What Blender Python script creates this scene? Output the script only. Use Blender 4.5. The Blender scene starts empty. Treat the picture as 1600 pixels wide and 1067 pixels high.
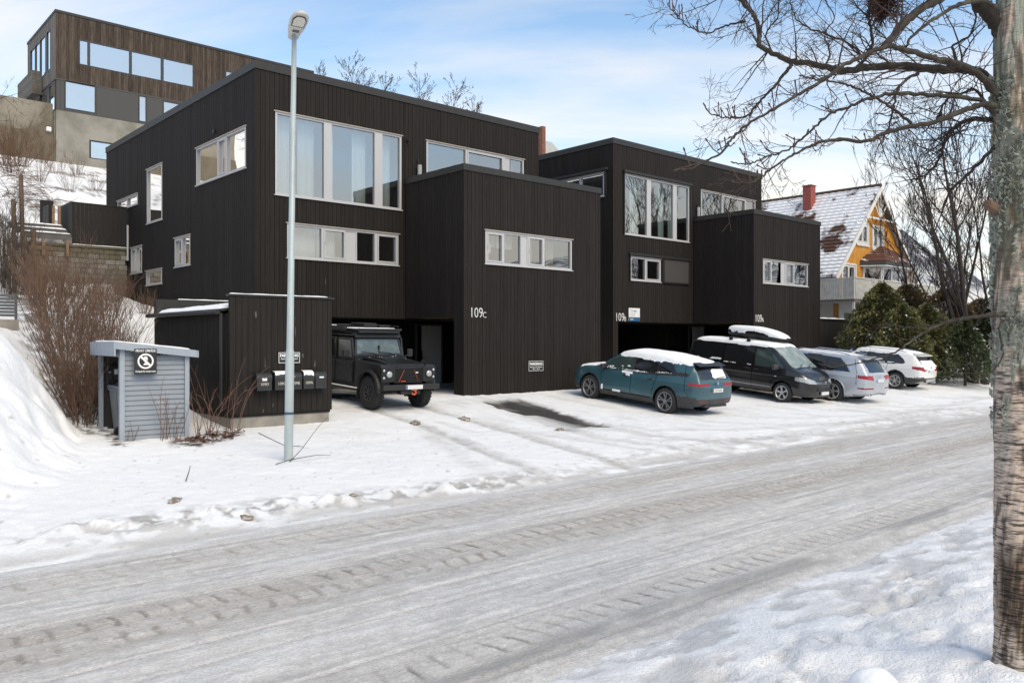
import bpy, bmesh, math, random
import numpy as np
from mathutils import Vector, Matrix
R = math.radians
random.seed(7)
SC = bpy.context.scene
COL = SC.collection

# ------------------------------------------------------------------ camera, sky, sun, exposure
cam_data = bpy.data.cameras.new("camera")
cam = bpy.data.objects.new("camera", cam_data)
COL.objects.link(cam)
cam.location = (0, 0, 0)                       # eye level is z = 0; the road lies 2.4 m below
cam.rotation_euler = (R(90), 0, R(-41.7))
cam_data.sensor_width = 36.0
cam_data.lens = 29.0
cam_data.clip_start = 0.1
cam_data.clip_end = 6000
SC.camera = cam

SUN_EL, SUN_AZ = 46.0, 186.0                   # azimuth of the sun, clockwise from +Y
world = bpy.data.worlds.new("World")
SC.world = world
world.use_nodes = True
wn, wl = world.node_tree.nodes, world.node_tree.links
wn.clear()
w_out = wn.new('ShaderNodeOutputWorld')
w_bg = wn.new('ShaderNodeBackground')
w_sky = wn.new('ShaderNodeTexSky')
w_sky.sky_type = 'NISHITA'
w_sky.sun_disc = False
w_sky.sun_elevation = R(SUN_EL)
w_sky.sun_rotation = R(SUN_AZ)
w_sky.air_density = 1.0
w_sky.dust_density = 0.6
w_sky.ozone_density = 1.5
w_tc = wn.new('ShaderNodeTexCoord')
w_sep = wn.new('ShaderNodeSeparateXYZ')
wl.new(w_tc.outputs['Generated'], w_sep.inputs[0])
def wmath(op, a, b=None, clamp=False):
    n = wn.new('ShaderNodeMath'); n.operation = op; n.use_clamp = clamp
    for i, v in enumerate((a, b)):
        if v is None: continue
        if isinstance(v, (int, float)): n.inputs[i].default_value = v
        else: wl.new(v, n.inputs[i])
    return n.outputs[0]
up = wmath('ADD', wmath('MAXIMUM', w_sep.outputs[2], 0.0), 0.16)
cx = wmath('DIVIDE', w_sep.outputs[0], up)
cy = wmath('DIVIDE', w_sep.outputs[1], up)
w_cmb = wn.new('ShaderNodeCombineXYZ')
wl.new(cx, w_cmb.inputs[0]); wl.new(cy, w_cmb.inputs[1])
w_map = wn.new('ShaderNodeMapping')
w_rot = wn.new('ShaderNodeMapping'); w_rot.inputs['Rotation'].default_value = (0, 0, R(46))
wl.new(w_cmb.outputs[0], w_rot.inputs[0])
w_map.inputs['Scale'].default_value = (0.50, 1.7, 1.0)
w_map.inputs['Location'].default_value = (5.5, 3.3, 0)
wl.new(w_rot.outputs[0], w_map.inputs[0])
w_noise = wn.new('ShaderNodeTexNoise')
w_noise.inputs['Scale'].default_value = 1.15
w_noise.inputs['Detail'].default_value = 7
w_noise.inputs['Roughness'].default_value = 0.56
w_noise.inputs['Distortion'].default_value = 0.35
wl.new(w_map.outputs[0], w_noise.inputs['Vector'])
# more cloud towards the horizon: threshold falls with elevation
low = wmath('SUBTRACT', 1.0, wmath('MULTIPLY', wmath('MAXIMUM', w_sep.outputs[2], 0.0), 2.9, ), True)
cov = wmath('ADD', wmath('MULTIPLY', wmath('SUBTRACT', w_noise.outputs['Fac'], 0.425), 2.4),
            wmath('MULTIPLY', low, 0.88), True)
cov = wmath('MINIMUM', cov, 0.94)
w_mix = wn.new('ShaderNodeMix'); w_mix.data_type = 'RGBA'
wl.new(cov, w_mix.inputs[0])
w_gain = wn.new('ShaderNodeMix'); w_gain.data_type = 'RGBA'; w_gain.blend_type = 'MULTIPLY'
w_gain.inputs[0].default_value = 1.0
wl.new(w_sky.outputs[0], w_gain.inputs[6])
w_gain.inputs[7].default_value = (1.46, 1.50, 1.42, 1)
SKY_STRENGTH = 0.15
wl.new(w_gain.outputs[2], w_mix.inputs[6])
w_mix.inputs[7].default_value = (6.7, 6.35, 5.85, 1)   # bright thin cloud
wl.new(w_mix.outputs[2], w_bg.inputs[0])
w_bg.inputs[1].default_value = SKY_STRENGTH
wl.new(w_bg.outputs[0], w_out.inputs[0])

sun_data = bpy.data.lights.new("sun", 'SUN')
sun_data.energy = 2.3
sun_data.angle = R(40)
sun_data.color = (1.0, 0.82, 0.55)
sun = bpy.data.objects.new("sun", sun_data)
COL.objects.link(sun)
sun.rotation_euler = (R(90 - SUN_EL), 0, R(180 - SUN_AZ))

SC.view_settings.view_transform = 'Standard'
SC.view_settings.look = 'None'
SC.view_settings.gamma = 1.0
SC.view_settings.use_curve_mapping = False
SC.view_settings.exposure = 0.12
try:
    SC.cycles.max_bounces = 8
    SC.cycles.transparent_max_bounces = 16
    SC.cycles.caustics_reflective = False
    SC.cycles.caustics_refractive = False
    SC.cycles.use_denoising = True
except Exception:
    pass

# ------------------------------------------------------------------ helpers
FPX, CPX, HPY = 1289.0, 800.0, 533.5
CA, SA = math.cos(R(41.7)), math.sin(R(41.7))
def at(px, py, f):
    """photo measurement + a real distance f (metres in front of the lens) -> world point"""
    r = (px - CPX) / FPX * f
    return Vector((CA * r + SA * f, -SA * r + CA * f, (HPY - py) / FPX * f))

def tag(o, label=None, cat=None, group=None, kind=None):
    if label: o['label'] = label
    if cat: o['category'] = cat
    if group: o['group'] = group
    if kind: o['kind'] = kind
    return o
def empty(name, loc=(0, 0, 0), rot=(0, 0, 0), **k):
    o = bpy.data.objects.new(name, None)
    o.empty_display_size = 0.2
    COL.objects.link(o)
    o.location = loc; o.rotation_euler = rot
    return tag(o, **k)
def link(name, me, parent=None, **k):
    o = bpy.data.objects.new(name, me)
    COL.objects.link(o)
    if parent is not None:
        o.parent = parent
    return tag(o, **k)
def copy_tree(o, parent=None):
    c = o.copy(); COL.objects.link(c)
    if parent is not None: c.parent = parent
    for ch in list(o.children):
        copy_tree(ch, c)
    return c

class MB:
    """collects shapes, links them as ONE mesh object"""
    def __init__(s):
        s.v = []; s.f = []
    def add(s, vs, fs):
        b = len(s.v)
        s.v.extend([tuple(p) for p in vs])
        s.f.extend([tuple(i + b for i in f) for f in fs])
        return s
    def box(s, x0, x1, y0, y1, z0, z1):
        if x1 < x0: x0, x1 = x1, x0
        if y1 < y0: y0, y1 = y1, y0
        if z1 < z0: z0, z1 = z1, z0
        return s.add([(x0,y0,z0),(x1,y0,z0),(x1,y1,z0),(x0,y1,z0),(x0,y0,z1),(x1,y0,z1),(x1,y1,z1),(x0,y1,z1)],
                     [(0,3,2,1),(4,5,6,7),(0,1,5,4),(1,2,6,5),(2,3,7,6),(3,0,4,7)])
    def quad(s, a, b, c, d):
        return s.add([a, b, c, d], [(0, 1, 2, 3)])
    def cbox(s, x0, x1, y0, y1, z0, z1, r=0.01):
        """box with chamfered edges"""
        if x1 < x0: x0, x1 = x1, x0
        if y1 < y0: y0, y1 = y1, y0
        if z1 < z0: z0, z1 = z1, z0
        r = min(r, (x1-x0)*.49, (y1-y0)*.49, (z1-z0)*.49)
        bm = bmesh.new()
        bmesh.ops.create_cube(bm, size=1.0)
        for v in bm.verts:
            v.co = Vector((x0 + (v.co.x + .5)*(x1-x0), y0 + (v.co.y + .5)*(y1-y0), z0 + (v.co.z + .5)*(z1-z0)))
        bmesh.ops.bevel(bm, geom=bm.edges[:], offset=r, segments=1, affect='EDGES', profile=.5)
        bm.verts.index_update()
        s.add([v.co[:] for v in bm.verts], [[v.index for v in f.verts] for f in bm.faces])
        bm.free()
        return s
    def prism(s, pts, a, b, axis='y'):
        """polygon pts (2D) extruded between a and b along axis"""
        n = len(pts)
        def P(p, t):
            return {'y': (p[0], t, p[1]), 'x': (t, p[0], p[1]), 'z': (p[0], p[1], t)}[axis]
        vs = [P(p, a) for p in pts] + [P(p, b) for p in pts]
        fs = [tuple(range(n))[::-1], tuple(range(n, 2*n))]
        for i in range(n):
            j = (i + 1) % n
            fs.append((i, j, n + j, n + i))
        return s.add(vs, fs)
    def cyl(s, p, q, r, r2=None, n=12, cap=True):
        p, q = Vector(p), Vector(q)
        r2 = r if r2 is None else r2
        d = (q - p).normalized()
        a = d.orthogonal().normalized(); b = d.cross(a)
        vs = []
        for c, rr in ((p, r), (q, r2)):
            for i in range(n):
                t = 2*math.pi*i/n
                vs.append(c + a*(math.cos(t)*rr) + b*(math.sin(t)*rr))
        fs = [(i, (i+1) % n, n+(i+1) % n, n+i) for i in range(n)]
        if cap:
            fs += [tuple(range(n))[::-1], tuple(range(n, 2*n))]
        return s.add(vs, fs)
    def tube(s, pts, rad, n=4):
        """polyline tube, rad per point"""
        P = np.asarray(pts, float)
        m = len(P)
        if np.isscalar(rad): rad = np.full(m, rad)
        T = np.gradient(P, axis=0)
        T /= np.maximum(np.linalg.norm(T, axis=1, keepdims=True), 1e-9)
        ref = np.array([0.31, 0.17, 0.93]) if abs(T[0, 2]) < .8 else np.array([0.95, .3, .05])
        A = np.cross(T, ref); A /= np.maximum(np.linalg.norm(A, axis=1, keepdims=True), 1e-9)
        B = np.cross(T, A)
        ang = 2*np.pi*np.arange(n)/n
        ring = (P[:, None, :] + np.asarray(rad)[:, None, None]*(A[:, None, :]*np.cos(ang)[None, :, None] + B[:, None, :]*np.sin(ang)[None, :, None]))
        b = len(s.v)
        s.v.extend(map(tuple, ring.reshape(-1, 3).tolist()))
        for i in range(m-1):
            o = b + i*n
            for k in range(n):
                k2 = (k+1) % n
                s.f.append((o+k, o+k2, o+n+k2, o+n+k))
        return s
    def lathe(s, prof, n=32, axis='z', c=(0, 0, 0)):
        """prof = [(r, h)...]"""
        vs = []
        for r, h in prof:
            for i in range(n):
                t = 2*math.pi*i/n
                p = (r*math.cos(t), r*math.sin(t), h)
                if axis == 'y': p = (p[0], p[2], p[1])
                if axis == 'x': p = (p[2], p[0], p[1])
                vs.append((p[0]+c[0], p[1]+c[1], p[2]+c[2]))
        fs = []
        for j in range(len(prof)-1):
            for i in range(n):
                i2 = (i+1) % n
                fs.append((j*n+i, j*n+i2, (j+1)*n+i2, (j+1)*n+i))
        return s.add(vs, fs)
    def mesh(s, name, m=None, smooth=False):
        me = bpy.data.meshes.new(name)
        me.from_pydata(s.v, [], s.f)
        if m: me.materials.append(m)
        if smooth:
            me.shade_smooth()
        me.update()
        return me
    def build(s, name, m=None, parent=None, smooth=False, **k):
        return link(name, s.mesh(name, m, smooth), parent, **k)

def np_mesh(name, V, Fq, m=None, smooth=True):
    """fast mesh from numpy vertices and quads"""
    me = bpy.data.meshes.new(name)
    V = np.ascontiguousarray(V, dtype=np.float32); Fq = np.ascontiguousarray(Fq, dtype=np.int32)
    k = Fq.shape[1]
    me.vertices.add(len(V)); me.vertices.foreach_set('co', V.ravel())
    me.loops.add(Fq.size); me.loops.foreach_set('vertex_index', Fq.ravel())
    me.polygons.add(len(Fq))
    me.polygons.foreach_set('loop_start', np.arange(0, Fq.size, k, dtype=np.int32))
    me.update(calc_edges=True)
    if m: me.materials.append(m)
    if smooth: me.shade_smooth()
    return me
def grid_faces(ny, nx):
    i = np.arange(ny-1)[:, None]*nx + np.arange(nx-1)[None, :]
    i = i.ravel()
    return np.stack([i, i+1, i+nx+1, i+nx], 1)

# numpy noise
_rs = np.random.RandomState(3)
_H = _rs.rand(512, 512)
def vnoise(x, y):
    xi = np.floor(x).astype(int); yi = np.floor(y).astype(int)
    fx = x - xi; fy = y - yi
    fx = fx*fx*(3-2*fx); fy = fy*fy*(3-2*fy)
    h = lambda a, b: _H[a % 512, b % 512]
    return ((h(xi, yi)*(1-fx) + h(xi+1, yi)*fx)*(1-fy) + (h(xi, yi+1)*(1-fx) + h(xi+1, yi+1)*fx)*fy)
def fbm(x, y, o=4, g=.5):
    s = 0; a = 1; t = 0
    for k in range(o):
        s = s + a*vnoise(x*2**k + 17.3*k, y*2**k + 5.1*k); t += a; a *= g
    return s/t
def sstep(a, b, x):
    t = np.clip((x-a)/(b-a), 0, 1)
    return t*t*(3-2*t)

# ------------------------------------------------------------------ materials
MATS = {}
def mat(name, col, rough=.6, var=0.0, vscale=6.0, bump=0.0, bscale=40.0, metal=0.0, spec=.5, coat=0.0,
        stretch=(1, 1, 1), col2=None, thr=None, island=0.0, emit=None, coord='Object'):
    if name in MATS: return MATS[name]
    m = bpy.data.materials.new(name); m.use_nodes = True
    n, l = m.node_tree.nodes, m.node_tree.links
    b = n['Principled BSDF']
    b.inputs['Base Color'].default_value = (*col, 1)
    b.inputs['Roughness'].default_value = rough
    b.inputs['Metallic'].default_value = metal
    b.inputs['Specular IOR Level'].default_value = spec
    if coat:
        b.inputs['Coat Weight'].default_value = coat
        b.inputs['Coat Roughness'].default_value = .05
    if emit:
        b.inputs['Emission Color'].default_value = (*emit[0], 1)
        b.inputs['Emission Strength'].default_value = emit[1]
    tc = n.new('ShaderNodeTexCoord'); mp = n.new('ShaderNodeMapping')
    mp.inputs['Scale'].default_value = stretch
    l.new(tc.outputs[coord], mp.inputs[0])
    cur = None
    if var or col2:
        t = n.new('ShaderNodeTexNoise'); t.inputs['Scale'].default_value = vscale
        t.inputs['Detail'].default_value = 6; t.inputs['Roughness'].default_value = .62
        l.new(mp.outputs[0], t.inputs['Vector'])
        rp = n.new('ShaderNodeValToRGB')
        c2 = col2 if col2 else tuple(c*(1+var) for c in col)
        c1 = col if col2 else tuple(c*(1-var) for c in col)
        lo, hi = thr if thr else (.3, .7)
        rp.color_ramp.elements[0].position = lo; rp.color_ramp.elements[0].color = (*c1, 1)
        rp.color_ramp.elements[1].position = hi; rp.color_ramp.elements[1].color = (*c2, 1)
        l.new(t.outputs['Fac'], rp.inputs[0])
        cur = rp.outputs[0]
    if island:
        g = n.new('ShaderNodeNewGeometry')
        mr = n.new('ShaderNodeMapRange')
        mr.inputs['To Min'].default_value = 1-island; mr.inputs['To Max'].default_value = 1+island
        l.new(g.outputs['Random Per Island'], mr.inputs[0])
        mx = n.new('ShaderNodeMix'); mx.data_type = 'RGBA'; mx.blend_type = 'MULTIPLY'; mx.inputs[0].default_value = 1
        if cur is not None: l.new(cur, mx.inputs[6])
        else: mx.inputs[6].default_value = (*col, 1)
        l.new(mr.outputs[0], mx.inputs[7])
        cur = mx.outputs[2]
    if cur is not None: l.new(cur, b.inputs['Base Color'])
    if bump:
        t2 = n.new('ShaderNodeTexNoise'); t2.inputs['Scale'].default_value = bscale
        t2.inputs['Detail'].default_value = 4
        l.new(mp.outputs[0], t2.inputs['Vector'])
        bp = n.new('ShaderNodeBump'); bp.inputs['Strength'].default_value = bump; bp.inputs['Distance'].default_value = .02
        l.new(t2.outputs['Fac'], bp.inputs['Height']); l.new(bp.outputs[0], b.inputs['Normal'])
    MATS[name] = m
    return m

def glass_mat(name, tint, base, rough=0.0):
    """window pane: see-through with a mirror-like coat of fixed strength plus Fresnel"""
    m = bpy.data.materials.new(name); m.use_nodes = True
    n, l = m.node_tree.nodes, m.node_tree.links
    n.clear()
    o = n.new('ShaderNodeOutputMaterial'); mx = n.new('ShaderNodeMixShader')
    tr = n.new('ShaderNodeBsdfTransparent'); tr.inputs[0].default_value = (*tint, 1)
    gl = n.new('ShaderNodeBsdfGlossy'); gl.inputs['Roughness'].default_value = rough
    gl.inputs['Color'].default_value = (.97, .96, .94, 1)
    fr = n.new('ShaderNodeLayerWeight'); fr.inputs[0].default_value = .28
    ma = n.new('ShaderNodeMath'); ma.operation = 'ADD'; ma.inputs[1].default_value = base; ma.use_clamp = True
    l.new(fr.outputs['Fresnel'], ma.inputs[0])
    tc = n.new('ShaderNodeTexCoord'); t = n.new('ShaderNodeTexNoise'); t.inputs['Scale'].default_value = .9
    bp = n.new('ShaderNodeBump'); bp.inputs['Strength'].default_value = .05; bp.inputs['Distance'].default_value = .04
    l.new(tc.outputs['Object'], t.inputs['Vector']); l.new(t.outputs['Fac'], bp.inputs['Height']); l.new(bp.outputs[0], gl.inputs['Normal'])
    l.new(ma.outputs[0], mx.inputs[0]); l.new(tr.outputs[0], mx.inputs[1]); l.new(gl.outputs[0], mx.inputs[2])
    l.new(mx.outputs[0], o.inputs[0])
    return m

G_MAIN = glass_mat('window_glass', (.80, .84, .84), .30)
G_HIGH = glass_mat('coated_glass', (.45, .5, .55), .50)
BLACKWOOD = mat('black_stained_cladding', (.0162, .0130, .0117), rough=.78, var=.28, vscale=3.0, bump=.35, bscale=9, stretch=(6, 6, .35), island=.15, spec=.25)
BLACKWALL = mat('black_backing', (.012, .011, .010), rough=.9)
SHEDWOOD = mat('shed_stain', (.0158, .0132, .0115), rough=.75, var=.3, vscale=3.0, bump=.35, bscale=9, stretch=(6, 6, .35), island=.2, spec=.25)
CAPMETAL = mat('cap_metal', (.027, .0255, .024), rough=.5, var=.15, vscale=2, spec=.4)
WHITEFRAME = mat('frame_paint', (.46, .46, .47), rough=.45)
HEADWOOD = mat('head_flashing', (.38, .34, .30), rough=.55, var=.1)
INTERIOR = mat('interior_paint', (.30, .285, .265), rough=.8)
FLOORW = mat('interior_floor', (.22, .16, .11), rough=.5)
CURTAIN = mat('sheer_curtain', (.74, .78, .78), rough=.8)
CONCRETE = mat('plinth_concrete', (.26, .24, .21), rough=.9, var=.25, vscale=3, bump=.3, bscale=20)
SNOW = mat('snow', (.86, .87, .885), rough=.75, var=.015, vscale=3, bump=.5, bscale=14, spec=.2)
WHITE = mat('white_print', (.78, .78, .77), rough=.5)
BLACKP = mat('black_plastic', (.016, .016, .017), rough=.5)
BLACKG = mat('black_gloss', (.012, .012, .013), rough=.25)
TEXTW = mat('number_white', (.70, .70, .68), rough=.5)

def add_flecks(m, scale, thr, c):
    """pale scratches and chips in the stain"""
    n, l = m.node_tree.nodes, m.node_tree.links
    b = n['Principled BSDF']; src = b.inputs['Base Color'].links[0].from_socket
    tc = n.new('ShaderNodeTexCoord'); mp = n.new('ShaderNodeMapping'); mp.inputs['Scale'].default_value = scale
    l.new(tc.outputs['Object'], mp.inputs[0])
    t = n.new('ShaderNodeTexNoise'); t.inputs['Scale'].default_value = 1.0; t.inputs['Detail'].default_value = 3
    l.new(mp.outputs[0], t.inputs['Vector'])
    mr = n.new('ShaderNodeMapRange'); mr.inputs['From Min'].default_value = thr; mr.inputs['From Max'].default_value = thr+.03
    l.new(t.outputs['Fac'], mr.inputs[0])
    mx = n.new('ShaderNodeMix'); mx.data_type = 'RGBA'; l.new(mr.outputs[0], mx.inputs[0]); l.new(src, mx.inputs[6]); mx.inputs[7].default_value = (*c, 1)
    l.new(mx.outputs[2], b.inputs['Base Color'])
add_flecks(BLACKWOOD, (16, 16, 1.9), .755, (.10, .096, .092))
add_flecks(SHEDWOOD, (13, 13, 2.2), .72, (.12, .115, .11))

def text_mesh(txt, size, m, extr=.004, align='CENTER', name='lettering', sx=1.0, bold=0.0):
    cu = bpy.data.curves.new(name, 'FONT')
    cu.body = txt; cu.size = size; cu.extrude = extr; cu.align_x = align
    cu.resolution_u = 3; cu.offset = bold
    ob = bpy.data.objects.new(name, cu)
    me = bpy.data.meshes.new_from_object(ob)
    bpy.data.objects.remove(ob); bpy.data.curves.remove(cu)
    if sx != 1.0:
        for v in me.vertices: v.co.x *= sx
    me.name = name
    me.materials.clear(); me.materials.append(m)
    return me
# ------------------------------------------------------------------ terrain
BY = np.array([-400., -40, -8, 0, 2.0, 3.2, 4.0, 4.7, 9.8, 10.9, 11.6, 15, 19.8, 23, 34, 60, 100, 2000])
BZ = np.array([-2.2, -2.2, -2.0, -1.9, -2.05, -2.27, -2.39, -2.53, -2.50, -2.36, -2.29, -2.12, -1.66, -1.6, -1.6, -1.5, -1.0, -1.0])
HYs = np.array([-400., 15, 17.4, 20, 22, 24, 26, 31, 34.4, 36, 45, 57.5, 60, 81, 120, 200, 400, 2000])
HZs = np.array([-4., -3.4, -2.0, -1.55, -.75, .1, .75, 1.35, 1.9, 4.0, 7.2, 11.2, 11.8, 17.5, 25, 34, 40, 40])
def base_h(X, Y):
    z = np.interp(Y, BY, BZ)
    z = z + .0135*np.clip(X-21, 0, 22)*sstep(11, 15, Y)                # parking rises a little to the right
    return z
def ground_h(X, Y):
    X = np.asarray(X, float); Y = np.asarray(Y, float)
    b = base_h(X, Y)
    h = np.interp(Y, HYs, HZs)
    left = 1 - sstep(9.8, 10.6, X)                                     # hillside left of the black block
    slope = np.maximum(b, h)
    far = sstep(36, 46, Y)                                             # the hill behind everything
    z = b + (slope-b)*np.maximum(left, far)
    # gently rising gardens at the far right
    z = z + 2.3*sstep(40, 50, X)*sstep(20, 36, Y)*(1-far)
    # flanking hill left of the hedge line
    le = np.interp(Y, [18, 26, 35, 60], [3.3, 3.9, 5.6, 6.5])
    z = z + 1.25*sstep(le+1.2, le-1.0, X)*sstep(26, 33, Y)*(1-sstep(40, 52, Y))
    # ploughed bank at the left
    edge = np.interp(Y, [10, 13, 15, 18, 22, 26], [1.6, 2.5, 3.45, 4.25, 4.4, 4.5])
    bh = np.interp(Y, [10.4, 11.5, 13, 15, 17, 18.5, 22, 26, 30], [0, .10, .42, 1.05, 1.75, 2.13, 1.05, .2, 0])
    lump = (fbm(X*1.5, Y*1.5, 4)-.5)*.35
    k = sstep(edge+.35+lump*.9, edge-np.interp(Y, [12, 18], [2.4, 1.3])+lump*.9, X)
    z = z + bh*k + .11*k*np.clip(bh, 0, 1)*(fbm(X*1.7+31, Y*1.7, 4)-.5) + .05*k*np.clip(bh*2, 0, 1)*(fbm(X*5+11, Y*5, 3)-.5) + .22*bh*(fbm(X*2.6+3, Y*2.6, 4)-.5)*np.exp(-((X-edge+.3)/.55)**2)
    # low ridge of ploughed lumps along the road edge
    rid = np.exp(-((Y-10.9-.25*np.sin(X*.5))/.28)**2)*sstep(1.2, 3.5, X)*(1-sstep(9.0, 10.2, X))
    z = z + rid*(.02+.30*np.clip(fbm(X*3.1, Y*3.1, 3)-.48, -.1, .6))
    # snow bank on the near side
    nb = sstep(4.1, 2.6, Y)*sstep(-60, 2, X)
    z = z + nb*(.12*(fbm(X*.8+9, Y*.8, 3)-.5) + .075*(fbm(X*3.5, Y*3.5, 4)-.5) + .05*(fbm(X*11, Y*11, 2)-.5))
    # fine unevenness
    z = z + .05*(fbm(X*.9, Y*.9+40, 3)-.5)*sstep(9.8, 10.6, Y) + .07*(fbm(X*.55+20, Y*1.6, 4)-.5)*np.exp(-((Y-10.4)/.7)**2) + .030*(fbm(X*4.5, Y*4.5, 4)-.5)
    return z
def gz(x, y):
    return float(ground_h(np.array([x]), np.array([y]))[0])

def axis(parts):
    out = []
    for a, b, s in parts:
        n = max(1, int(round((b-a)/s)))
        out.append(np.linspace(a, b, n, endpoint=False))
    out.append(np.array([parts[-1][1]]))
    return np.concatenate(out)
gx = axis([(-1500, -300, 120), (-300, -60, 20), (-60, -8, 2), (-8, -1, .25), (-1, 20, .05), (20, 30, .1), (30, 62, .3), (62, 160, 3), (160, 500, 20), (500, 2500, 200)])
gy = axis([(-1500, -200, 130), (-200, -30, 10), (-30, -2, 1.2), (-2, 1, .2), (1, 5, .045), (5, 9.5, .3), (9.5, 19.9, .05), (19.9, 37, .14), (37, 62, .5), (62, 160, 4), (160, 600, 30), (600, 2500, 200)])
GX, GY = np.meshgrid(gx, gy)
GZ = ground_h(GX, GY)

# --- what lies on the ground: snow, wheel tracks, bare asphalt, litter
def seg_dist(X, Y, pts):
    d = np.full(X.shape, 1e9)
    for (ax, ay), (bx, by) in zip(pts[:-1], pts[1:]):
        vx, vy = bx-ax, by-ay
        t = np.clip(((X-ax)*vx+(Y-ay)*vy)/(vx*vx+vy*vy), 0, 1)
        d = np.minimum(d, np.hypot(X-ax-t*vx, Y-ay-t*vy))
    return d
snow_c = np.array([.86, .87, .885]); slush = np.array([.50, .48, .455]); dirt_c = np.array([.17, .145, .12]); asph = np.array([.060, .057, .053])
colr = np.ones(GX.shape+(3,))*snow_c
def paint(mask, c):
    global colr
    colr = colr*(1-mask[..., None]) + np.asarray(c)*mask[..., None]
near = (GX > -4) & (GX < 62) & (GY > -1) & (GY < 40)
n1 = fbm(GX*2.2, GY*2.2, 4); n2 = fbm(GX*7, GY*7, 3); n3 = fbm(GX*.5, GY*.5, 3)
colr *= (1 - .05*(n1-.5) )[..., None]
tracks = [
    ([(11.58, 19.0), (11.57, 16.3), (11.2, 14.5), (10.7, 12.9), (10.3, 11.3), (10.1, 10)], .17, .75),
    ([(13.1, 19.0), (13.1, 16.2), (12.9, 14.3), (12.5, 12.6), (12.3, 11), (12.2, 10)], .16, .6),
    ([(11.3, 16), (10.6, 14.2), (9.9, 12.6), (9.2, 10.8)], .2, .22),
    ([(13.4, 16.5), (13.3, 14), (13.6, 12.2), (14.2, 10.5)], .16, .3),
    ([(14.6, 14.3), (14.3, 13), (14.6, 11.6), (15.6, 10.2)], .22, .35),
    ([(15.8, 14.2), (15.6, 12.8), (16.1, 11.4), (17.6, 10.2)], .22, .33),
    ([(15.2, 12), (17, 11.2), (20, 10.7), (25, 10.4)], .18, .28),
    ([(16.4, 13), (18.6, 12), (22, 11.4), (28, 10.9)], .18, .26),
    ([(19.4, 14.6), (19.2, 13.3), (20.2, 12.1), (23, 11.2), (28, 10.7)], .17, .24),
    ([(21.2, 14.6), (21.2, 13.5), (22.6, 12.4), (26, 11.6), (32, 11.1)], .17, .22),
    ([(25.4, 14.2), (25, 13), (26.2, 12), (30, 11.3)], .17, .22),
    ([(27.6, 13.8), (27.7, 12.9), (29.4, 12), (34, 11.3)], .17, .24),
    ([(33, 14), (33, 13), (35, 12.2), (42, 11.5)], .2, .24),
    ([(12, 10.5), (16, 10.9), (24, 11.3), (40, 12.2)], .16, .25),
]
for pts, w, s in tracks:
    d = seg_dist(GX, GY, pts)
    m = sstep(w*1.9, w*.3, d + .22*(n1-.5))*min(.8, s*1.45)*(.30+1.1*n2)*.85
    GZ -= .022*m*near
    GZ += .03*np.exp(-((d-w*1.7)/.07)**2)*s*near*(.4+n2)
    paint(np.clip(m, 0, 1)*near, slush*(1-.18*s))
# dry patch left by a parked car
t = (GY-14.2)/4.4
xl = 14.35+.23*(GY-14.2); xr = 16.0+.23*(GY-14.2)
e = .30*(n1-.5)+.16*(n2-.5)
patch = sstep(-.06, .1, GX-xl+e)*sstep(-.06, .1, xr-GX+e)*sstep(14.0, 14.5, GY+e*1.4)*sstep(18.9, 18.3, GY-.1*(GX-15)+e)
patch *= 1-.75*sstep(.60, .7, fbm(GX*1.1+3, GY*.35, 3))*sstep(.75, .1, (GX-xl)/1.7)
GZ -= .05*patch
paint(patch, asph)
fr = np.clip(sstep(-.5, 0, GX-xl+e)*sstep(-.35, 0, xr-GX+e)*sstep(13.4, 14.2, GY+e)*sstep(19.2, 18.6, GY+e)-patch, 0, 1)
paint(fr*.45*n2, slush)
# trampled, wet snow in the carports and along walls
car = sstep(20.2, 22.5, GY)*((GX > 10.6) & (GX < 21.6) | (GX > 26.3) & (GX < 37.5))*(GY < 31)
paint(np.clip(car*(.75+.8*(n1-.5)), 0, 1), asph*1.1)
# litter and earth: by the bin shelter, along the hedge, on the hillside
def blob(x, y, r): return sstep(r, r*.4, np.hypot(GX-x, GY-y)+.5*r*(n1-.5)*2)
for x, y, r, s in [(6.1, 16.3, .55, .9), (6.6, 16.7, .5, .8), (7.05, 17.0, .45, .85), (5.0, 17.1, .55, 1), (4.85, 16.7, .3, .9), (5.3, 17.4, .6, 1)]:
    paint(blob(x, y, r)*s*sstep(.38, .5, n2), [.085, .052, .032])
hed = seg_dist(GX, GY, [(4.7, 18.4), (5.0, 21), (5.4, 25), (5.9, 30), (6.4, 33.5)])
paint(sstep(.8, .2, hed+.6*(n1-.5))*.8*sstep(.45, .58, n2), [.10, .075, .05])
hill_m = sstep(35, 38, GY)*sstep(60, 50, GX)*sstep(.52, .64, fbm(GX*.8, GY*.8, 4))*sstep(.4, .6, n2)
paint(hill_m*.75, [.13, .10, .065])
paint(sstep(36, 38, GX)*sstep(17.6, 18.2, GY)*sstep(20.4, 19.4, GY)*(GX < 70)*sstep(.42, .55, n1)*.9, [.06, .045, .035])
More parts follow.
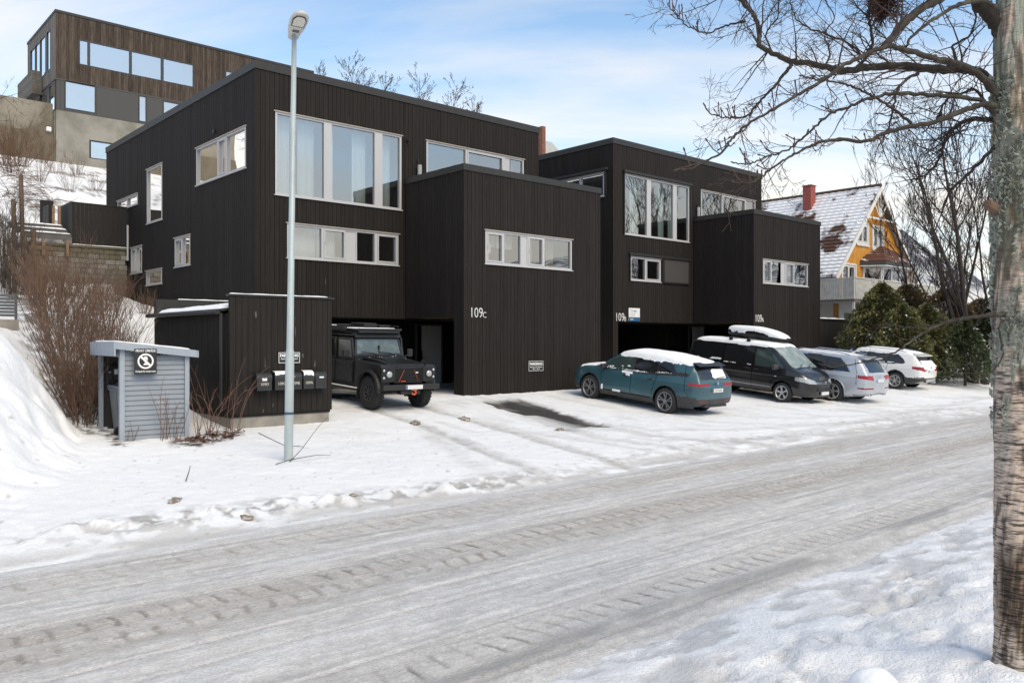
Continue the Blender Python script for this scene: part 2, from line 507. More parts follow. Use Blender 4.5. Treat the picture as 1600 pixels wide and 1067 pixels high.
# dirty crust along the road edge, both sides
crust = np.exp(-((GY-10.85-.25*np.sin(GX*.5))/.42)**2)*sstep(.46, .62, n2)*near*sstep(1, 4, GX)*(1-.6*sstep(9, 11, GX))
paint(np.clip(crust*.9, 0, 1), [.34, .325, .305])
edge_f = np.exp(-((GY-10.3-.5*(n3-.5))/.42)**2)*sstep(.25, .6, fbm(GX*1.4, GY*4, 4))*near
paint(np.clip(edge_f*.95, 0, 1), [.55, .535, .515])
ne = sstep(2.5, 3.4, GY+.9*(n3-.5))*sstep(5, 4.4, GY)*near
ice = ne*sstep(.44, .55, fbm(GX*1.9, GY*3.6, 5))
paint(np.clip(ice*.62, 0, 1), [.50, .50, .505])
slop = near*sstep(2.4, 3.6, GY+.8*(n3-.5))*sstep(5, 4.3, GY)*sstep(.48, .62, fbm(GX*4, GY*7, 4))
paint(slop*.28, [.42, .415, .41])
trk = np.hypot(GX-6.05, GY-1.62)
GZ -= .13*np.exp(-(trk/.27)**2)*near; GZ += .035*np.exp(-((trk-.48)/.14)**2)*near*n1
paint(np.exp(-(trk/.33)**2)*sstep(.42, .58, n2)*.7*near, [.16, .12, .09])
GZ -= ice*.02
stre = near*(GY > 10)*(GY < 20)*(GX > 9)*sstep(.50, .70, fbm(GX*3.2, GY*.8, 4))*sstep(.35, .6, n3)
paint(stre*.30, slush)
GZ += near*(GY > 10)*(GY < 20)*(.018*(fbm(GX*8, GY*8, 3)-.5)+.014*(fbm(GX*3.4, GY*1.2, 3)-.5))
pits = near*(GY < 3.6)*sstep(.58, .72, fbm(GX*4.2, GY*4.2, 3))*sstep(.45, .65, n3)
GZ -= .05*pits
paint(pits*.10, [.55, .54, .52])
specks = near*(n2 > .70)*(vnoise(GX*21, GY*21) > .80)*(GY < 16)
paint(specks*.5, [.3, .28, .25])

def color_attr(me, rgb):
    a = me.attributes.new("tone", 'FLOAT_COLOR', 'POINT')
    buf = np.ones((len(me.vertices), 4), np.float32); buf[:, :3] = rgb.reshape(-1, 3)
    a.data.foreach_set('color', buf.ravel())
def ground_mat(name, bumps, spec=.3, grain=None):
    m = bpy.data.materials.new(name); m.use_nodes = True
    n, l = m.node_tree.nodes, m.node_tree.links
    b = n['Principled BSDF']
    at_ = n.new('ShaderNodeAttribute'); at_.attribute_name = 'tone'
    tc = n.new('ShaderNodeTexCoord')
    mr = n.new('ShaderNodeMapRange'); mr.inputs['From Max'].default_value = .8
    bw = n.new('ShaderNodeRGBToBW'); l.new(at_.outputs['Color'], bw.inputs[0]); l.new(bw.outputs[0], mr.inputs[0])
    mr.inputs['To Min'].default_value = .42; mr.inputs['To Max'].default_value = .82
    l.new(mr.outputs[0], b.inputs['Roughness'])
    b.inputs['Specular IOR Level'].default_value = spec
    t = n.new('ShaderNodeTexNoise'); t.inputs['Scale'].default_value = 26; t.inputs['Detail'].default_value = 6
    l.new(tc.outputs['Object'], t.inputs['Vector'])
    m2 = n.new('ShaderNodeMapRange'); m2.inputs['To Min'].default_value = .9; m2.inputs['To Max'].default_value = 1.08
    l.new(t.outputs['Fac'], m2.inputs[0])
    mx = n.new('ShaderNodeMix'); mx.data_type = 'RGBA'; mx.blend_type = 'MULTIPLY'; mx.inputs[0].default_value = 1
    l.new(at_.outputs['Color'], mx.inputs[6]); l.new(m2.outputs[0], mx.inputs[7])
    t3 = n.new('ShaderNodeTexNoise'); t3.inputs['Scale'].default_value = grain[0]; t3.inputs['Detail'].default_value = 3
    mp3 = n.new('ShaderNodeMapping'); mp3.inputs['Scale'].default_value = grain[3]; l.new(tc.outputs['Object'], mp3.inputs[0]); l.new(mp3.outputs[0], t3.inputs['Vector'])
    m3 = n.new('ShaderNodeMapRange'); m3.inputs['From Min'].default_value = .3; m3.inputs['From Max'].default_value = .7; m3.inputs['To Min'].default_value = grain[1]; m3.inputs['To Max'].default_value = grain[2]
    l.new(t3.outputs['Fac'], m3.inputs[0])
    mx3 = n.new('ShaderNodeMix'); mx3.data_type = 'RGBA'; mx3.blend_type = 'MULTIPLY'; mx3.inputs[0].default_value = 1
    l.new(mx.outputs[2], mx3.inputs[6]); l.new(m3.outputs[0], mx3.inputs[7]); l.new(mx3.outputs[2], b.inputs['Base Color'])
    prev = None
    for sc, st, stretch in bumps:
        mp = n.new('ShaderNodeMapping'); mp.inputs['Scale'].default_value = stretch
        l.new(tc.outputs['Object'], mp.inputs[0])
        t2 = n.new('ShaderNodeTexNoise'); t2.inputs['Scale'].default_value = sc; t2.inputs['Detail'].default_value = 5
        l.new(mp.outputs[0], t2.inputs['Vector'])
        bp = n.new('ShaderNodeBump'); bp.inputs['Strength'].default_value = st; bp.inputs['Distance'].default_value = .03
        l.new(t2.outputs['Fac'], bp.inputs['Height'])
        if prev: l.new(prev, bp.inputs['Normal'])
        prev = bp.outputs[0]
    l.new(prev, b.inputs['Normal'])
    return m
GROUND_M = ground_mat('snowy_ground', [(4, .35, (1, 1, 1)), (22, .5, (1, 1, 1)), (60, .55, (1, 1, 1))], .3, (70, .94, 1.04, (1, 1, 1)))
ROAD_M = ground_mat('icy_road', [(7, .25, (.25, 1, 1)), (30, .35, (.6, 1, 1)), (85, .5, (.7, 1, 1))], .4, (75, .80, 1.14, (.6, 1, 1)))
me = np_mesh('ground', np.stack([GX, GY, GZ], -1).reshape(-1, 3), grid_faces(len(gy), len(gx)), GROUND_M)
color_attr(me, colr)
link('ground', me, kind='structure')

# ------------------------------------------------------------------ icy road with tyre prints
rx = axis([(-400, -60, 20), (-60, -6, 1), (-6, -1, .1), (-1, 16, .022), (16, 30, .045), (30, 60, .15), (60, 200, 2), (200, 900, 25)])
ry = axis([(4.0, 10.4, .022)])
RX, RY = np.meshgrid(rx, ry)
lane = fbm(RX*.16, RY*5.0, 5); fine = fbm(RX*3.0, RY*9.0, 4); big = fbm(RX*.35+5, RY*.9, 3); speck = fbm(RX*14, RY*14, 3)
crk = fbm(RX*.6+8, RY*13, 3)
RZ = -2.40 + .030*(lane-.5) + .016*(fine-.5) + .02*(big-.5) + .010*(speck-.5)
RZ += -.07*sstep(4.7, 4.15, RY) - .09*sstep(9.9, 10.35, RY)
rc = np.ones(RX.shape+(3,))*np.array([.595, .585, .570])
rc *= (1+.36*(lane-.5)+.34*(fine-.5)+.36*(speck-.5)+.34*(fbm(RX*1.2, RY*24, 3)-.5))[..., None]
def rpaint(m, c):
    global rc
    m = np.clip(m, 0, 1); rc = rc*(1-m[..., None]) + np.asarray(c)*m[..., None]
# browner sanded bands and whiter strips between them
for yc, w, s in [(9.15, .42, .45), (7.35, .6, .6), (5.0, .45, .30), (6.2, .35, .15)]:
    rpaint(np.exp(-((RY-yc-.06*np.sin(RX*.3))/w)**2)*s*(.35+.9*big), [.46, .415, .365])
for yc, w, s in [(8.4, .22, .30), (6.0, .3, .35), (4.35, .18, .4), (9.75, .18, .35)]:
    rpaint(np.exp(-((RY-yc-.10*(big-.5))/w)**2)*s*sstep(.35, .7, lane), [.68, .685, .70])
# continuous thin ruts
for k in range(16):
    yc = 4.5+5.2*((k*0.618) % 1); am = .05+.05*((k*.37) % 1)
    d = np.abs(RY-yc-.12*(vnoise(RX*.10+k*3.3, RX*0+k)-.5)*2)
    m = sstep(.035, .005, d)*sstep(.35, .6, vnoise(RX*.22+k*7, RX*0+2*k))
    RZ -= .014*m
    rpaint(m*.35, [.34, .33, .325])
# tractor tyre prints: short slanted bars pressed through the ice
def lugs(yc, half, pitch, slope, width, strength, seed, c):
    global RZ
    dy = RY-yc-.05*np.sin(RX*.21+seed)
    ph = RX/pitch + slope*dy/pitch + .30*(fine-.5) + .55*(vnoise(RX*.9+seed, RY*2.5)-.5)
    fr_ = np.abs((ph % 1.0)-.5)
    rag = fbm(RX*10+seed, RY*10, 3)
    bar = sstep(width*1.15, width*.5, fr_+.10*(rag-.5))
    cell = np.floor(ph)
    rnd = _H[(cell.astype(int)+seed*13) % 512, (seed*7) % 512]
    rng_ = sstep(half*1.05, half*.6, np.abs(dy+.07*(rnd-.5))+.16*(rag-.5)+.05*(rnd-.5))
    m = bar*rng_*(.25+.75*rnd)*sstep(.22, .52, rag+.45*(vnoise(RX*.35+seed, RY*0)-.3))
    RZ -= .011*m*strength
    RZ += .006*sstep(.49, .40, np.abs(((ph+.5) % 1.0)-.5))*rng_*strength*.4
    rpaint(m*strength, c)
lugs(9.15, .19, .27, .05, .12, .75, 1, [.33, .29, .245])
lugs(7.58, .19, .25, .08, .12, .95, 2, [.22, .198, .172])
lugs(7.18, .16, .25, -.10, .16, .75, 3, [.25, .22, .185])
lugs(5.02, .20, .24, .06, .11, .95, 4, [.25, .235, .215])
lugs(9.55, .12, .27, -.1, .14, .30, 5, [.30, .27, .24])
lugs(7.36, .46, .085, .1, .16, .30, 6, [.42, .39, .36])
lugs(5.0, .34, .085, .1, .16, .20, 7, [.42, .41, .40])
grit = (vnoise(RX*24, RY*24) > .80)*(speck > .5)*(np.exp(-((RY-7.35)/.7)**2)+.7*np.exp(-((RY-9.15)/.5)**2)+.5*np.exp(-((RY-5.0)/.5)**2)+.12)
rpaint(grit*.40, [.20, .165, .13])
sludge = sstep(.56, .70, fbm(RX*.8+40, RY*4.5, 5))*np.exp(-((RY-7.3)/.55)**2)
rpaint(sludge*.30, [.30, .26, .215])
# dark wet slush along the near edge
rpaint(np.exp(-((RY-4.62-.12*(big-.5))/.16)**2)*sstep(.3, .6, fbm(RX*.9, RY*3, 3))*.8, [.31, .305, .30])
rpaint(sstep(9.65, 10.1, RY+.35*(fbm(RX*1.2, RY*3, 3)-.5))*.75, [.74, .74, .745])
rpaint(sstep(4.45, 4.1, RY+.25*(fbm(RX*1.5, RY*3, 3)-.5))*.5, [.62, .62, .63])
me = np_mesh('road', np.stack([RX, RY, RZ], -1).reshape(-1, 3), grid_faces(len(ry), len(rx)), ROAD_M)
color_attr(me, rc)
link('road', me, kind='structure')

# ------------------------------------------------------------------ far snowy hills, across the road behind the camera too (the windows mirror them)
def hills(name, r0, r1, a0, a1, h, seed, label=None):
    na, nr = 160, 14
    A, T = np.meshgrid(np.linspace(R(a0), R(a1), na), np.linspace(0, 1, nr))
    rad = r0 + (r1-r0)*T
    z = -3 + h*(T**.8)*(.45+1.1*fbm(A*3.2+seed, T*1.2+seed, 4)) + 6*(fbm(A*40, T*9, 3)-.5)
    V = np.stack([rad*np.sin(A), rad*np.cos(A), z], -1)
    me = np_mesh(name, V.reshape(-1, 3), grid_faces(nr, na)[:, ::-1], HILL_M)
    link(name, me, kind='structure')
HILL_M = mat('far_hill', (.80, .82, .85), rough=.9, vscale=.045, col2=(.055, .06, .055), thr=(.46, .56))
hills('hills', 260, 1100, 110, 320, 95, 4)
# ------------------------------------------------------------------ the two black houses
def fbox(mb, fc, u0, u1, n0, n1, z0, z1, ch=0):
    """box on a facade: fc = ('F', y) faces -Y, ('L', x) faces -X; n is measured outwards"""
    f = mb.cbox if ch else mb.box
    a = (ch,) if ch else ()
    if fc[0] == 'F': f(u0, u1, fc[1]-n1, fc[1]-n0, z0, z1, *a)
    else: f(fc[1]-n1, fc[1]-n0, u0, u1, z0, z1, *a)
def fpt(fc, u, n, z):
    return (u, fc[1]-n, z) if fc[0] == 'F' else (fc[1]-n, u, z)
def clip_rects(u0, u1, z0, z1, ops):
    """rectangle minus openings -> list of rectangles"""
    us = sorted({u0, u1} | {min(max(o[i], u0), u1) for o in ops for i in (0, 1)})
    out = []
    for a, b in zip(us[:-1], us[1:]):
        if b-a < 1e-4: continue
        m = (a+b)/2
        cut = sorted([(max(o[2], z0), min(o[3], z1)) for o in ops if o[0] < m < o[1]])
        z = z0
        for c0, c1 in cut:
            if c0 > z+1e-4: out.append((a, b, z, c0))
            z = max(z, c1)
        if z1 > z+1e-4: out.append((a, b, z, z1))
    return out
def clad(fc, u0, u1, z0, z1, ops, parent, m=None, pitch=.148, gap=.011, name='cladding', stuff=True, rng=random):
    """vertical boards with open joints over a black backing"""
    mb = MB()
    u = u0
    while u < u1-.01:
        a, b = u+gap/2, min(u+pitch, u1)-gap/2
        pr = rng.uniform(-.003, .003)
        for r in clip_rects(a, b, z0, z1, ops):
            if r[1]-r[0] > .008: fbox(mb, fc, r[0], r[1], -.020, pr, r[2], r[3])
        u += pitch
    return mb.build(name, m or BLACKWOOD, parent, **({'kind': 'stuff'} if stuff else {}))
def core(mb, fc, u0, u1, z0, z1, ops, th=.24):
    for r in clip_rects(u0, u1, z0, z1, ops):
        fbox(mb, fc, r[0], r[1], -.024-th, -.024, r[2], r[3])

def window(parent, fc, u0, u1, z0, z1, lights, fm=None, gm=None, head=True, name='window', fw=.055, hood=None):
    """lights: (ua, ub, kind) with kind fixed | sash | blank"""
    fm = fm or WHITEFRAME; gm = gm or G_MAIN
    mb = MB()
    t = fw
    edges = [u0] + [q for l in lights for q in l[:2]] + [u1]
    for i in range(0, len(edges), 2):
        a, b = edges[i], edges[i+1]
        if i == 0: b = max(b, a+t)
        if i == len(edges)-2: a = min(a, b-t)
        fbox(mb, fc, a, b, -.12, .012, z0, z1)
    for a, b, k in lights:
        fbox(mb, fc, a, b, -.12, .010, z0, z0+t)
        fbox(mb, fc, a, b, -.12, .010, z1-t, z1)
    w = mb.build(name, fm, parent)
    for a, b, k in lights:
        za, zb = z0+t, z1-t
        if k == 'blank':
            p = MB(); fbox(p, fc, a, b, -.10, -.012, za, zb); p.build('infill_panel', fm, w); continue
        if k == 'sash':
            s = MB(); q = .05
            fbox(s, fc, a+.004, a+q, -.09, .026, za+.004, zb-.004); fbox(s, fc, b-q, b-.004, -.09, .026, za+.004, zb-.004)
            fbox(s, fc, a+q, b-q, -.09, .024, za+.004, za+q); fbox(s, fc, a+q, b-q, -.09, .024, zb-q, zb-.004)
            fbox(s, fc, a+q*.4, a+q*.7, .027, .045, (za+zb)/2-.06, (za+zb)/2+.06)
            s.build('sash', fm, w)
            a, b, za, zb = a+q, b-q, za+q, zb-q
        p = MB()
        p.quad(fpt(fc, a-.003, -.05, za-.003), fpt(fc, b+.003, -.05, za-.003), fpt(fc, b+.003, -.05, zb+.003), fpt(fc, a-.003, -.05, zb+.003))
        p.build('pane', gm, w)
    if head:
        h = MB(); fbox(h, fc, u0-.05, u1+.05, -.02, .05, z1+.003, z1+.035); h.build('head_flashing', HEADWOOD, w)
        s = MB(); fbox(s, fc, u0-.04, u1+.04, -.02, .045, z0-.035, z0-.003); s.build('sill', WHITEFRAME, w)
    return w

def curtain(x0, x1, y, z0, z1, label, group='curtains behind the house windows', alongx=True, m=None, amp=.03):
    n = max(12, int((x1-x0)/.025))
    us = np.linspace(x0, x1, n)
    ph = random.uniform(0, 6)
    off = amp*np.sin(us*34+ph)+amp*.5*np.sin(us*57+2*ph)
    mb = MB()
    vs = []
    for side in (0, .006):
        for z in (z0, z1):
            for u, o in zip(us, off):
                vs.append((u, y+o+side, z) if alongx else (y+o+side, u, z))
    fs = []
    for s_ in (0, 2*n):
        for i in range(n-1): fs.append((s_+i, s_+i+1, s_+n+i+1, s_+n+i))
    mb.add(vs, fs)
    return tag(mb.build('curtain', m or CURTAIN, smooth=True), label, 'curtain', group)

def black_house(X0, dz, label, spec):
    """X0 = left wall plane; width 11.38, box in front from +5.24; dz lifts everything"""
    YF, YB, YR = 22.96, 19.8, 37.6
    XR = X0+11.40; XB0 = X0+spec.get('bx', 5.24); XB1 = X0+11.42
    zt, zb, zg = 8.21+dz, 5.44+dz, -2.0+dz*.5
    zc = spec['zc']                                   # carport ceiling
    H = empty('apartment_house', (X0, YF, zg), label=label, cat='house', group='twin black houses')
    def child(o):
        o.matrix_parent_inverse = Matrix.Translation((-X0, -YF, -zg)); return o
    F, B, L, S = ('F', YF), ('F', YB), ('L', X0), ('L', XB0)
    front, boxf, left = spec['front'], spec['box'], spec['left']
    of = [w[:4] for w in front]; ob = [w[:4] for w in boxf]; ol = [w[:4] for w in left]
    car = (X0+spec.get('pier', .5), XB0+6.5, zg-1, zc)
    # masonry / timber core, with real openings
    mb = MB()
    core(mb, F, X0+.27, XR, zg-.5, zt-.1, of+[car])
    core(mb, L, YF+.03, YR, zg-.5, zt-.1, ol)
    core(mb, B, XB0+.27, XB1-.03, zg-.5, zb-.1, ob)
    core(mb, S, YB+.03, YF-.03, zg-.5, zb-.1, [(YB+.5, YF+1, zg-1, zc)])
    mb.box(XB1-.25, XB1-.03, YB+.28, YF-.03, zg-.5, zb-.1)
    mb.box(XR-.25, XR-.03, YF+.3, YR, zg-.5, zt-.1)
    mb.box(X0+.27, XR-.27, YR-.25, YR-.02, zg-.5, zt-.1)
    # carport: rear wall with the entrance, side walls
    mb.box(X0+7.2, XR-.26, YF+2.68, YF+2.86, zg-.5, zc)
    mb.box(X0+7.02, X0+7.2, YF+2.68, YF+6.2, zg-.5, zc)
    mb.box(X0+.28, X0+7.2, YF+6.2, YF+6.4, zg-.5, zc)
    child(mb.build('wall', BLACKWALL, H))
    # boards
    child(clad(F, X0, XB0-.004, zc, zt-.05, of, H))
    child(clad(F, X0, car[0], zg-.3, zc, [], H))
    child(clad(F, XB0, XR, zb-.9, zt-.05, of, H))
    child(clad(L, YF+.024, YR, zg-.3, zt-.05, ol, H))
    child(clad(B, XB0, XB1, zg+.18, zb-.05, ob, H))
    child(clad(S, YB+.024, YF-.024, zg+.18, zb-.05, [(YB+.5, YF+1, zg-1, zc)], H))
    child(clad(('F', YF+2.66), X0+7.25, XR-.3, zg-.3, zc-.02, [(spec['door'][0]-.12, spec['door'][1]+.08, -9, zg+.36+2.36)], H))
    child(clad(('F', YF+6.18), X0+.5, X0+7.0, zg-.3, zc-.02, [], H))
    mb = MB(); mb.box(XB1-.026, XB1, YB+.024, YF, zg, zb-.05); mb.box(XR-.026, XR, YF+.02, YR, zg, zt-.05)
    child(mb.build('side_cladding', BLACKWOOD, H))
    # plinth
    mb = MB(); mb.box(XB0+.06, XB1-.05, YB+.05, YB+.2, zg-.6, zg+.17); mb.box(X0+.05, X0+.2, YF+.1, YR-.1, zg-.6, zg+.05)
    child(mb.build('plinth', CONCRETE, H))
    # floors, ceilings, room walls
    mb = MB()
    for z in (zc+.004, 4.02+dz):
        mb.box(X0+.28, XR-.28, YF+.28, YR-.28, z, z+.2)
    mb.box(XB0+.28, XB1-.28, YB+.28, YF+.27, zc+.004, zc+.2)
    child(mb.build('storey_floor', FLOORW, H))
    mb = MB()
    mb.box(X0+.28, XR-.28, YF+5.0, YF+5.12, zc+.21, 4.0+dz)
    mb.box(X0+.28, XR-.28, YF+6.4, YF+6.52, 4.23+dz, zt-.42)
    mb.box(X0+5.3, X0+5.42, YF+.28, YF+4.98, zc+.21, 4.0+dz)
    mb.box(X0+.28, X0+4.5, YF+10, YF+10.1, zc+.21, 4.0+dz)
    mb.box(XB0+3, XB0+3.1, YB+.28, YF-.3, zc+.21, zb-1.06)
    mb.box(XB0+.28, XB1-.28, YF-.28, YF-.2, zc+.21, zb-1.06)
    child(mb.build('partition', INTERIOR, H))
    # roofs
    mb = MB(); mb.box(X0+.27, XR-.26, YF+.27, YR-.26, zt-.4, zt-.12)
    child(mb.build('roof', SNOW, H))
    mb = MB(); mb.box(XB0+.27, XB1-.26, YB+.27, YF-.025, zb-1.05, zb-.75)
    child(mb.build('terrace_floor', CONCRETE, H))
    # metal caps on the parapets
    mb = MB()
    mb.box(X0-.03, XR+.03, YF-.03, YF+.3, zt-.235, zt); mb.box(X0-.03, X0+.3, YF+.302, YR, zt-.235, zt+.002)
    mb.box(XR-.3, XR+.03, YF+.302, YR, zt-.235, zt+.002); mb.box(X0+.302, XR-.302, YR-.3, YR, zt-.235, zt)
    child(mb.build('parapet_cap', CAPMETAL, H))
    mb = MB()
    mb.box(XB0-.03, XB1+.03, YB-.03, YB+.3, zb-.20, zb); mb.box(XB0-.03, XB0+.3, YB+.302, YF-.003, zb-.20, zb+.002)
    mb.box(XB1-.3, XB1+.03, YB+.302, YF-.003, zb-.20, zb+.002)
    child(mb.build('terrace_cap', CAPMETAL, H))
    mb = MB(); mb.box(X0-.012, X0+.03, YF-.012, YF+.012, zg-.3, zt-.24); mb.box(XB0-.012, XB0+.03, YB-.012, YB+.012, zg+.15, zb-.21)
    child(mb.build('corner_trim', BLACKWOOD, H))
    # carport soffit
    mb = MB()
    for k in range(44):
        x = X0+.55+k*.148
        mb.box(x, x+.138, YF+.01, YF+6.15, zc-.02, zc-.001)
    child(mb.build('soffit', BLACKWOOD, H, kind='stuff'))
    # entrance door
    d0, d1 = spec['door']; zd = zg+.36; yd = YF+2.66
    mb = MB(); mb.box(d0-.09, d0-.02, yd-.06, yd+.02, zd, zd+2.30); mb.box(d1+.0, d1+.06, yd-.06, yd+.02, zd, zd+2.30); mb.box(d0-.02, d1, yd-.06, yd+.02, zd+2.24, zd+2.30)
    dr = child(mb.build('door_frame', mat('door_frame_grey', (.10, .10, .10), rough=.5), H))
    mb = MB(); mb.cbox(d0+.20, d1-.004, yd-.045, yd+.0, zd+.03, zd+2.235, .006)
    child(mb.build('door', mat('door_grey', (.60, .59, .58), rough=.45), H))
    mb = MB(); mb.box(d0-.018, d0+.195, yd-.03, yd+.0, zd+.03, zd+2.235); child(mb.build('side_light', BLACKG, H))
    mb = MB(); mb.cbox(d0+.12, d0+.22, yd-.066, yd-.047, zd+.95, zd+1.30, .004); mb.cyl((d0+.17, yd-.08, zd+1.02), (d0+.32, yd-.08, zd+1.02), .011, n=8); mb.cyl((d0+.17, yd-.09, zd+1.02), (d0+.17, yd-.06, zd+1.02), .012, n=8)
    child(mb.build('handle', BLACKG, H))
    mb = MB(); mb.box(X0+7.25, XR-.4, YF+.9, YF+2.6, zg+.2, zd+.02); child(mb.build('entrance_step', CONCRETE, H))
    for w in front: child(window(H, F, *w))
    for w in boxf: child(window(H, B, *w))
    for w in left: child(window(H, L, *w))
    return H, child

# 109 C/D on the left
specC = dict(zc=.77, door=(18.02, 19.13), front=[
    (11.04, 15.52, 4.37, 6.82, [(11.10, 12.65, 'fixed'), (12.92, 14.48, 'fixed'), (14.78, 15.45, 'fixed')]),
    (11.42, 15.40, 2.52, 3.54, [(11.48, 12.56, 'fixed'), (12.64, 13.40, 'sash'), (13.40, 13.78, 'blank'), (13.82, 14.48, 'fixed'), (14.58, 15.34, 'sash')]),
    (16.54, 21.04, 4.62, 6.84, [(16.60, 18.24, 'fixed'), (18.32, 20.0, 'sash'), (20.10, 20.36, 'blank'), (20.36, 20.98, 'fixed')])],
  box=[(16.52, 20.38, 2.44, 3.47, [(16.58, 17.24, 'sash'), (17.30, 18.0, 'fixed'), (18.02, 18.30, 'blank'), (18.36, 19.02, 'sash'), (19.08, 20.32, 'fixed')])],
  left=[(23.62, 27.50, 5.18, 6.40, [(23.68, 25.0, 'fixed'), (25.08, 25.66, 'sash'), (25.74, 27.44, 'fixed')]),
    (30.78, 32.42, 4.43, 6.45, [(30.84, 32.36, 'fixed')]),
    (33.5, 36.0, 5.33, 5.72, [(33.56, 34.7, 'fixed'), (34.78, 35.94, 'fixed')]),
    (28.05, 29.5, 2.60, 3.60, [(28.11, 28.75, 'fixed'), (28.82, 29.44, 'sash')]),
    (33.0, 34.3, 2.66, 3.66, [(33.06, 33.6, 'fixed'), (33.68, 34.24, 'sash')]),
    (30.8, 32.5, 2.11, 2.64, [(30.86, 32.44, 'fixed')])])
HC, chC = black_house(10.43, 0.0, "black timber-clad house at the left with an off-road vehicle in its carport, number 109C", specC)
specB = dict(zc=.845, bx=5.60, pier=.33, door=(35.05, 36.25), front=[
    (26.84, 31.38, 4.56, 7.10, [(26.90, 28.33, 'fixed'), (28.61, 30.18, 'fixed'), (30.45, 31.32, 'fixed')]),
    (27.23, 29.29, 2.63, 3.62, [(27.29, 28.20, 'fixed'), (28.28, 29.23, 'sash')]),
    (32.30, 36.92, 4.95, 7.08, [(32.36, 33.98, 'fixed'), (34.06, 36.0, 'sash'), (36.08, 36.86, 'fixed')])],
  box=[(32.46, 36.34, 2.58, 3.62, [(32.52, 33.1, 'sash'), (33.16, 33.92, 'fixed'), (33.92, 34.30, 'blank'), (34.36, 35.06, 'sash'), (35.12, 36.28, 'fixed')])],
  left=[(23.45, 27.0, 6.15, 7.15, [(23.52, 24.8, 'fixed'), (24.9, 26.94, 'fixed')])])
HB, chB = black_house(26.12, .32, "black timber-clad house further right behind the parked cars, numbers 109B and 109A", specB)

# rolled-up screens and dark hoods on the right house
DARKHOOD = mat('screen_box', (.020, .018, .017), rough=.5)
mb = MB()
YF = 22.96
mb.cbox(26.74, 31.52, YF-.13, YF-.004, 7.14, 7.27, .02); mb.box(26.76, 26.82, YF-.07, YF-.004, 4.55, 7.14); mb.box(31.42, 31.48, YF-.07, YF-.004, 4.55, 7.14)
chB(mb.build('screen_box', DARKHOOD, HB))
mb = MB()
mb.cbox(27.1, 31.40, YF-.13, YF-.004, 3.67, 3.78, .02); mb.box(27.14, 27.19, YF-.07, YF-.004, 2.6, 3.67); mb.box(29.36, 29.42, YF-.07, YF-.004, 2.6, 3.67)
chB(mb.build('screen_box', DARKHOOD, HB))
mb = MB(); mb.box(29.50, 31.28, YF-.06, YF-.03, 2.66, 3.66)
chB(mb.build('roller_screen', mat('screen_cloth', (.050, .047, .046), rough=.9, var=.1, vscale=60), HB))
mb = MB(); mb.box(29.43, 29.50, YF-.08, YF-.004, 2.6, 3.67); mb.box(31.28, 31.35, YF-.08, YF-.004, 2.6, 3.67); mb.box(29.50, 31.28, YF-.08, YF-.004, 2.6, 2.66)
chB(mb.build('screen_rail', DARKHOOD, HB))
mb = MB(); mb.cbox(25.98, 26.116, 23.2, 27.1, 7.20, 7.32, .02); mb.box(26.05, 26.116, 23.3, 23.36, 6.2, 7.2)
chB(mb.build('screen_box', DARKHOOD, HB))

# curtains and blinds that show in the windows
cs = "sheer curtain in the left house's big upper window, "
curtain(11.15, 11.75, 23.5, 4.25, 6.78, cs+"beside the lamp post")
curtain(12.05, 12.62, 23.5, 4.25, 6.78, cs+"right side of its first pane")
curtain(12.95, 13.25, 23.5, 4.25, 6.78, cs+"left side of its middle pane")
curtain(13.95, 14.45, 23.5, 4.25, 6.78, cs+"right side of its middle pane")
curtain(14.82, 15.40, 23.5, 4.25, 6.78, cs+"filling its narrow last pane")
curtain(11.45, 12.6, 23.4, 2.4, 3.5, "white curtain in the low window of the left house behind the lamp post", amp=.02)
curtain(12.62, 13.3, 23.4, 2.4, 3.5, "white curtain in the opening light of the low window, left house", amp=.02)
curtain(16.62, 17.0, 23.5, 4.4, 6.78, "white curtain at the left end of the terrace window, left house")
curtain(20.38, 20.95, 23.5, 4.4, 6.78, "white curtain at the right end of the terrace window, left house")
curtain(19.75, 20.05, 20.4, 2.5, 3.42, "beige curtain at the right end of the projecting box window above 109C", m=mat('beige_curtain', (.50, .42, .32), rough=.8))
curtain(27.85, 28.3, 23.5, 4.6, 7.05, "pale green curtain in the first pane of the big window above 109B", m=mat('green_curtain', (.62, .74, .70), rough=.8))
curtain(29.75, 30.2, 23.5, 4.6, 7.05, "pale green curtain in the middle pane of the big window above 109B", m=MATS['green_curtain'])
curtain(30.47, 30.9, 23.5, 4.6, 7.05, "pale green curtain in the last pane of the big window above 109B", m=MATS['green_curtain'])
def blind(u0, u1, y, z0, z1, label, m):
    mb = MB(); mb.box(u0, u1, y, y+.01, z0, z1); mb.cyl((u0, y-.02, z1+.02), (u1, y-.02, z1+.02), .03, n=8)
    tag(mb.build('roller_blind', m), label, 'blind', 'roller blinds in the windows')
BLIND = mat('blind_cloth', (.55, .62, .60), rough=.8)
blind(16.6, 17.25, 20.2, 3.02, 3.40, "half-drawn pale blind in the leftmost light of the window above 109C", BLIND)
blind(17.3, 18.0, 20.2, 3.0, 3.40, "half-drawn pale blind in the second light of the window above 109C", BLIND)
blind(33.16, 33.92, 20.2, 2.75, 3.55, "drawn pale green blind in the second light of the window above 109A", BLIND)
blind(34.4, 35.05, 20.2, 2.66, 3.55, "drawn pale green blind in the third light of the window above 109A", BLIND)
blind(35.12, 36.28, 20.2, 2.66, 3.55, "wide drawn pale green blind in the last light of the window above 109A", BLIND)
blind(32.55, 33.05, 20.2, 3.0, 3.55, "half-drawn pale green blind in the first light of the window above 109A", BLIND)
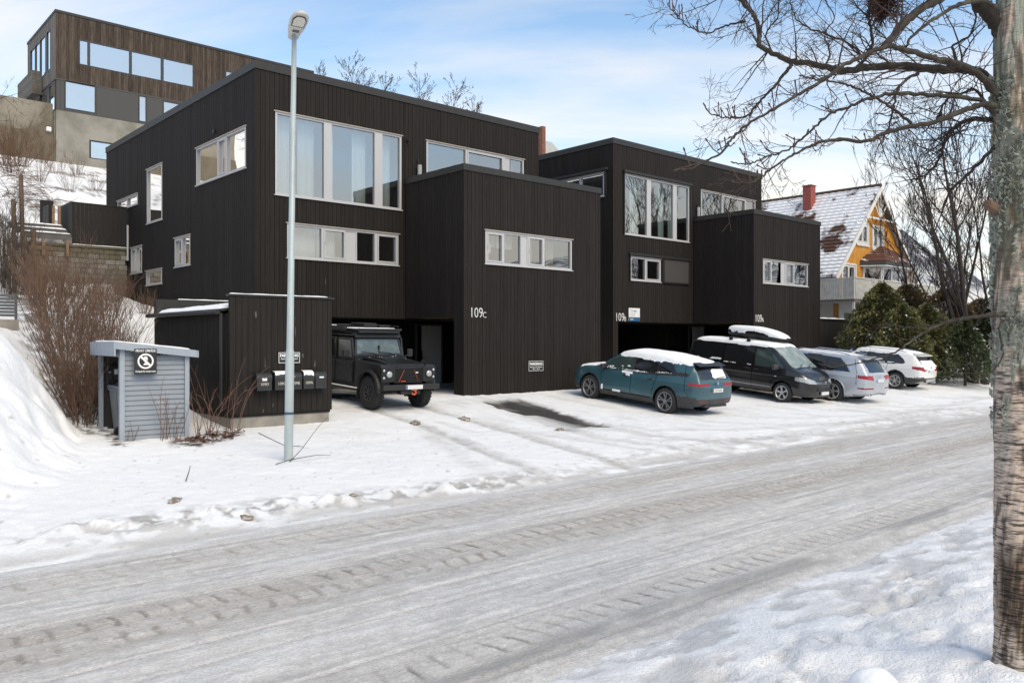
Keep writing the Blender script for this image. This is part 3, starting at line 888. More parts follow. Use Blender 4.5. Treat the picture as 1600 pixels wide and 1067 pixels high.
# things on the sill of the box window
mb = MB(); mb.box(16.72, 17.05, 20.16, 20.17, 2.82, 3.12); tag(mb.build('paper_sheet', mat('paper', (.8, .8, .8), rough=.8)), "white sheet of paper taped inside the window above 109C", 'paper')
mb = MB(); mb.cyl((17.62, 20.25, 2.3), (17.62, 20.25, 2.56), .05, n=12); mb.cyl((17.62, 20.25, 2.56), (17.6, 20.25, 2.9), .012, n=6); tag(mb.build('candlestick', mat('brass', (.5, .45, .4), rough=.4)), "slim candlestick standing inside the window above 109C", 'candlestick')
mb = MB(); mb.cbox(19.55, 19.82, 20.22, 20.27, 2.3, 2.66, .01); tag(mb.build('picture_frame', mat('tan_wood', (.45, .34, .22), rough=.5)), "small tan picture frame leaning in the window above 109C", 'picture frame')
mb = MB(); mb.lathe([(.0, 4.40), (.12, 4.40), (.16, 4.55), (.12, 4.85), (.06, 4.95), (.075, 5.05), (0, 5.05)], 16, c=(27.25, 23.6, 0.12))
vz = mb.build('vase', mat('vase_white', (.6, .62, .6), rough=.3), smooth=True); tag(vz, "white vase with a dark plant in the big window above 109B", 'vase')
mb = MB()
for k in range(14):
    a = random.uniform(0, 6.28); r = random.uniform(.05, .3); h = random.uniform(.15, .5)
    mb.tube([(27.25, 23.6, 5.1), (27.25+r*.5*math.cos(a), 23.6+r*.5*math.sin(a), 5.15+h*.6), (27.25+r*math.cos(a), 23.6+r*math.sin(a), 5.15+h)], [.01, .02, .004], 4)
mb.build('stems', mat('dark_leaf', (.03, .05, .03)), vz)
# ceiling spot that is lit in the big window
mb = MB(); mb.cyl((13.86, 24.6, 7.66), (13.86, 24.6, 7.79), .07, n=14)
sp = mb.build('ceiling_spot', WHITE); tag(sp, "small lit ceiling spot seen through the big left window", 'ceiling light')
mb = MB(); mb.cyl((13.86, 24.6, 7.645), (13.86, 24.6, 7.658), .06, n=14); mb.build('bulb', mat('lit_bulb', (1, .95, .85), emit=((1, .9, .75), 14)), sp)
# brass slat pendant in the corner window
mb = MB()
for k in range(5): mb.cbox(11.4, 11.45, 23.9, 25.2, 5.70+k*.07, 5.72+k*.07, .004)
tag(mb.build('pendant_lamp', mat('warm_slat', (.8, .5, .2), emit=((1, .6, .25), 1.2))), "warm lit slatted pendant lamp in the upper corner window of the left wall", 'pendant lamp')

# numbers, signs and fittings
def number(txt, sub, x, y, z, size, label, w):
    w *= .86
    e = empty('house_number', (x, y-.012, z), rot=(R(90), 0, 0), label=label, cat='house number', group='white house numbers')
    o = link('numerals', text_mesh(txt, size, TEXTW, .01, 'LEFT', sx=.80, bold=-.006), e)
    o2 = link('letter', text_mesh(sub, size*.58, TEXTW, .01, 'LEFT', sx=.9, bold=-.003), e); o2.location = (w, 0, 0)
number('109', 'C', 15.88, 19.8, .74, .45, "white number 109C on the projecting box of the left house", .60)
number('109', 'B', 26.23, 22.96, .86, .50, "white number 109B beside the small notice on the right house", .66)
number('109', 'A', 31.79, 19.8, .85, .48, "white number 109A on the box above the black van", .64)
mb = MB(); mb.cbox(27.10, 27.83, YF-.03, YF-.006, .87, 1.43, .004)
e = mb.build('notice_board', mat('board_white', (.74, .75, .76), rough=.4)); tag(e, "white and blue notice board beside the number 109B", 'sign')
mb = MB(); mb.box(27.10, 27.83, YF-.034, YF-.031, .87, 1.04); mb.build('blue_band', mat('board_blue', (.02, .10, .22), rough=.4), e)
for t_, s_, x_, z_, m_ in (('Til salgs', .13, 27.2, 1.27, mat('grey_print', (.25, .27, .3))), ('For mer info', .06, 27.2, 1.18, MATS['grey_print']), ('se annonsen', .06, 27.2, 1.10, MATS['grey_print']), ('sne', .15, 27.18, .915, WHITE)):
    o = link('lettering', text_mesh(t_, s_, m_, .001, 'LEFT'), e); o.location = (x_, YF-.0365, z_); o.rotation_euler = (R(90), 0, 0)
def park_sign(x0, x1, y, z0, z1, label, t2):
    mb = MB(); mb.cbox(x0, x1, y-.025, y-.006, z0, z1, .003)
    e = mb.build('parking_sign', mat('sign_black', (.02, .02, .02), rough=.4)); tag(e, label, 'sign', 'black parking signs')
    w, h = x1-x0, z1-z0
    mb = MB(); b = .018
    mb.box(x0+.012, x1-.012, y-.0285, y-.0255, z0+.012, z0+.012+b*.6); mb.box(x0+.012, x1-.012, y-.0285, y-.0255, z1-.012-b*.6, z1-.012)
    mb.box(x0+.012, x0+.012+b*.6, y-.0285, y-.0255, z0+.024, z1-.024); mb.box(x1-.012-b*.6, x1-.012, y-.0285, y-.0255, z0+.024, z1-.024)
    mb.build('border', WHITE, e)
    def txt(t_, s_, zz, bold=0):
        me = text_mesh(t_, s_, WHITE, .001, 'CENTER', bold=bold)
        xs = [v.co.x for v in me.vertices]; k = min(1, w*.84/(max(xs)-min(xs)))
        o = link('lettering', me, e); o.location = ((x0+x1)/2, y-.0285, zz); o.rotation_euler = (R(90), 0, 0); o.scale = (k, 1, 1)
    txt('PARKERING', h*.34, z0+h*.58, .004)
    for i, t_ in enumerate(t2): txt(t_, h*.17, z0+h*(.36-.2*i), .001)
park_sign(18.34, 19.02, 19.8, -.98, -.63, "black parking sign with white print low on the wall under the 109C window", ['Reservert for beboere', '109 C  109 D'])
# wall lamps / heaters
def wall_lamp(x, y, z, label):
    e = empty('wall_heater', (x, y, z), label=label, cat='wall heater', group='terrace wall heaters')
    mb = MB(); mb.cyl((0, -.12, 0), (0, -.12, .42), .075, n=14); mb.build('body', mat('heater_grey', (.35, .36, .36), rough=.35), e, smooth=False)
    mb = MB(); mb.box(-.02, .02, -.05, -.004, .30, .62); mb.cyl((.0, -.12, .5), (.0, -.03, .5), .012, n=6); mb.cyl((0, -.12, .42), (0, -.12, .5), .012, n=6); mb.build('bracket', BLACKP, e)
wall_lamp(16.18, 22.96, 5.52, "grey cylinder heater on the wall left of the terrace window, left house")
wall_lamp(31.95, 22.96, 5.80, "dark cylinder heater on the wall left of the terrace window, right house")
def cam_box(x, y, z, label):
    mb = MB(); mb.cbox(x-.04, x+.04, y-.1, y-.004, z-.04, z+.04, .01); mb.cyl((x, y-.16, z-.01), (x, y-.1, z), .03, n=10)
    tag(mb.build('wall_lamp', BLACKP), label, 'wall lamp', 'small black wall fittings')
cam_box(15.75, 22.96, 6.72, "small black fitting right of the big window, left house")
mb = MB(); mb.cbox(10.36, 10.424, 25.9, 26.0, 6.62, 6.75, .01); tag(mb.build('wall_lamp', BLACKP), "small black fitting above the corner window on the left wall", 'wall lamp', 'small black wall fittings')
# lower left: light downpipe on the left wall
mb = MB(); mb.cyl((10.38, 34.55, 3.2), (10.38, 34.55, 4.6), .04, n=8); tag(mb.build('downpipe', WHITEFRAME), "short pale downpipe where the fence meets the left wall", 'downpipe')
# ------------------------------------------------------------------ black storage shed with the mailboxes
SX0, SX1, SY0, SY1 = 7.29, 9.77, 17.35, 22.1
SD = empty('storage_shed', (SX0, SY0, -1.9), label="small black-stained storage shed with mailboxes on its front", cat='shed')
def wp(o, root):
    o.matrix_parent_inverse = Matrix.Translation(root.location).inverted(); return o
mb = MB()
mb.box(SX0+.03, SX1-.03, SY0+.03, SY0+.13, -1.66, 1.0); mb.box(SX0+.03, SX0+.13, SY0+.14, SY1-.03, -1.66, .62)
mb.box(SX1-.13, SX1-.03, SY0+.14, SY1-.03, -1.66, 1.03); mb.box(SX0+.14, SX1-.14, SY1-.13, SY1-.03, -1.66, 1.05)
wp(mb.build('wall', BLACKWALL, SD), SD)
k = 0; u = SX0; rng = random.Random(5)
while u < SX1-.02:                                             # front boards, one by one
    b = min(u+.139, SX1)
    mb = MB(); mb.box(u+.004, b-.004, SY0-rng.uniform(0, .006), SY0+.028, -1.60, .985)
    wp(mb.build('board', SHEDWOOD, SD), SD); u += .139
u = SY0+.16
while u < SY1-.02:                                             # left side boards
    b = min(u+.115, SY1)
    mb = MB(); mb.box(SX0-rng.uniform(0, .005), SX0+.028, u+.004, b-.004, -1.55+.10*(u-SY0)/4.7, .60)
    wp(mb.build('board', SHEDWOOD, SD), SD); u += .115
mb = MB(); mb.box(SX0+.05, SX1-.05, SY0+.05, SY0+.25, -2.3, -1.62); mb.box(SX0+.04, SX0+.25, SY0+.26, SY1, -2.3, -1.60); mb.box(SX1-.25, SX1-.05, SY0+.26, SY1, -2.3, -1.62)
wp(mb.build('plinth', CONCRETE, SD), SD)
mb = MB(); mb.prism([(SX0-.12, .66), (SX1-.02, .98), (SX1-.02, 1.03), (SX0-.12, .71)], SY0+.16, SY1+.05, 'y')
mb.box(SX0+.0, SX1+.02, SY1-.14, SY1+.03, .62, 1.07)
wp(mb.build('roof', CAPMETAL, SD), SD)
mb = MB(); mb.box(SX0-.03, SX1+.06, SY0-.03, SY0+.15, .99, 1.03); mb.box(SX1-.10, SX1+.05, SY0+.16, SY1, 1.0, 1.06); mb.box(SX0-.02, SX1+.04, SY1-.02, SY1+.06, 1.072, 1.10)
wp(mb.build('roof_trim', CAPMETAL, SD), SD)
mb = MB(); mb.cyl((SX0-.17, SY0+.2, .645), (SX0-.17, SY1, .655), .055, n=10); mb.cyl((SX0-.08, SY0+.24, -1.5), (SX0-.08, SY0+.24, .62), .04, n=10)
wp(mb.build('gutter', BLACKP, SD), SD)
def snow_slab(name, x0, x1, y0, y1, zf, th, parent, root, n=(40, 14), seed=0, edge=.06, **k):
    """soft rounded layer of snow lying on z = zf(x, y)"""
    xs = np.linspace(x0, x1, n[0]); ys = np.linspace(y0, y1, n[1])
    X, Y = np.meshgrid(xs, ys)
    e = np.minimum(np.minimum(X-x0, x1-X), np.minimum(Y-y0, y1-Y))
    nz = fbm(X*3+seed, Y*3+seed, 3)
    Z = zf(X, Y)+th*np.clip(sstep(-.001, edge, e)*(.55+.9*nz), 0, 2)+.002
    b = zf(X, Y)-.004
    V = np.concatenate([np.stack([X, Y, Z], -1).reshape(-1, 3), np.stack([X, Y, b], -1).reshape(-1, 3)])
    me = np_mesh(name, V, grid_faces(n[1], n[0]), SNOW)
    o = link(name, me, parent, kind='stuff', **k)
    if root is not None: wp(o, root)
    return o
snow_slab('roof_snow', SX0-.1, SX1-.6, SY0+.3, SY0+4.2, lambda x, y: .71+.127*(x-SX0+.12), .07, SD, SD, (24, 60))
snow_slab('roof_snow', SX0+.02, SX1-.1, SY0-.02, SY0+.13, lambda x, y: 1.031+0*x, .022, SD, SD, (60, 8), 3, .03)
snow_slab('roof_snow', SX0+.6, SX1-.05, SY1-.01, SY1+.05, lambda x, y: 1.101+0*x, .02, SD, SD, (60, 6), 8, .02)
park_sign(8.40, 8.94, SY0-.005, -.50, -.235, "black parking sign with white border above the mailboxes, half hidden by the lamp post", ['Reservert for beboere'])
GOLD = mat('mailbox_digits', (.60, .56, .45), rough=.5)
def mailbox(x, w, txt, label, snow=0, sticker=None, zt=-.61, zb=-1.06):
    y1, y0 = SY0-.008, SY0-.34
    e = empty('mailbox', (x-.16, SY0, zb-.02), label=label, cat='mailbox', group='row of black mailboxes')
    e.scale = (.95, .72, .86)
    P = [(-.30, -.0), (-.012, 0), (-.012, .45), (-.12, .452), (-.22, .435), (-.275, .39), (-.30, .32)]
    mb = MB(); mb.prism(P, 0, w, 'x'); o = mb.build('box', mat('mailbox_black', (.020, .020, .021), rough=.42, var=.2, vscale=8), e)
    L = [(-.30, .25), (-.306, .25), (-.306, .325), (-.28, .398), (-.222, .445), (-.12, .462), (-.012, .460), (-.012, .452), (-.12, .452), (-.22, .435), (-.275, .39), (-.30, .32)]
    mb = MB(); mb.prism(L, -.008, w+.008, 'x'); mb.build('lid', MATS['mailbox_black'], e)
    if txt:
        o = link('digits', text_mesh(txt, .105, GOLD, .002, 'CENTER', sx=.9), e); o.location = (w/2, -.3085, .13); o.rotation_euler = (R(90), 0, 0)
    if sticker:
        mb = MB(); a, b, c, d = sticker; mb.box(a, b, -.3078, -.3062, c, d); mb.build('name_label', WHITE, e)
    if snow:
        xs = np.linspace(.01, w-.01, 20); us = np.linspace(0, 1, 12)
        pr = np.array([(-.30, .30), (-.29, .37), (-.25, .425), (-.17, .457), (-.03, .464)])
        tt = np.linspace(0, 1, 5)
        Xs, U = np.meshgrid(xs, us)
        keep = sstep(snow-.15, snow+.1, U+.35*(vnoise(Xs*16+x*9, U*2)-.5))
        Yp = np.interp(U, tt, pr[:, 0]); Zp = np.interp(U, tt, pr[:, 1])
        V = np.stack([Xs, Yp-.022*keep+.004, Zp+.03*keep-.004], -1).reshape(-1, 3)
        link('lid_snow', np_mesh('lid_snow', V, grid_faces(12, 20), SNOW), e, kind='stuff')
mailbox(7.98, .36, '109D', "mailbox marked 109D, first of the row from the left, with a small white label", 0, (.12, .24, .25, .32))
mailbox(8.40, .33, '109C', "mailbox marked 109C with a patch of snow on its lid", .45)
mailbox(8.76, .30, '109B', "mailbox marked 109B, partly hidden behind the lamp post", 0, (.02, .12, .33, .345))
mailbox(9.09, .28, '109A', "mailbox marked 109A with thick snow over its lid", .25)
mailbox(9.39, .29, None, "unnumbered mailbox at the right end of the row", 0, (.10, .22, .28, .32))

# ------------------------------------------------------------------ grey bin shelter
BS = Vector((4.98, 16.98, -2.05))
ang = R(-2)                       # front wall direction
BH = empty('bin_shelter', BS, rot=(0, 0, ang), label="small grey weatherboarded bin shelter with a prohibition sign", cat='shed')
W_, D_ = 1.26, 1.62                                            # local x along the boarded wall, local y backwards
GREYB = mat('grey_paint', (.235, .265, .30), rough=.6, var=.10, vscale=5, stretch=(.4, 3, 3), bump=.15, bscale=12)
GREYT = mat('grey_trim', (.30, .34, .385), rough=.55, var=.08)
def roofz(x): return 2.02-.115*x
for k in range(20):
    z0 = .02+k*.098
    mb = MB()
    zt0, zt1 = min(z0+.096, roofz(.06)-.10), min(z0+.096, roofz(W_)-.10)
    if zt1 <= z0+.02 and zt0 <= z0+.02: continue
    x1 = W_-.06
    if zt1 <= z0+.02: x1 = .06+(W_-.12)*.5; zt1 = z0+.02
    mb.add([(.06, .0, z0), (x1, .0, z0), (x1, .02, zt1), (.06, .02, zt0), (.06, .03, z0), (x1, .03, z0), (x1, .03, zt1), (.06, .03, zt0)],
           [(0, 1, 2, 3), (4, 7, 6, 5), (0, 4, 5, 1), (3, 2, 6, 7), (0, 3, 7, 4), (1, 5, 6, 2)])
    mb.v = [(x, y-.004 if i % 8 < 2 else y, z) for i, (x, y, z) in enumerate(mb.v)]
    mb.build('board', GREYB, BH)
for x0, x1, y0, y1 in ((-.03, .058, -.03, .06), (W_-.058, W_+.03, -.03, .06), (-.03, .05, D_-.08, D_), (W_-.06, W_+.02, D_-.08, D_)):
    mb = MB(); mb.add([(x0, y0, -.3), (x1, y0, -.3), (x1, y1, -.3), (x0, y1, -.3), (x0, y0, roofz(x0)-.055), (x1, y0, roofz(x1)-.055), (x1, y1, roofz(x1)-.055), (x0, y1, roofz(x0)-.055)],
           [(0, 3, 2, 1), (4, 5, 6, 7), (0, 1, 5, 4), (1, 2, 6, 5), (2, 3, 7, 6), (3, 0, 4, 7)])
    mb.build('post', GREYT, BH)
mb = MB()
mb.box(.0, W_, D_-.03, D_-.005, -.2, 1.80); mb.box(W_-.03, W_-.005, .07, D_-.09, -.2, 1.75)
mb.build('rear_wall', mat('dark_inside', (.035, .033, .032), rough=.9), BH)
def sheared(y0, y1, x0, x1, t0, t1):
    return [(x0, y0, roofz(x0)+t0), (x1, y0, roofz(x1)+t0), (x1, y1, roofz(x1)+t0), (x0, y1, roofz(x0)+t0), (x0, y0, roofz(x0)+t1), (x1, y0, roofz(x1)+t1), (x1, y1, roofz(x1)+t1), (x0, y1, roofz(x0)+t1)]
HEX = [(0, 3, 2, 1), (4, 5, 6, 7), (0, 1, 5, 4), (1, 2, 6, 5), (2, 3, 7, 6), (3, 0, 4, 7)]
mb = MB(); mb.add(sheared(-.10, D_+.08, -.12, W_+.14, -.03, -.008), HEX)
n = 44
for k in range(n):                                             # corrugated sheet
    y = -.11+k*(D_+.2)/n
    mb.add(sheared(y, y+(D_+.2)/n*.55, -.13, W_+.15, -.006, .014), HEX)
mb.build('roof_sheet', mat('corrugated_steel', (.42, .43, .44), rough=.45, metal=.5), BH)
mb = MB(); mb.add(sheared(-.135, -.108, -.13, W_+.15, -.13, .0), HEX); mb.build('fascia', GREYT, BH)
mb = MB(); mb.box(-.165, -.135, -.15, D_+.1, roofz(0)-.25, roofz(0)+.02); mb.build('fascia', GREYT, BH)
mb = MB(); mb.box(-.02, .04, .062, D_-.085, roofz(0)-.27, roofz(0)-.12); mb.build('lintel', GREYT, BH)
mb = MB(); mb.box(W_+.152, W_+.18, -.14, D_+.1, roofz(W_)-.15, roofz(W_)-.01)
mb.build('fascia', GREYT, BH)
o = snow_slab('roof_snow', -.10, W_+.12, .1, D_+.05, lambda x, y: roofz(x)+.016, .03, BH, None, (40, 24), 5, .05)
mb = MB(); mb.cbox(.20, .62, -.055, -.040, 1.36, 1.86, .008)
sg = mb.build('prohibition_sign', mat('sign_brown_black', (.022, .020, .019), rough=.35))
sg.location = BS+Matrix.Rotation(ang, 3, 'Z') @ Vector((0, -.092, .05)); sg.rotation_euler = (0, 0, ang); tag(sg, "black sign with a white crossed-out vehicle symbol on the grey bin shelter", 'sign')
mb = MB()
nn = 48
def ringpts(r): return [(.41+r*math.cos(2*math.pi*i/nn), -.0572, 1.615+r*math.sin(2*math.pi*i/nn)) for i in range(nn)]
mb.add(ringpts(.15)+ringpts(.118), [(i, (i+1) % nn, nn+(i+1) % nn, nn+i) for i in range(nn)])
s2 = .118*.7071; w2 = .014
mb.quad((.41-s2-w2, -.0574, 1.615+s2-w2), (.41+s2-w2, -.0574, 1.615-s2-w2), (.41+s2+w2, -.0574, 1.615-s2+w2), (.41-s2+w2, -.0574, 1.615+s2+w2))
mb.box(.375, .445, -.057, -.0565, 1.66, 1.695); mb.box(.386, .434, -.0567, -.0563, 1.70, 1.712)                 # car
mb.prism([(.365, 1.655), (.455, 1.655), (.455, 1.635), (.365, 1.635)], -.057, -.0565, 'y')
mb.prism([(.36, 1.54), (.46, 1.54), (.43, 1.575), (.39, 1.575)], -.057, -.0565, 'y'); mb.box(.395, .425, -.057, -.0565, 1.578, 1.612)
mb.build('pictogram', WHITE, sg)
for t_, s_, z_ in (('PRIVAT OMRÅDE', .07, 1.795), ('Forbudt for motorvogn', .052, 1.40)):
    me = text_mesh(t_, s_, WHITE, .0006, 'CENTER', bold=.001); xs = [v.co.x for v in me.vertices]; kx = .37/(max(xs)-min(xs))
    o = link('lettering', me, sg); o.location = (.41, -.0575, z_); o.rotation_euler = (R(90), 0, 0); o.scale = (kx, 1, 1)
BINM = mat('bin_grey', (.17, .18, .19), rough=.5, var=.15)
def wheelie(x, y, rz, m, label):
    e = empty('wheelie_bin', BS+Matrix.Rotation(ang, 3, 'Z') @ Vector((x, y, .12)), rot=(0, 0, ang+rz), label=label, cat='bin', group='wheelie bins in the shelter')
    mb = MB()
    def ring(w, d, z): return [(-w, -d, z), (w, -d, z), (w, d, z), (-w, d, z)]
    v = ring(.20, .24, .06)+ring(.26, .32, .93)+ring(.28, .34, .93)+ring(.28, .34, .97)
    f = [(3, 2, 1, 0)]
    for j in range(3):
        for i in range(4): f.append((j*4+i, j*4+(i+1) % 4, j*4+4+(i+1) % 4, j*4+4+i))
    mb.add(v, f)
    for xx in (-.12, 0, .12): mb.add([(xx-.015, -.262, .15), (xx+.015, -.262, .15), (xx+.015, -.338, .90), (xx-.015, -.338, .90), (xx-.015, -.24, .15), (xx+.015, -.24, .15), (xx+.015, -.31, .90), (xx-.015, -.31, .90)], [(0, 1, 2, 3), (0, 3, 7, 4), (1, 5, 6, 2), (3, 2, 6, 7), (0, 4, 5, 1)])
    mb.build('body', m, e)
    mb = MB(); mb.cbox(-.29, .29, -.36, .36, .972, 1.03, .025); mb.cbox(-.2, .2, -.26, .22, 1.03, 1.07, .03); mb.build('lid', m, e)
    mb = MB(); mb.cyl((-.24, .34, 1.0), (.24, .34, 1.0), .018, n=8); mb.build('handle', m, e)
    for s in (-1, 1):
        mb = MB(); mb.cyl((s*.22, .26, .10), (s*.28, .26, .10), .10, n=16); mb.build('wheel', BLACKP, e)
wheelie(.42, .50, R(90), BINM, "grey wheelie bin nearest the opening of the bin shelter")
wheelie(.44, 1.12, R(90), BINM, "grey wheelie bin deeper inside the bin shelter")
mb = MB(); mb.cbox(.10, .46, D_-.16, D_-.035, 1.02, 1.56, .02); o = mb.build('wall_box', BLACKP); o.location = BS; o.rotation_euler = (0, 0, ang)
tag(o, "black box with a white label hung on the shelter's rear wall", 'box')
mb = MB(); mb.box(.24, .36, D_-.164, D_-.161, 1.36, 1.47); mb.box(.14, .17, D_-.164, D_-.161, 1.40, 1.42); mb.box(.40, .44, D_-.164, D_-.161, 1.40, 1.42); mb.build('label_sheet', WHITE, o)

# ------------------------------------------------------------------ street lamp
LP = Vector((6.97, 13.96, gz(6.97, 13.96)-.1))
LM = empty('street_lamp', LP, rot=(0, R(.85), 0), label="tall galvanised street lamp post with an oval head, standing in the snow", cat='street lamp')
GALV = mat('galvanised_steel', (.40, .455, .46), rough=.55, metal=.25, var=.14, vscale=5, stretch=(1, 1, .25), bump=.05)
mb = MB(); mb.lathe([(.080, -.2), (.080, 2.05), (.078, 2.06), (.068, 2.12), (.064, 2.14), (.044, 7.92), (.0, 7.93)], 20); mb.build('pole', GALV, LM, smooth=True)
mb = MB(); mb.lathe([(.083, .94), (.083, .985)], 20); mb.build('sticker', mat('blue_sticker', (.03, .07, .12), rough=.4), LM)
# head: flat teardrop reaching towards the road (to the right of the photo), tilted up a little
HDir = Vector((-.24, -.97, 0)).normalized()
hd = empty('tmp', (0, 0, 0)); bpy.data.objects.remove(hd)
def head_pt(a, s, h):
    side = Vector((-HDir.y, HDir.x, 0)); upv = (Vector((0, 0, 1))-HDir*.32).normalized(); fw = (HDir+Vector((0, 0, .32))).normalized()
    return Vector((0, 0, 7.90))+fw*a+side*s+upv*h
mb = MB()
prof = [(-.14, .055), (-.12, .09), (.0, .115), (.18, .15), (.36, .165), (.50, .15), (.58, .11), (.62, .05)]
N = 12; rows = []
for a, w in prof:
    for i in range(N):
        t = 2*math.pi*i/N; c, s = math.cos(t), math.sin(t)
        rows.append(head_pt(a, w*c, (.055 if s > 0 else .035)*s+(.02 if -.1 < a < .6 else 0)))
fs = [(j*N+i, j*N+(i+1) % N, j*N+N+(i+1) % N, j*N+N+i) for j in range(len(prof)-1) for i in range(N)]
fs += [tuple(range(N))[::-1], tuple(range(len(rows)-N, len(rows)))]
mb.add(rows, fs); mb.build('lamp_housing', mat('lamp_grey', (.52, .52, .50), rough=.4), LM, smooth=True)
mb = MB()
pl = [(.24, -.115), (.24, .115), (.44, .125), (.53, .075), (.55, 0), (.53, -.075), (.44, -.125)]
mb.add([head_pt(a, s, -.019) for a, s in pl]+[head_pt(a, s, -.004) for a, s in pl], [tuple(range(7)), tuple(range(7, 14))[::-1]]+[(i, (i+1) % 7, 7+(i+1) % 7, 7+i) for i in range(7)])
mb.build('lens_frame', mat('lens_frame', (.10, .08, .06), rough=.5), LM)
mb = MB(); pl2 = [(.265, -.10), (.265, .10), (.43, .105), (.51, .062), (.525, 0), (.51, -.062), (.43, -.105)]
mb.add([head_pt(a, s, -.024) for a, s in pl2], [tuple(range(7))]); mb.build('lens', mat('lens_white', (.62, .60, .55), rough=.25), LM)
mb = MB(); mb.add([head_pt(a, s, -.022) for a, s in ((.08, -.06), (.08, .06), (.15, .06), (.15, -.06))], [(0, 1, 2, 3)]); mb.build('type_plate', mat('plate_dark', (.12, .11, .10)), LM)

# ------------------------------------------------------------------ stone retaining wall, terrace fence, steps
RW = empty('retaining_wall', (7.2, 34.65, 1.3), label="low grey block retaining wall below the black terrace fence", cat='retaining wall')
mb = MB(); mb.box(6.9, 10.40, 34.72, 35.2, .9, 3.62); wp(mb.build('core', mat('wall_core', (.05, .048, .042), rough=.95), RW), RW)
rng = random.Random(11)
STONES = [mat('stone_%s' % n, c, rough=.9, var=.25, vscale=4, bump=.5, bscale=12) for n, c in (('grey', (.20, .19, .17)), ('warm', (.175, .16, .135)), ('pale', (.24, .23, .205)), ('mossy', (.13, .12, .085)))]
for r in range(12):
    z = 1.25+r*.195; x = 6.95-(.2 if r % 2 else 0)
    while x < 10.38:
        w = rng.choice([.38, .40, .42]); a, b = max(x, 6.9), min(x+w-.012, 10.39)
        if b-a > .06:
            mb = MB(); mb.cbox(a, b, 34.65-rng.uniform(0, .02), 34.75, z+.004, z+.188, .012)
            wp(mb.build('block', STONES[3] if (r > 9 and rng.random() < .7) else rng.choice(STONES[:3]), RW), RW)
        x += w
mb = MB(); mb.cbox(6.88, 10.40, 34.60, 35.2, 3.60, 3.70, .015); wp(mb.build('coping', STONES[3], RW), RW)
snow_slab('coping_snow', 8.4, 10.38, 34.6, 34.66, lambda x, y: 3.70+0*x, .025, RW, RW, (50, 5), 2, .02)
FN = empty('terrace_fence', (8.4, 34.7, 3.7), label="tall black board fence around the terrace against the left wall", cat='fence')
FENCEW = mat('fence_stain', (.014, .012, .012), rough=.8, var=.3, vscale=3, stretch=(6, 6, .4), island=.2)
FENCEG = mat('fence_grey', (.050, .050, .052), rough=.8, var=.3, vscale=3, stretch=(6, 6, .4), island=.2)
u = 8.40
while u < 10.38:
    mb = MB(); mb.box(u+.004, min(u+.145, 10.39), 34.68, 34.705, 3.72, 5.30); wp(mb.build('board', FENCEW, FN), FN); u += .148
u = 34.72
while u < 36.4:
    mb = MB(); mb.box(8.385, 8.41, u+.004, u+.142, 3.95, 5.28); wp(mb.build('board', FENCEG, FN), FN); u += .148
mb = MB(); mb.box(8.36, 10.395, 34.655, 34.74, 5.302, 5.335); mb.box(8.36, 8.44, 34.745, 36.4, 5.302, 5.335); wp(mb.build('fence_cap', CAPMETAL, FN), FN)
FN2 = empty('fence_panel', (7.75, 36.2, 3.9), label="short dark fence return with pale wooden posts beside the terrace steps", cat='fence')
for k in range(5):
    mb = MB(); mb.box(7.72, 7.745, 35.3+k*.17, 35.45+k*.17, 4.2, 5.22); wp(mb.build('board', FENCEG, FN2), FN2)
for x, y in ((8.05, 35.2), (7.86, 35.25)):
    mb = MB(); mb.box(x, x+.09, y, y+.09, 3.9, 5.2); wp(mb.build('post', mat('raw_post', (.24, .16, .10), rough=.8, var=.2), FN2), FN2)
mb = MB(); mb.box(7.7, 8.16, 36.4, 36.5, 4.2, 5.55); wp(mb.build('end_board', FENCEW, FN2), FN2)
ST = empty('terrace_steps', (6.3, 34.6, 3.5), label="grey plank steps with snow on them beside the terrace fence", cat='steps')
STEPG = mat('step_grey', (.12, .12, .125), rough=.7, var=.2, vscale=3)
for i, (y, z, x0, x1) in enumerate(((34.5, 3.82, 6.65, 8.34), (34.85, 4.02, 6.5, 8.28), (35.15, 4.2, 6.4, 8.2))):
    mb = MB(); mb.box(x0, x1, y, y+.05, z, z+.20); wp(mb.build('riser', STEPG, ST), ST)
    mb = MB(); mb.box(x0, x1, y-.02, y+.36, z+.203, z+.235); t_ = wp(mb.build('tread', STEPG, ST), ST)
    snow_slab('tread_snow', x0+.1, x1-.02, y, y+.3, lambda x, yy, z=z: z+.236+0*x, .05, ST, ST, (40, 10), i*3, .05)
mb = MB()
for x in (6.75, 7.35, 8.15): mb.box(x, x+.10, 34.46, 34.55, 3.2, 3.815)
wp(mb.build('post', mat('raw_post', (.24, .16, .10)), ST), ST)
PS = empty('wooden_posts', (6.4, 33.8, 2.0), label="weathered leaning timber posts with a cross board in front of the steps", cat='posts')
for a, b, w in (((6.95, 33.9, 1.6), (6.95, 33.9, 4.05), .08), ((6.55, 33.4, 1.8), (6.45, 33.4, 5.9), .07), ((6.25, 33.3, 1.8), (6.2, 33.3, 5.0), .07)):
    mb = MB(); mb.cyl(a, b, w, n=6); wp(mb.build('post', mat('weathered_post', (.15, .10, .07), rough=.9, var=.3), PS), PS)
mb = MB(); mb.box(6.3, 7.5, 33.8, 33.85, 3.35, 3.5); mb.box(6.3, 7.3, 33.8, 33.85, 2.9, 3.02); wp(mb.build('cross_board', MATS['weathered_post'], PS), PS)
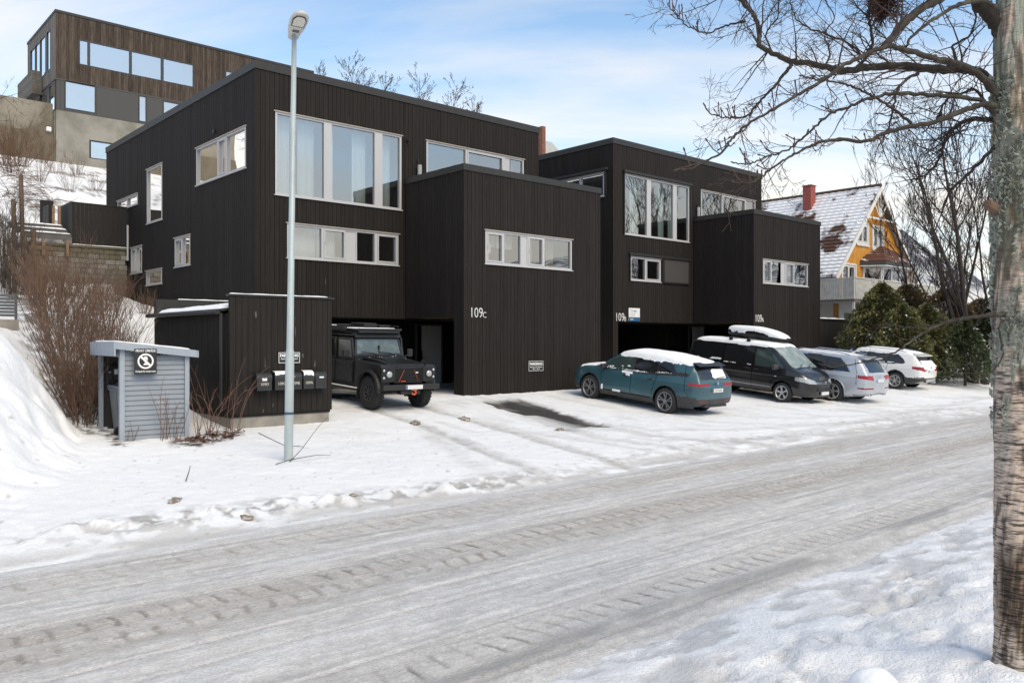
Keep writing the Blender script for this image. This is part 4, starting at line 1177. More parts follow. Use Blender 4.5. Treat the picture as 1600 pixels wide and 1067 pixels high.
# slat fence at the far left edge on a low wall
lf = at(10, 480, 21.3)
SF = empty('slat_fence', lf, label="dark grey horizontal slat fence on a low wall at the left edge", cat='fence')
SF.scale = (.8, .8, .8)
for k in range(7):
    mb = MB(); mb.box(-1.6, .28, -.02, .01, -.30+k*.105, -.30+k*.105+.085); mb.build('slat', mat('slat_grey', (.085, .095, .105), rough=.6), SF)
for x in (.24, -.9):
    mb = MB(); mb.box(x, x+.07, .012, .08, -.45, .46); mb.build('post', MATS['slat_grey'], SF)
mb = MB(); mb.box(-1.6, .34, -.06, .12, -1.3, -.40); mb.build('low_wall', CONCRETE, SF)

# ------------------------------------------------------------------ brown house up the hill
UX, UY = 13.1, 57.9
UH = empty('hillside_house', (UX, UY, 11), label="modern brown timber house on a concrete base, high on the hill at the left", cat='house')
BROWNW = mat('brown_weathered_cladding', (.070, .054, .043), rough=.85, var=.45, vscale=2.2, stretch=(5, 5, .5), island=.35, spec=.2)
BROWNL = mat('silvered_cladding', (.16, .145, .13), rough=.85, var=.25, vscale=2.2, stretch=(5, 5, .5), island=.2, spec=.2)
DGREY = mat('slate_panel', (.060, .060, .058), rough=.7)
FRD = mat('dark_frame', (.030, .030, .031), rough=.45)
F, L = ('F', UY), ('L', UX)
XE = 31.0
wF = [(14.42, 21.8, 17.72, 19.36), (24.0, 25.9, 18.2, 19.45)]
wLow = [(13.6, 15.46, 14.75, 16.55), (18.08, 18.62, 14.72, 16.5), (19.66, 22.4, 14.4, 16.45)]
wL = [(59.2, 64.9, 17.45, 20.1)]
mb = MB()
core(mb, F, UX+.3, XE, 16.6, 20.85, wF); core(mb, F, UX+.3, XE, 11.0, 16.6, [(w[0], w[1], w[2], w[3]) for w in wLow]+[(15.03, 16.6, 11.8, 13.0)])
core(mb, L, UY+.03, 65.7, 16.6, 20.85, wL); core(mb, L, UY+.03, 65.7, 14.6, 16.6, [(58.1, 65.4, 14.6, 16.45)])
mb.box(UX+.3, XE, 65.5, 65.7, 11, 20.85); mb.box(XE-.2, XE, UY+.3, 65.4, 11, 20.85); mb.box(UX+.3, XE-.25, UY+.3, 65.3, 16.62, 16.9); mb.box(UX+.3, XE-.25, UY+.3, 65.3, 20.4, 20.7)
mb.box(UX+.3, XE-.25, UY+4.2, UY+4.4, 11.5, 16.6); mb.box(UX+1.5, XE-.25, UY+5, UY+5.2, 16.95, 20.3)
wp(mb.build('wall', mat('house_core', (.05, .045, .04), rough=.9), UH), UH)
for o in (clad(F, UX, XE, 16.6, 20.75, wF, UH, BROWNW, .155, .012), clad(L, UY+.02, 65.7, 16.6, 20.75, wL, UH, BROWNL, .155, .012)): wp(o, UH)
mb = MB(); mb.box(UX-.04, XE+.04, UY-.04, UY+.3, 20.74, 20.9); mb.box(UX-.04, UX+.3, UY+.302, 65.74, 20.74, 20.9); wp(mb.build('roof_cap', CAPMETAL, UH), UH)
mb = MB(); mb.box(UX-.02, XE, UY-.01, UY+.2, 16.5, 16.598); mb.box(UX-.02, UX+.2, UY+.202, 65.7, 16.5, 16.598); wp(mb.build('floor_edge', DGREY, UH), UH)
# lower storey panels
mb = MB()
for r in clip_rects(UX+.25, XE, 14.6, 16.5, wLow): fbox(mb, F, r[0]+.01, r[1]-.01, -.02, -.004, r[2], r[3])
mb.box(UX+.05, UX+.25, UY+.02, UY+.25, 14.4, 16.5)
wp(mb.build('panel', DGREY, UH), UH)
CONC2 = mat('shuttered_concrete', (.30, .285, .25), rough=.9, vscale=.55, bump=.3, bscale=6, col2=(.19, .18, .15), thr=(.40, .62))
mb = MB()
for r in clip_rects(UX+.02, XE, 9.5, 14.58, [(15.03, 16.6, 11.8, 13.0)]): fbox(mb, F, r[0], r[1], -.25, .05, r[2], r[3])
mb.box(UX-.03, UX+.25, UY+.26, 65.7, 9.5, 14.58)
wp(mb.build('concrete_base', CONC2, UH), UH)
for w in [(F, 14.42, 21.8, 17.72, 19.36, [(14.50, 14.95, 'fixed'), (15.1, 17.5, 'fixed'), (17.66, 19.55, 'fixed'), (19.72, 21.72, 'fixed')]),
          (F, 24.0, 25.9, 18.2, 19.45, [(24.1, 25.8, 'fixed')]),
          (F, 13.6, 15.46, 14.75, 16.55, [(13.68, 15.40, 'fixed')]), (F, 18.08, 18.62, 14.72, 16.5, [(18.14, 18.56, 'fixed')]),
          (F, 19.66, 22.4, 14.4, 16.45, [(19.74, 22.3, 'fixed')]),
          (F, 15.03, 16.6, 11.8, 13.0, [(15.15, 16.5, 'fixed')]),
          (L, 59.2, 64.9, 17.45, 20.1, [(59.3, 60.2, 'fixed'), (60.6, 62.0, 'fixed'), (62.1, 63.4, 'fixed'), (63.5, 64.8, 'fixed')]),
          (L, 58.1, 65.4, 14.62, 16.45, [(58.2, 59.6, 'fixed'), (60.1, 62.0, 'fixed'), (62.1, 65.3, 'fixed')])]:
    wp(window(UH, *w, fm=FRD, gm=G_HIGH, head=False, fw=.07), UH)
mb = MB()
for k in range(9): mb.box(UX-.95, UX-.02, 61.2, 65.6, 16.62+k*.17, 16.62+k*.17+.155) if 0 else mb.box(UX-.62, UX-.58, 61.4, 65.65, 16.3+k*.17, 16.3+k*.17+.155)
for k in range(9): mb.box(UX-.58, UX-.03, 61.4, 61.44, 16.3+k*.17, 16.3+k*.17+.155)
wp(mb.build('balcony_rail', BROWNL, UH, kind='stuff'), UH)
mb = MB(); mb.box(UX-.57, UX-.03, 61.45, 65.6, 16.35, 16.5); wp(mb.build('balcony_floor', DGREY, UH), UH)
# concrete garden wall left of it and a small lit fitting
GW = empty('garden_wall', (9, 58, 10), label="stained concrete garden wall running left from the hillside house", cat='wall')
mb = MB(); mb.box(-4, UX-.05, 58.4, 58.8, 8, 15.05); wp(mb.build('upper_wall', mat('stained_concrete', (.27, .245, .20), rough=.95, vscale=.5, col2=(.15, .13, .10), thr=(.42, .58)), GW), GW)
mb = MB(); mb.box(-4, UX-.06, 58.1, 58.398, 8, 13.1); wp(mb.build('lower_wall', mat('dark_concrete', (.15, .125, .09), rough=.95, var=.3, vscale=.6), GW), GW)
p = at(57, 217, 54.2); mb = MB(); mb.cbox(p.x-.14, p.x+.14, 57.9, 58.09, p.z-.14, p.z+.14, .03); tag(mb.build('wall_light', WHITE), "small white light fitting on the concrete garden wall", 'wall light')

# ------------------------------------------------------------------ yellow house at the right
YX0, YX1, YY, YYB = 46.9, 56.6, 23.6, 36.0
AX, AZ, EZ = 51.75, 9.75, 4.75
YH = empty('yellow_house', (YX0, YY, -1), label="orange-yellow timber house with a steep snowy tiled roof and red chimney", cat='house')
YEL = mat('yellow_boards', (.62, .28, .035), rough=.65, var=.10, vscale=3, island=.12)
YWH = mat('white_trim', (.72, .71, .69), rough=.5)
F = ('F', YY)
wins = [(49.25, 50.65, 6.0, 7.25), (51.35, 52.75, 5.85, 7.2), (47.35, 49.0, 2.6, 4.6), (50.0, 55.2, 2.4, 4.75)]
mb = MB()
core(mb, F, YX0, YX1, -2.5, EZ, wins)
for z0 in np.arange(EZ, AZ-.4, .12):                              # gable core in strips
    hw = (AZ-.25-z0)/(AZ-EZ)*(YX1-YX0)/2
    for r in clip_rects(AX-hw, AX+hw, z0, z0+.12, wins): fbox(mb, F, r[0], r[1], -.26, -.024, r[2], r[3])
mb.box(YX0, YX0+.24, YY+.27, YYB, -2.5, EZ+.1); mb.box(YX1-.24, YX1, YY+.27, YYB, -2.5, EZ+.1); mb.box(YX0+.3, YX1-.3, YY+4, YY+4.2, -1, 8)
mb.box(YX0+.25, YX1-.25, YY+.3, YY+3.9, 4.9, 5.1)
wp(mb.build('wall', mat('yellow_core', (.35, .16, .03), rough=.9), YH), YH)
mb = MB(); u = YX0
while u < YX1-.01:                                               # upright boards of the gable
    b = min(u+.15, YX1); m_ = (u+b)/2
    top = AZ-.3-abs(m_-AX)/((YX1-YX0)/2)*(AZ-EZ)
    if top > 4.75:
        for r in clip_rects(u+.006, b-.006, 4.72, top, wins): fbox(mb, F, r[0], r[1], -.02, .0, r[2], r[3])
    u += .15
wp(mb.build('gable_boards', YEL, YH, kind='stuff'), YH)
mb = MB(); z = 2.4
while z < 4.68:                                                  # lying boards of the ground storey
    for r in clip_rects(YX0-.02, YX1+.02, z, min(z+.145, 4.69), wins): fbox(mb, F, r[0], r[1], -.022, -.002+.004*((z*7) % 1), r[2], r[3])
    mb.box(YX0-.02, YX0-.001, YY+.01, YYB, z, min(z+.145, 4.69))
    z += .15
wp(mb.build('wall_boards', YEL, YH, kind='stuff'), YH)
mb = MB(); mb.box(YX0+.05, YX1-.05, YY-.02, YY+.3, -3, 2.36); mb.box(YX0-.01, YX0+.04, YY+.31, YYB, -3, 2.36); wp(mb.build('basement_wall', mat('basement_render', (.42, .42, .41), rough=.9, var=.08), YH), YH)
for w in [(F, 49.25, 50.65, 6.0, 7.25, [(49.33, 49.9, 'sash'), (49.95, 50.57, 'sash')]), (F, 51.35, 52.75, 5.85, 7.2, [(51.43, 52.0, 'sash'), (52.05, 52.67, 'sash')]),
          (F, 47.35, 49.0, 2.6, 4.6, [(47.45, 48.1, 'fixed'), (48.25, 48.9, 'fixed')])]:
    wp(window(YH, *w, fm=YWH, gm=G_MAIN, head=False, fw=.12), YH)
for a, b, c, d in wins[:3]:
    mb = MB(); mb.box(a-.12, a-.003, YY-.05, YY-.002, c-.1, d+.1); mb.box(b+.003, b+.12, YY-.05, YY-.002, c-.1, d+.1); mb.box(a-.001, b+.001, YY-.05, YY-.002, d+.003, d+.12); mb.box(a-.15, b+.15, YY-.08, YY-.052, c-.14, c-.02)
    wp(mb.build('window_trim', YWH, YH, kind='stuff'), YH)
# bay window with its own tiled hip
bay = [(50.0, YY), (50.7, YY-.9), (54.3, YY-.9), (55.2, YY)]
for (a, b), (c, d), nl in ((bay[0], bay[1], 1), (bay[1], bay[2], 3), (bay[2], bay[3], 1)):
    ln = math.hypot(c-a, d-b); rz = math.atan2(d-b, c-a)
    fr = MB(); t = .11
    for i in range(nl+1): fr.box(i*(ln-t)/nl, i*(ln-t)/nl+t, -.04, .05, 2.4, 4.65)
    fr.box(t, ln-t, -.035, .045, 2.4, 2.55); fr.box(t, ln-t, -.035, .045, 4.5, 4.65)
    w = fr.build('window', YWH, YH); w.matrix_parent_inverse = Matrix.Translation(YH.location).inverted(); w.location = (a, b, 0); w.rotation_euler = (0, 0, rz)
    for i in range(nl):
        p = MB(); xa, xb = i*(ln-t)/nl+t, (i+1)*(ln-t)/nl; p.quad((xa, .01, 2.55), (xb, .01, 2.55), (xb, .01, 4.5), (xa, .01, 4.5)); p.build('pane', G_MAIN, w)
    ap = MB(); ap.box(0, ln, -.03, .05, .9, 2.395); o = ap.build('bay_panel', YEL, YH); o.matrix_parent_inverse = w.matrix_parent_inverse; o.location = (a, b, 0); o.rotation_euler = (0, 0, rz)
mb = MB(); e_ = [(49.6, YY-.02), (50.4, YY-1.25), (54.6, YY-1.25), (55.6, YY-.02)]
mb.add([(x, y, 4.66) for x, y in e_]+[(x, y, 4.92) for x, y in e_], [(0, 1, 5, 4), (1, 2, 6, 5), (2, 3, 7, 6), (3, 2, 1, 0), (4, 5, 6, 7)])
wp(mb.build('bay_cornice', mat('bay_dark', (.05, .045, .045)), YH), YH)
mb = MB(); mb.add([(x, y, 4.60) for x, y in e_]+[(x, y, 4.657) for x, y in e_], [(0, 1, 5, 4), (1, 2, 6, 5), (2, 3, 7, 6), (3, 2, 1, 0)]); wp(mb.build('bay_eave', YWH, YH), YH)
TILE = mat('snowy_tile', (.80, .81, .83), rough=.8, vscale=.55, col2=(.085, .042, .028), thr=(.55, .62), bump=.3, bscale=10)
TILEB = mat('bay_tile', (.115, .045, .026), rough=.8, vscale=1.5, col2=(.78, .79, .8), thr=(.56, .66), bump=.4, bscale=10)
mb = MB(); pk = (52.5, YY-.05)
for r in range(8):                                               # stepped courses of the little hip roof
    t0, t1 = r/8, (r+1)/8
    def lp(i, t, dz): return (e_[i][0]*(1-t)+pk[0]*t, e_[i][1]*(1-t)+pk[1]*t, 4.93+1.15*t**.8+dz)
    for i in range(3):
        mb.add([lp(i, t0, .05), lp(i+1, t0, .05), lp(i+1, t1, .0), lp(i, t1, .0), lp(i, t0, -.03), lp(i+1, t0, -.03)], [(0, 1, 2, 3), (4, 5, 1, 0)])
wp(mb.build('bay_roof', TILEB, YH), YH)
# main roof: stepped courses of tiles with snow
def roof_plane(name, sgn):
    hx = (YX1-YX0)/2+.95; rise = hx/((YX1-YX0)/2)*(AZ-EZ); ncs = 26; mbr = MB()
    ys = np.arange(YY-.34, YYB+.8, .24)
    for r in range(ncs):
        t0, t1 = r/ncs, (r+1)/ncs
        xo, xi = AX+sgn*hx*(1-t0), AX+sgn*hx*(1-t1)
        zo, zi = AZ-rise*(1-t0), AZ-rise*(1-t1)
        v = []; f = []
        for j, y in enumerate(ys):
            wv = .035 if j % 2 else 0
            v += [(xo, y, zo+.13+wv), (xi, y, zi+.03+wv*.6), (xo, y, zo-.0)]
        for j in range(len(ys)-1):
            a = j*3; f += [(a, a+3, a+4, a+1), (a+2, a+5, a+3, a)]
        mbr.add(v, f)
    mbr.add([(AX+sgn*hx, YY-.34, AZ-rise-.02), (AX+sgn*hx, YYB+.8, AZ-rise-.02), (AX, YYB+.8, AZ-.02), (AX, YY-.34, AZ-.02)], [(0, 1, 2, 3)])
    wp(mbr.build(name, TILE, YH), YH)
roof_plane('roof_slope', -1); roof_plane('roof_slope', 1)
mb = MB(); mb.cyl((AX, YY-.36, AZ+.02), (AX, YYB+.8, AZ+.02), .15, n=8); wp(mb.build('ridge', mat('ridge_brown', (.07, .045, .03), rough=.8), YH), YH)
hx = (YX1-YX0)/2+.98; rise = hx/((YX1-YX0)/2)*(AZ-EZ)
for s in (-1, 1):
    mb = MB(); mb.prism([(AX, AZ-.02), (AX, AZ-.36), (AX+s*hx, AZ-rise-.32), (AX+s*hx, AZ-rise+.03)], YY-.40, YY-.34, 'y'); wp(mb.build('barge_board', YWH, YH), YH)
mb = MB()                                                       # carved truss in the gable tip
zc_ = AZ-2.15; hw = 1.72
mb.box(AX-hw, AX+hw, YY-.34, YY-.27, zc_, zc_+.12); mb.box(AX-.06, AX+.06, YY-.34, YY-.28, zc_+.12, AZ-.4)
for s in (-1, 1):
    for dx, zt_ in ((.9, zc_+1.05), (.45, zc_+1.5)):
        mb.add([(AX, YY-.33, zc_+.12), (AX+s*.09, YY-.33, zc_+.12), (AX+s*dx+s*.05, YY-.33, zt_), (AX+s*dx-s*.05, YY-.33, zt_), (AX, YY-.28, zc_+.12), (AX+s*.09, YY-.28, zc_+.12), (AX+s*dx+s*.05, YY-.28, zt_), (AX+s*dx-s*.05, YY-.28, zt_)], HEX)
wp(mb.build('gable_truss', YWH, YH), YH)
p = at(1264.5, 330, 57.0); ch = MB(); ch.cbox(50.55, 51.15, 27.3, 27.9, 7.2, 10.2, .02); ch.box(50.51, 51.19, 27.26, 27.94, 10.203, 10.27)
wp(ch.build('chimney', mat('chimney_red', (.30, .075, .06), rough=.8, var=.1), YH), YH)
mb = MB(); mb.box(45.2, YX0-.03, YY-1.8, 36, 2.25, 2.40); mb.box(YX0-.02, 56.4, YY-1.8, YY-.05, 2.25, 2.40); wp(mb.build('balcony_floor', mat('deck_grey', (.2, .19, .18), rough=.8), YH), YH)
mb = MB()
x = 45.2
while x < 56.4: mb.box(x, x+.11, YY-1.86, YY-1.83, 2.4, 3.56); x += .135
y = YY-1.8
while y < 35: mb.box(45.12, 45.15, y, y+.11, 2.4, 3.56); y += .135
wp(mb.build('balcony_slats', mat('worn_white', (.55, .54, .50), rough=.7, var=.2, vscale=4), YH, kind='stuff'), YH)
mb = MB(); mb.box(45.1, 56.4, YY-1.9, YY-1.78, 3.563, 3.61); mb.box(45.1, 45.22, YY-1.77, 35, 3.563, 3.61); wp(mb.build('balcony_rail', YWH, YH), YH)
for x in (45.25, 47.5, 51, 54.5):
    mb = MB(); mb.box(x, x+.12, YY-1.75, YY-1.63, -3, 2.248); wp(mb.build('balcony_post', YWH, YH), YH)
mb = MB(); mb.box(47.0, 47.2, YY-.06, YY-.024, -.6, .6) if 0 else mb.box(47.6, 48.3, YY-.05, YY-.022, -.4, 1.7); wp(mb.build('basement_door', FRD, YH), YH)

# ------------------------------------------------------------------ houses farther off
def plain_house(x0, x1, y0, y1, z0, ze, zr, wall_m, roof_m, label, along='x', wins=(), chim=None, name='distant_house', over=.5):
    H_ = empty(name, (x0, y0, z0), label=label, cat='house', group='neighbouring houses')
    mb = MB(); mb.box(x0, x1, y0, y1, z0, ze)
    xm, ym = (x0+x1)/2, (y0+y1)/2
    if along == 'x': mb.prism([(y0, ze), (y1, ze), (ym, zr-.1)], x0, x1, 'x')
    else: mb.prism([(x0, ze), (x1, ze), (xm, zr-.1)], y0, y1, 'y')
    wp(mb.build('wall', wall_m, H_), H_)
    mb = MB(); th = .18; k = (zr-ze)/((y1-y0)/2 if along == 'x' else (x1-x0)/2)
    if along == 'x':
        for s, yo in ((-1, y0-over), (1, y1+over)): mb.prism([(yo, ze-k*over), (ym, zr), (ym, zr+th), (yo, ze-k*over+th)], x0-over, x1+over, 'x')
    else:
        for s, xo in ((-1, x0-over), (1, x1+over)): mb.prism([(xo, ze-k*over), (xm, zr), (xm, zr+th), (xo, ze-k*over+th)], y0-over, y1+over, 'y')
    rf = wp(mb.build('roof', roof_m, H_), H_)
    for w in wins: wp(window(H_, *w, fm=YWH, gm=G_HIGH, head=False, fw=.12), H_)
    if chim:
        mb = MB(); mb.cbox(chim[0]-.4, chim[0]+.4, chim[1]-.4, chim[1]+.4, chim[2]-1.8, chim[2], .02); mb.build('chimney', MATS['brick_chimney'], rf)
        mb = MB(); mb.cbox(chim[0]-.5, chim[0]+.5, chim[1]-.5, chim[1]+.5, chim[2]+.002, chim[2]+.15, .02); mb.build('chimney_top', CONCRETE, rf)
    return H_
mat('brick_chimney', (.19, .085, .06), rough=.9, var=.3, vscale=5)
GREYROOF = mat('white_metal_roof', (.40, .40, .375), rough=.7, var=.2, vscale=1.5, stretch=(6, 6, .5), bump=.6, bscale=3)
p = at(862, 222, 68)
plain_house(p.x-3.2, p.x+3.4, p.y-1, p.y+9, 9, p.z-3.6, p.z+1.15, mat('grey_house', (.33, .34, .35), rough=.7), GREYROOF, "old house with a pale ribbed roof and brick chimney peeping out between the black houses", 'x', (), None)
p2 = at(845, 200, 66); mb = MB(); mb.cbox(p2.x-.02, p2.x+.36, p2.y-.2, p2.y+.3, p2.z-2.6, p2.z+.12, .02); o = mb.build('chimney', MATS['brick_chimney'], bpy.data.objects['distant_house'])
wp(o, bpy.data.objects['distant_house'])
def far_house(px0, px1, pyb, pye, pyr, f, wm, rm, label, nw, rows=2, along='x'):
    a, b = at(px0, pyb, f), at(px1, pyb, f)
    x0, x1 = a.x, a.x+(px1-px0)/FPX*f*1.25
    y = a.y
    z0, ze, zr = a.z-3, at(px0, pye, f).z, at(px0, pyr, f).z
    ws = []
    for r in range(rows):
        for i in range(nw):
            u = x0+(x1-x0)*(i+.5)/nw; hh = (ze-a.z)/rows
            zz = a.z+hh*(r+.3)
            ws.append((('F', y-.03), u-.6, u+.6, zz, zz+min(1.5, hh*.55), [(u-.5, u-.05, 'fixed'), (u+.05, u+.5, 'fixed')]))
    plain_house(x0, x1, y, y+9, z0, ze, zr, wm, rm, label, along, ws)
far_house(1430, 1515, 470, 405, 345, 85, mat('pale_grey_house', (.40, .42, .45), rough=.7, var=.05), mat('dark_wet_roof', (.08, .08, .09), rough=.7, vscale=.8, col2=(.7, .7, .72), thr=(.55, .62)), "pale grey house behind the bare tree right of the yellow house", 3, 2)
far_house(1500, 1585, 480, 440, 395, 96, mat('white_house', (.62, .62, .63), rough=.7, var=.05), MATS['dark_wet_roof'], "white house behind the birch trunk with a dark roof", 3, 1)
far_house(1405, 1460, 500, 460, 430, 75, mat('slate_house', (.22, .23, .25), rough=.7, var=.05), MATS['dark_wet_roof'], "small slate-grey house half hidden by the evergreens", 2, 1)

# dark shed right of the right house
DS = empty('garden_shed', (37.9, 19.9, -1.9), label="low flat-roofed black shed right of the right-hand house", cat='shed')
mb = MB(); mb.box(38.05, 40.95, 20.25, 23, -2.2, 1.05); wp(mb.build('wall', BLACKWALL, DS), DS)
wp(clad(('F', 20.2), 38.0, 41.0, -2.1, 1.05, [], DS, FENCEW, .15), DS)
mb = MB(); mb.box(37.97, 41.05, 20.15, 23.1, 1.06, 1.13); wp(mb.build('roof', CAPMETAL, DS), DS)
snow_slab('roof_snow', 38, 41, 20.2, 23, lambda x, y: 1.131+0*x, .05, DS, DS, (30, 30), 4, .08)
# dish and flue on the right house
mb = MB()
for i in range(5): pass
mb.lathe([(.0, .0), (.15, .02), (.28, .07), (.36, .13)], 20, axis='y', c=(38.05, 24.2, 7.95)); mb.cyl((38.05, 24.3, 7.2), (38.05, 24.3, 7.95), .03, n=8)
tag(mb.build('satellite_dish', mat('dish_grey', (.5, .5, .5), rough=.5), smooth=True), "grey satellite dish at the right end of the right house's roof", 'satellite dish')
# ------------------------------------------------------------------ vehicles
def pchip(x, pts):
    P = np.array(sorted(pts)); xp, yp = P[:, 0], P[:, 1]
    h = np.diff(xp); d = np.diff(yp)/h
    m = np.zeros(len(xp)); m[0], m[-1] = d[0], d[-1]
    for i in range(1, len(xp)-1):
        if d[i-1]*d[i] > 0:
            w1, w2 = 2*h[i]+h[i-1], h[i]+2*h[i-1]
            m[i] = (w1+w2)/(w1/d[i-1]+w2/d[i])
    i = np.clip(np.searchsorted(xp, x)-1, 0, len(h)-1)
    t = (x-xp[i])/h[i]
    return (2*t**3-3*t**2+1)*yp[i]+(t**3-2*t**2+t)*h[i]*m[i]+(-2*t**3+3*t**2)*yp[i+1]+(t**3-t**2)*h[i]*m[i+1]
def inpoly(x, y, poly):
    c = np.zeros(x.shape, bool); n = len(poly); j = n-1
    for i in range(n):
        xi, yi = poly[i]; xj, yj = poly[j]
        c ^= ((yi > y) != (yj > y)) & (x < (xj-xi)*(y-yi)/(yj-yi+1e-12)+xi)
        j = i
    return c
def dline(x, z, pts):
    d = np.full(x.shape, 9.)
    for (ax, ay), (bx, by) in zip(pts[:-1], pts[1:]):
        vx, vy = bx-ax, by-ay
        t = np.clip(((x-ax)*vx+(z-ay)*vy)/(vx*vx+vy*vy+1e-9), 0, 1)
        d = np.minimum(d, np.hypot(x-ax-t*vx, z-ay-t*vy))
    return d

def loft_body(S):
    L = S['L']; ns = S.get('ns', 330)
    xf = np.linspace(-L/2, L/2, 3000); zf = pchip(xf, S['zt'])
    arc = np.concatenate([[0], np.cumsum(np.hypot(np.diff(xf), np.diff(zf)*.8))])
    xs = np.interp(np.linspace(0, arc[-1], ns), arc, xf)
    zt, zb, zu, w, wr = (pchip(xs, S[k]) for k in ('zt', 'zb', 'zu', 'w', 'wr'))
    crown = S.get('crown', .055)
    ze = zt-crown*np.clip((zt-zu)/1.2, .5, 1); zb = np.minimum(zb, ze-.03)
    wr = np.minimum(wr, w*.985)
    zm = zu+(zb-zu)*S.get('zm', .52)
    P = [(0*w, zu), (w*.88, zu), (w*.972, zu+.10), (w, zm), (w*S.get('wbelt', .965), zb), (wr, ze)]
    cnt = [4, 5, 12, 13, 20]; reg = []; Ys, Zs = [], []
    for k in range(5):
        (ya, za), (yb, zb_) = P[k], P[k+1]
        for t in np.arange(cnt[k])/cnt[k]:
            tt = t
            bul = S.get('bulge', .012)*math.sin(math.pi*t) if k in (2, 3) else (.022*math.sin(math.pi*t) if k == 4 else 0)
            Ys.append(ya+(yb-ya)*tt+bul*np.clip(w-.6, 0, .4)/.35); Zs.append(za+(zb_-za)*tt); reg.append(k)
    for t in np.arange(17)/16:
        Ys.append(wr*(1-t)); Zs.append(ze+(zt-ze)*(1-(1-t)**2)); reg.append(5)
    Y = np.array(Ys).T; Z = np.array(Zs).T; nt = Y.shape[1]
    for _ in range(S.get('smooth', 3)):
        Y[:, 1:-1] = .25*Y[:, :-2]+.5*Y[:, 1:-1]+.25*Y[:, 2:]; Z[:, 1:-1] = .25*Z[:, :-2]+.5*Z[:, 1:-1]+.25*Z[:, 2:]
    # crease along the flank
    for zc_, dep, wd in S.get('crease', []):
        Y += np.where((Y > .5), dep*np.exp(-((Z-zc_-0*xs[:, None])/wd)**2), 0)
    X = np.repeat(xs[:, None], nt, 1)
    if 'shear' in S: X = X+S['shear'](X, Z)
    full = lambda A, s: np.concatenate([A, s*A[:, -2::-1]], 1)
    V = np.stack([full(X, 1), full(Y, -1), full(Z, 1)], -1)
    nc = V.shape[1]
    regf = np.array(reg[:-1]); regc = np.concatenate([regf, regf[::-1]])
    Fq = grid_faces(ns, nc)[:, ::-1]
    freg = np.tile(regc, ns-1)
    verts = [V.reshape(-1, 3)]; faces = [Fq]; regs = [freg]; off = ns*nc
    for end, rg, bul in ((0, 7, S.get('rbul', .05)), (ns-1, 6, S.get('fbul', .06))):
        cc = np.linspace(1, -1, 81)
        y, z, x0 = Y[end], Z[end], X[end]
        i0 = 4; rows = np.arange(i0, nt)
        rows = rows[:-1]
        yy = y[rows][:, None]*cc[None, :]
        zz = np.repeat(z[rows][:, None], 81, 1)
        top = rows >= (nt-17)
        sgn = -1 if end == 0 else 1
        bx = x0[rows][:, None]+sgn*bul*(1-np.abs(cc[None, :])**2.2)*np.ones((len(rows), 1))*np.clip((z[-1]-z[rows])/.08, 0, 1)[:, None]
        CV = np.stack([bx, yy, zz], -1).reshape(-1, 3)
        f = grid_faces(len(rows), 81)+off
        if end != 0: f = f[:, ::-1]
        verts.append(CV); faces.append(f[:, ::-1] if True else f); regs.append(np.full(len(f), rg)); off += len(CV)
    V = np.concatenate(verts); Fq = np.concatenate(faces); rg = np.concatenate(regs)
    return V, Fq, rg, (ns, nc)
def sub_mesh(name, V, F, m):
    u, inv = np.unique(F, return_inverse=True)
    return np_mesh(name, V[u], inv.reshape(F.shape), m)

TYRE = mat('tyre_rubber', (.022, .022, .023), rough=.85, var=.35, vscale=12)
RIMDARK = mat('rim_dark', (.03, .03, .032), rough=.5)
CHROME = mat('chrome', (.62, .62, .64), rough=.18, metal=1.0)
ALLOY = mat('alloy_silver', (.46, .46, .47), rough=.38, metal=.55)
ALLOYG = mat('alloy_grey', (.22, .22, .225), rough=.4, metal=.5)
DARKGLASS = mat('tinted_glass', (.010, .011, .012), rough=.06, spec=.85)
GREENGLASS = mat('green_glass', (.035, .055, .05), rough=.05, spec=.8)
SKYGLASS = mat('painted_sky_glass', (.20, .25, .24), rough=.16, spec=.7, vscale=3.0, col2=(.42, .46, .45), thr=(.45, .75))  # van windscreen: pale sky reflection painted into the glass colour
REDL = mat('red_lens', (.30, .008, .012), rough=.18, spec=.6)
REDD = mat('dark_red_lens', (.16, .006, .01), rough=.18, spec=.6)
LAMPG = mat('lamp_glass', (.42, .44, .45), rough=.12, spec=.8, metal=.3)
LINER = mat('car_underside', (.006, .006, .006), rough=.95, spec=.1)
TRIM = mat('black_trim', (.022, .022, .023), rough=.55, var=.15)
GREYTRIM = mat('dirty_trim', (.045, .044, .043), rough=.7, var=.25, vscale=5)
PLATE = mat('plate_white', (.66, .66, .65), rough=.4)
PLATEB = mat('plate_blue', (.02, .04, .2), rough=.4)

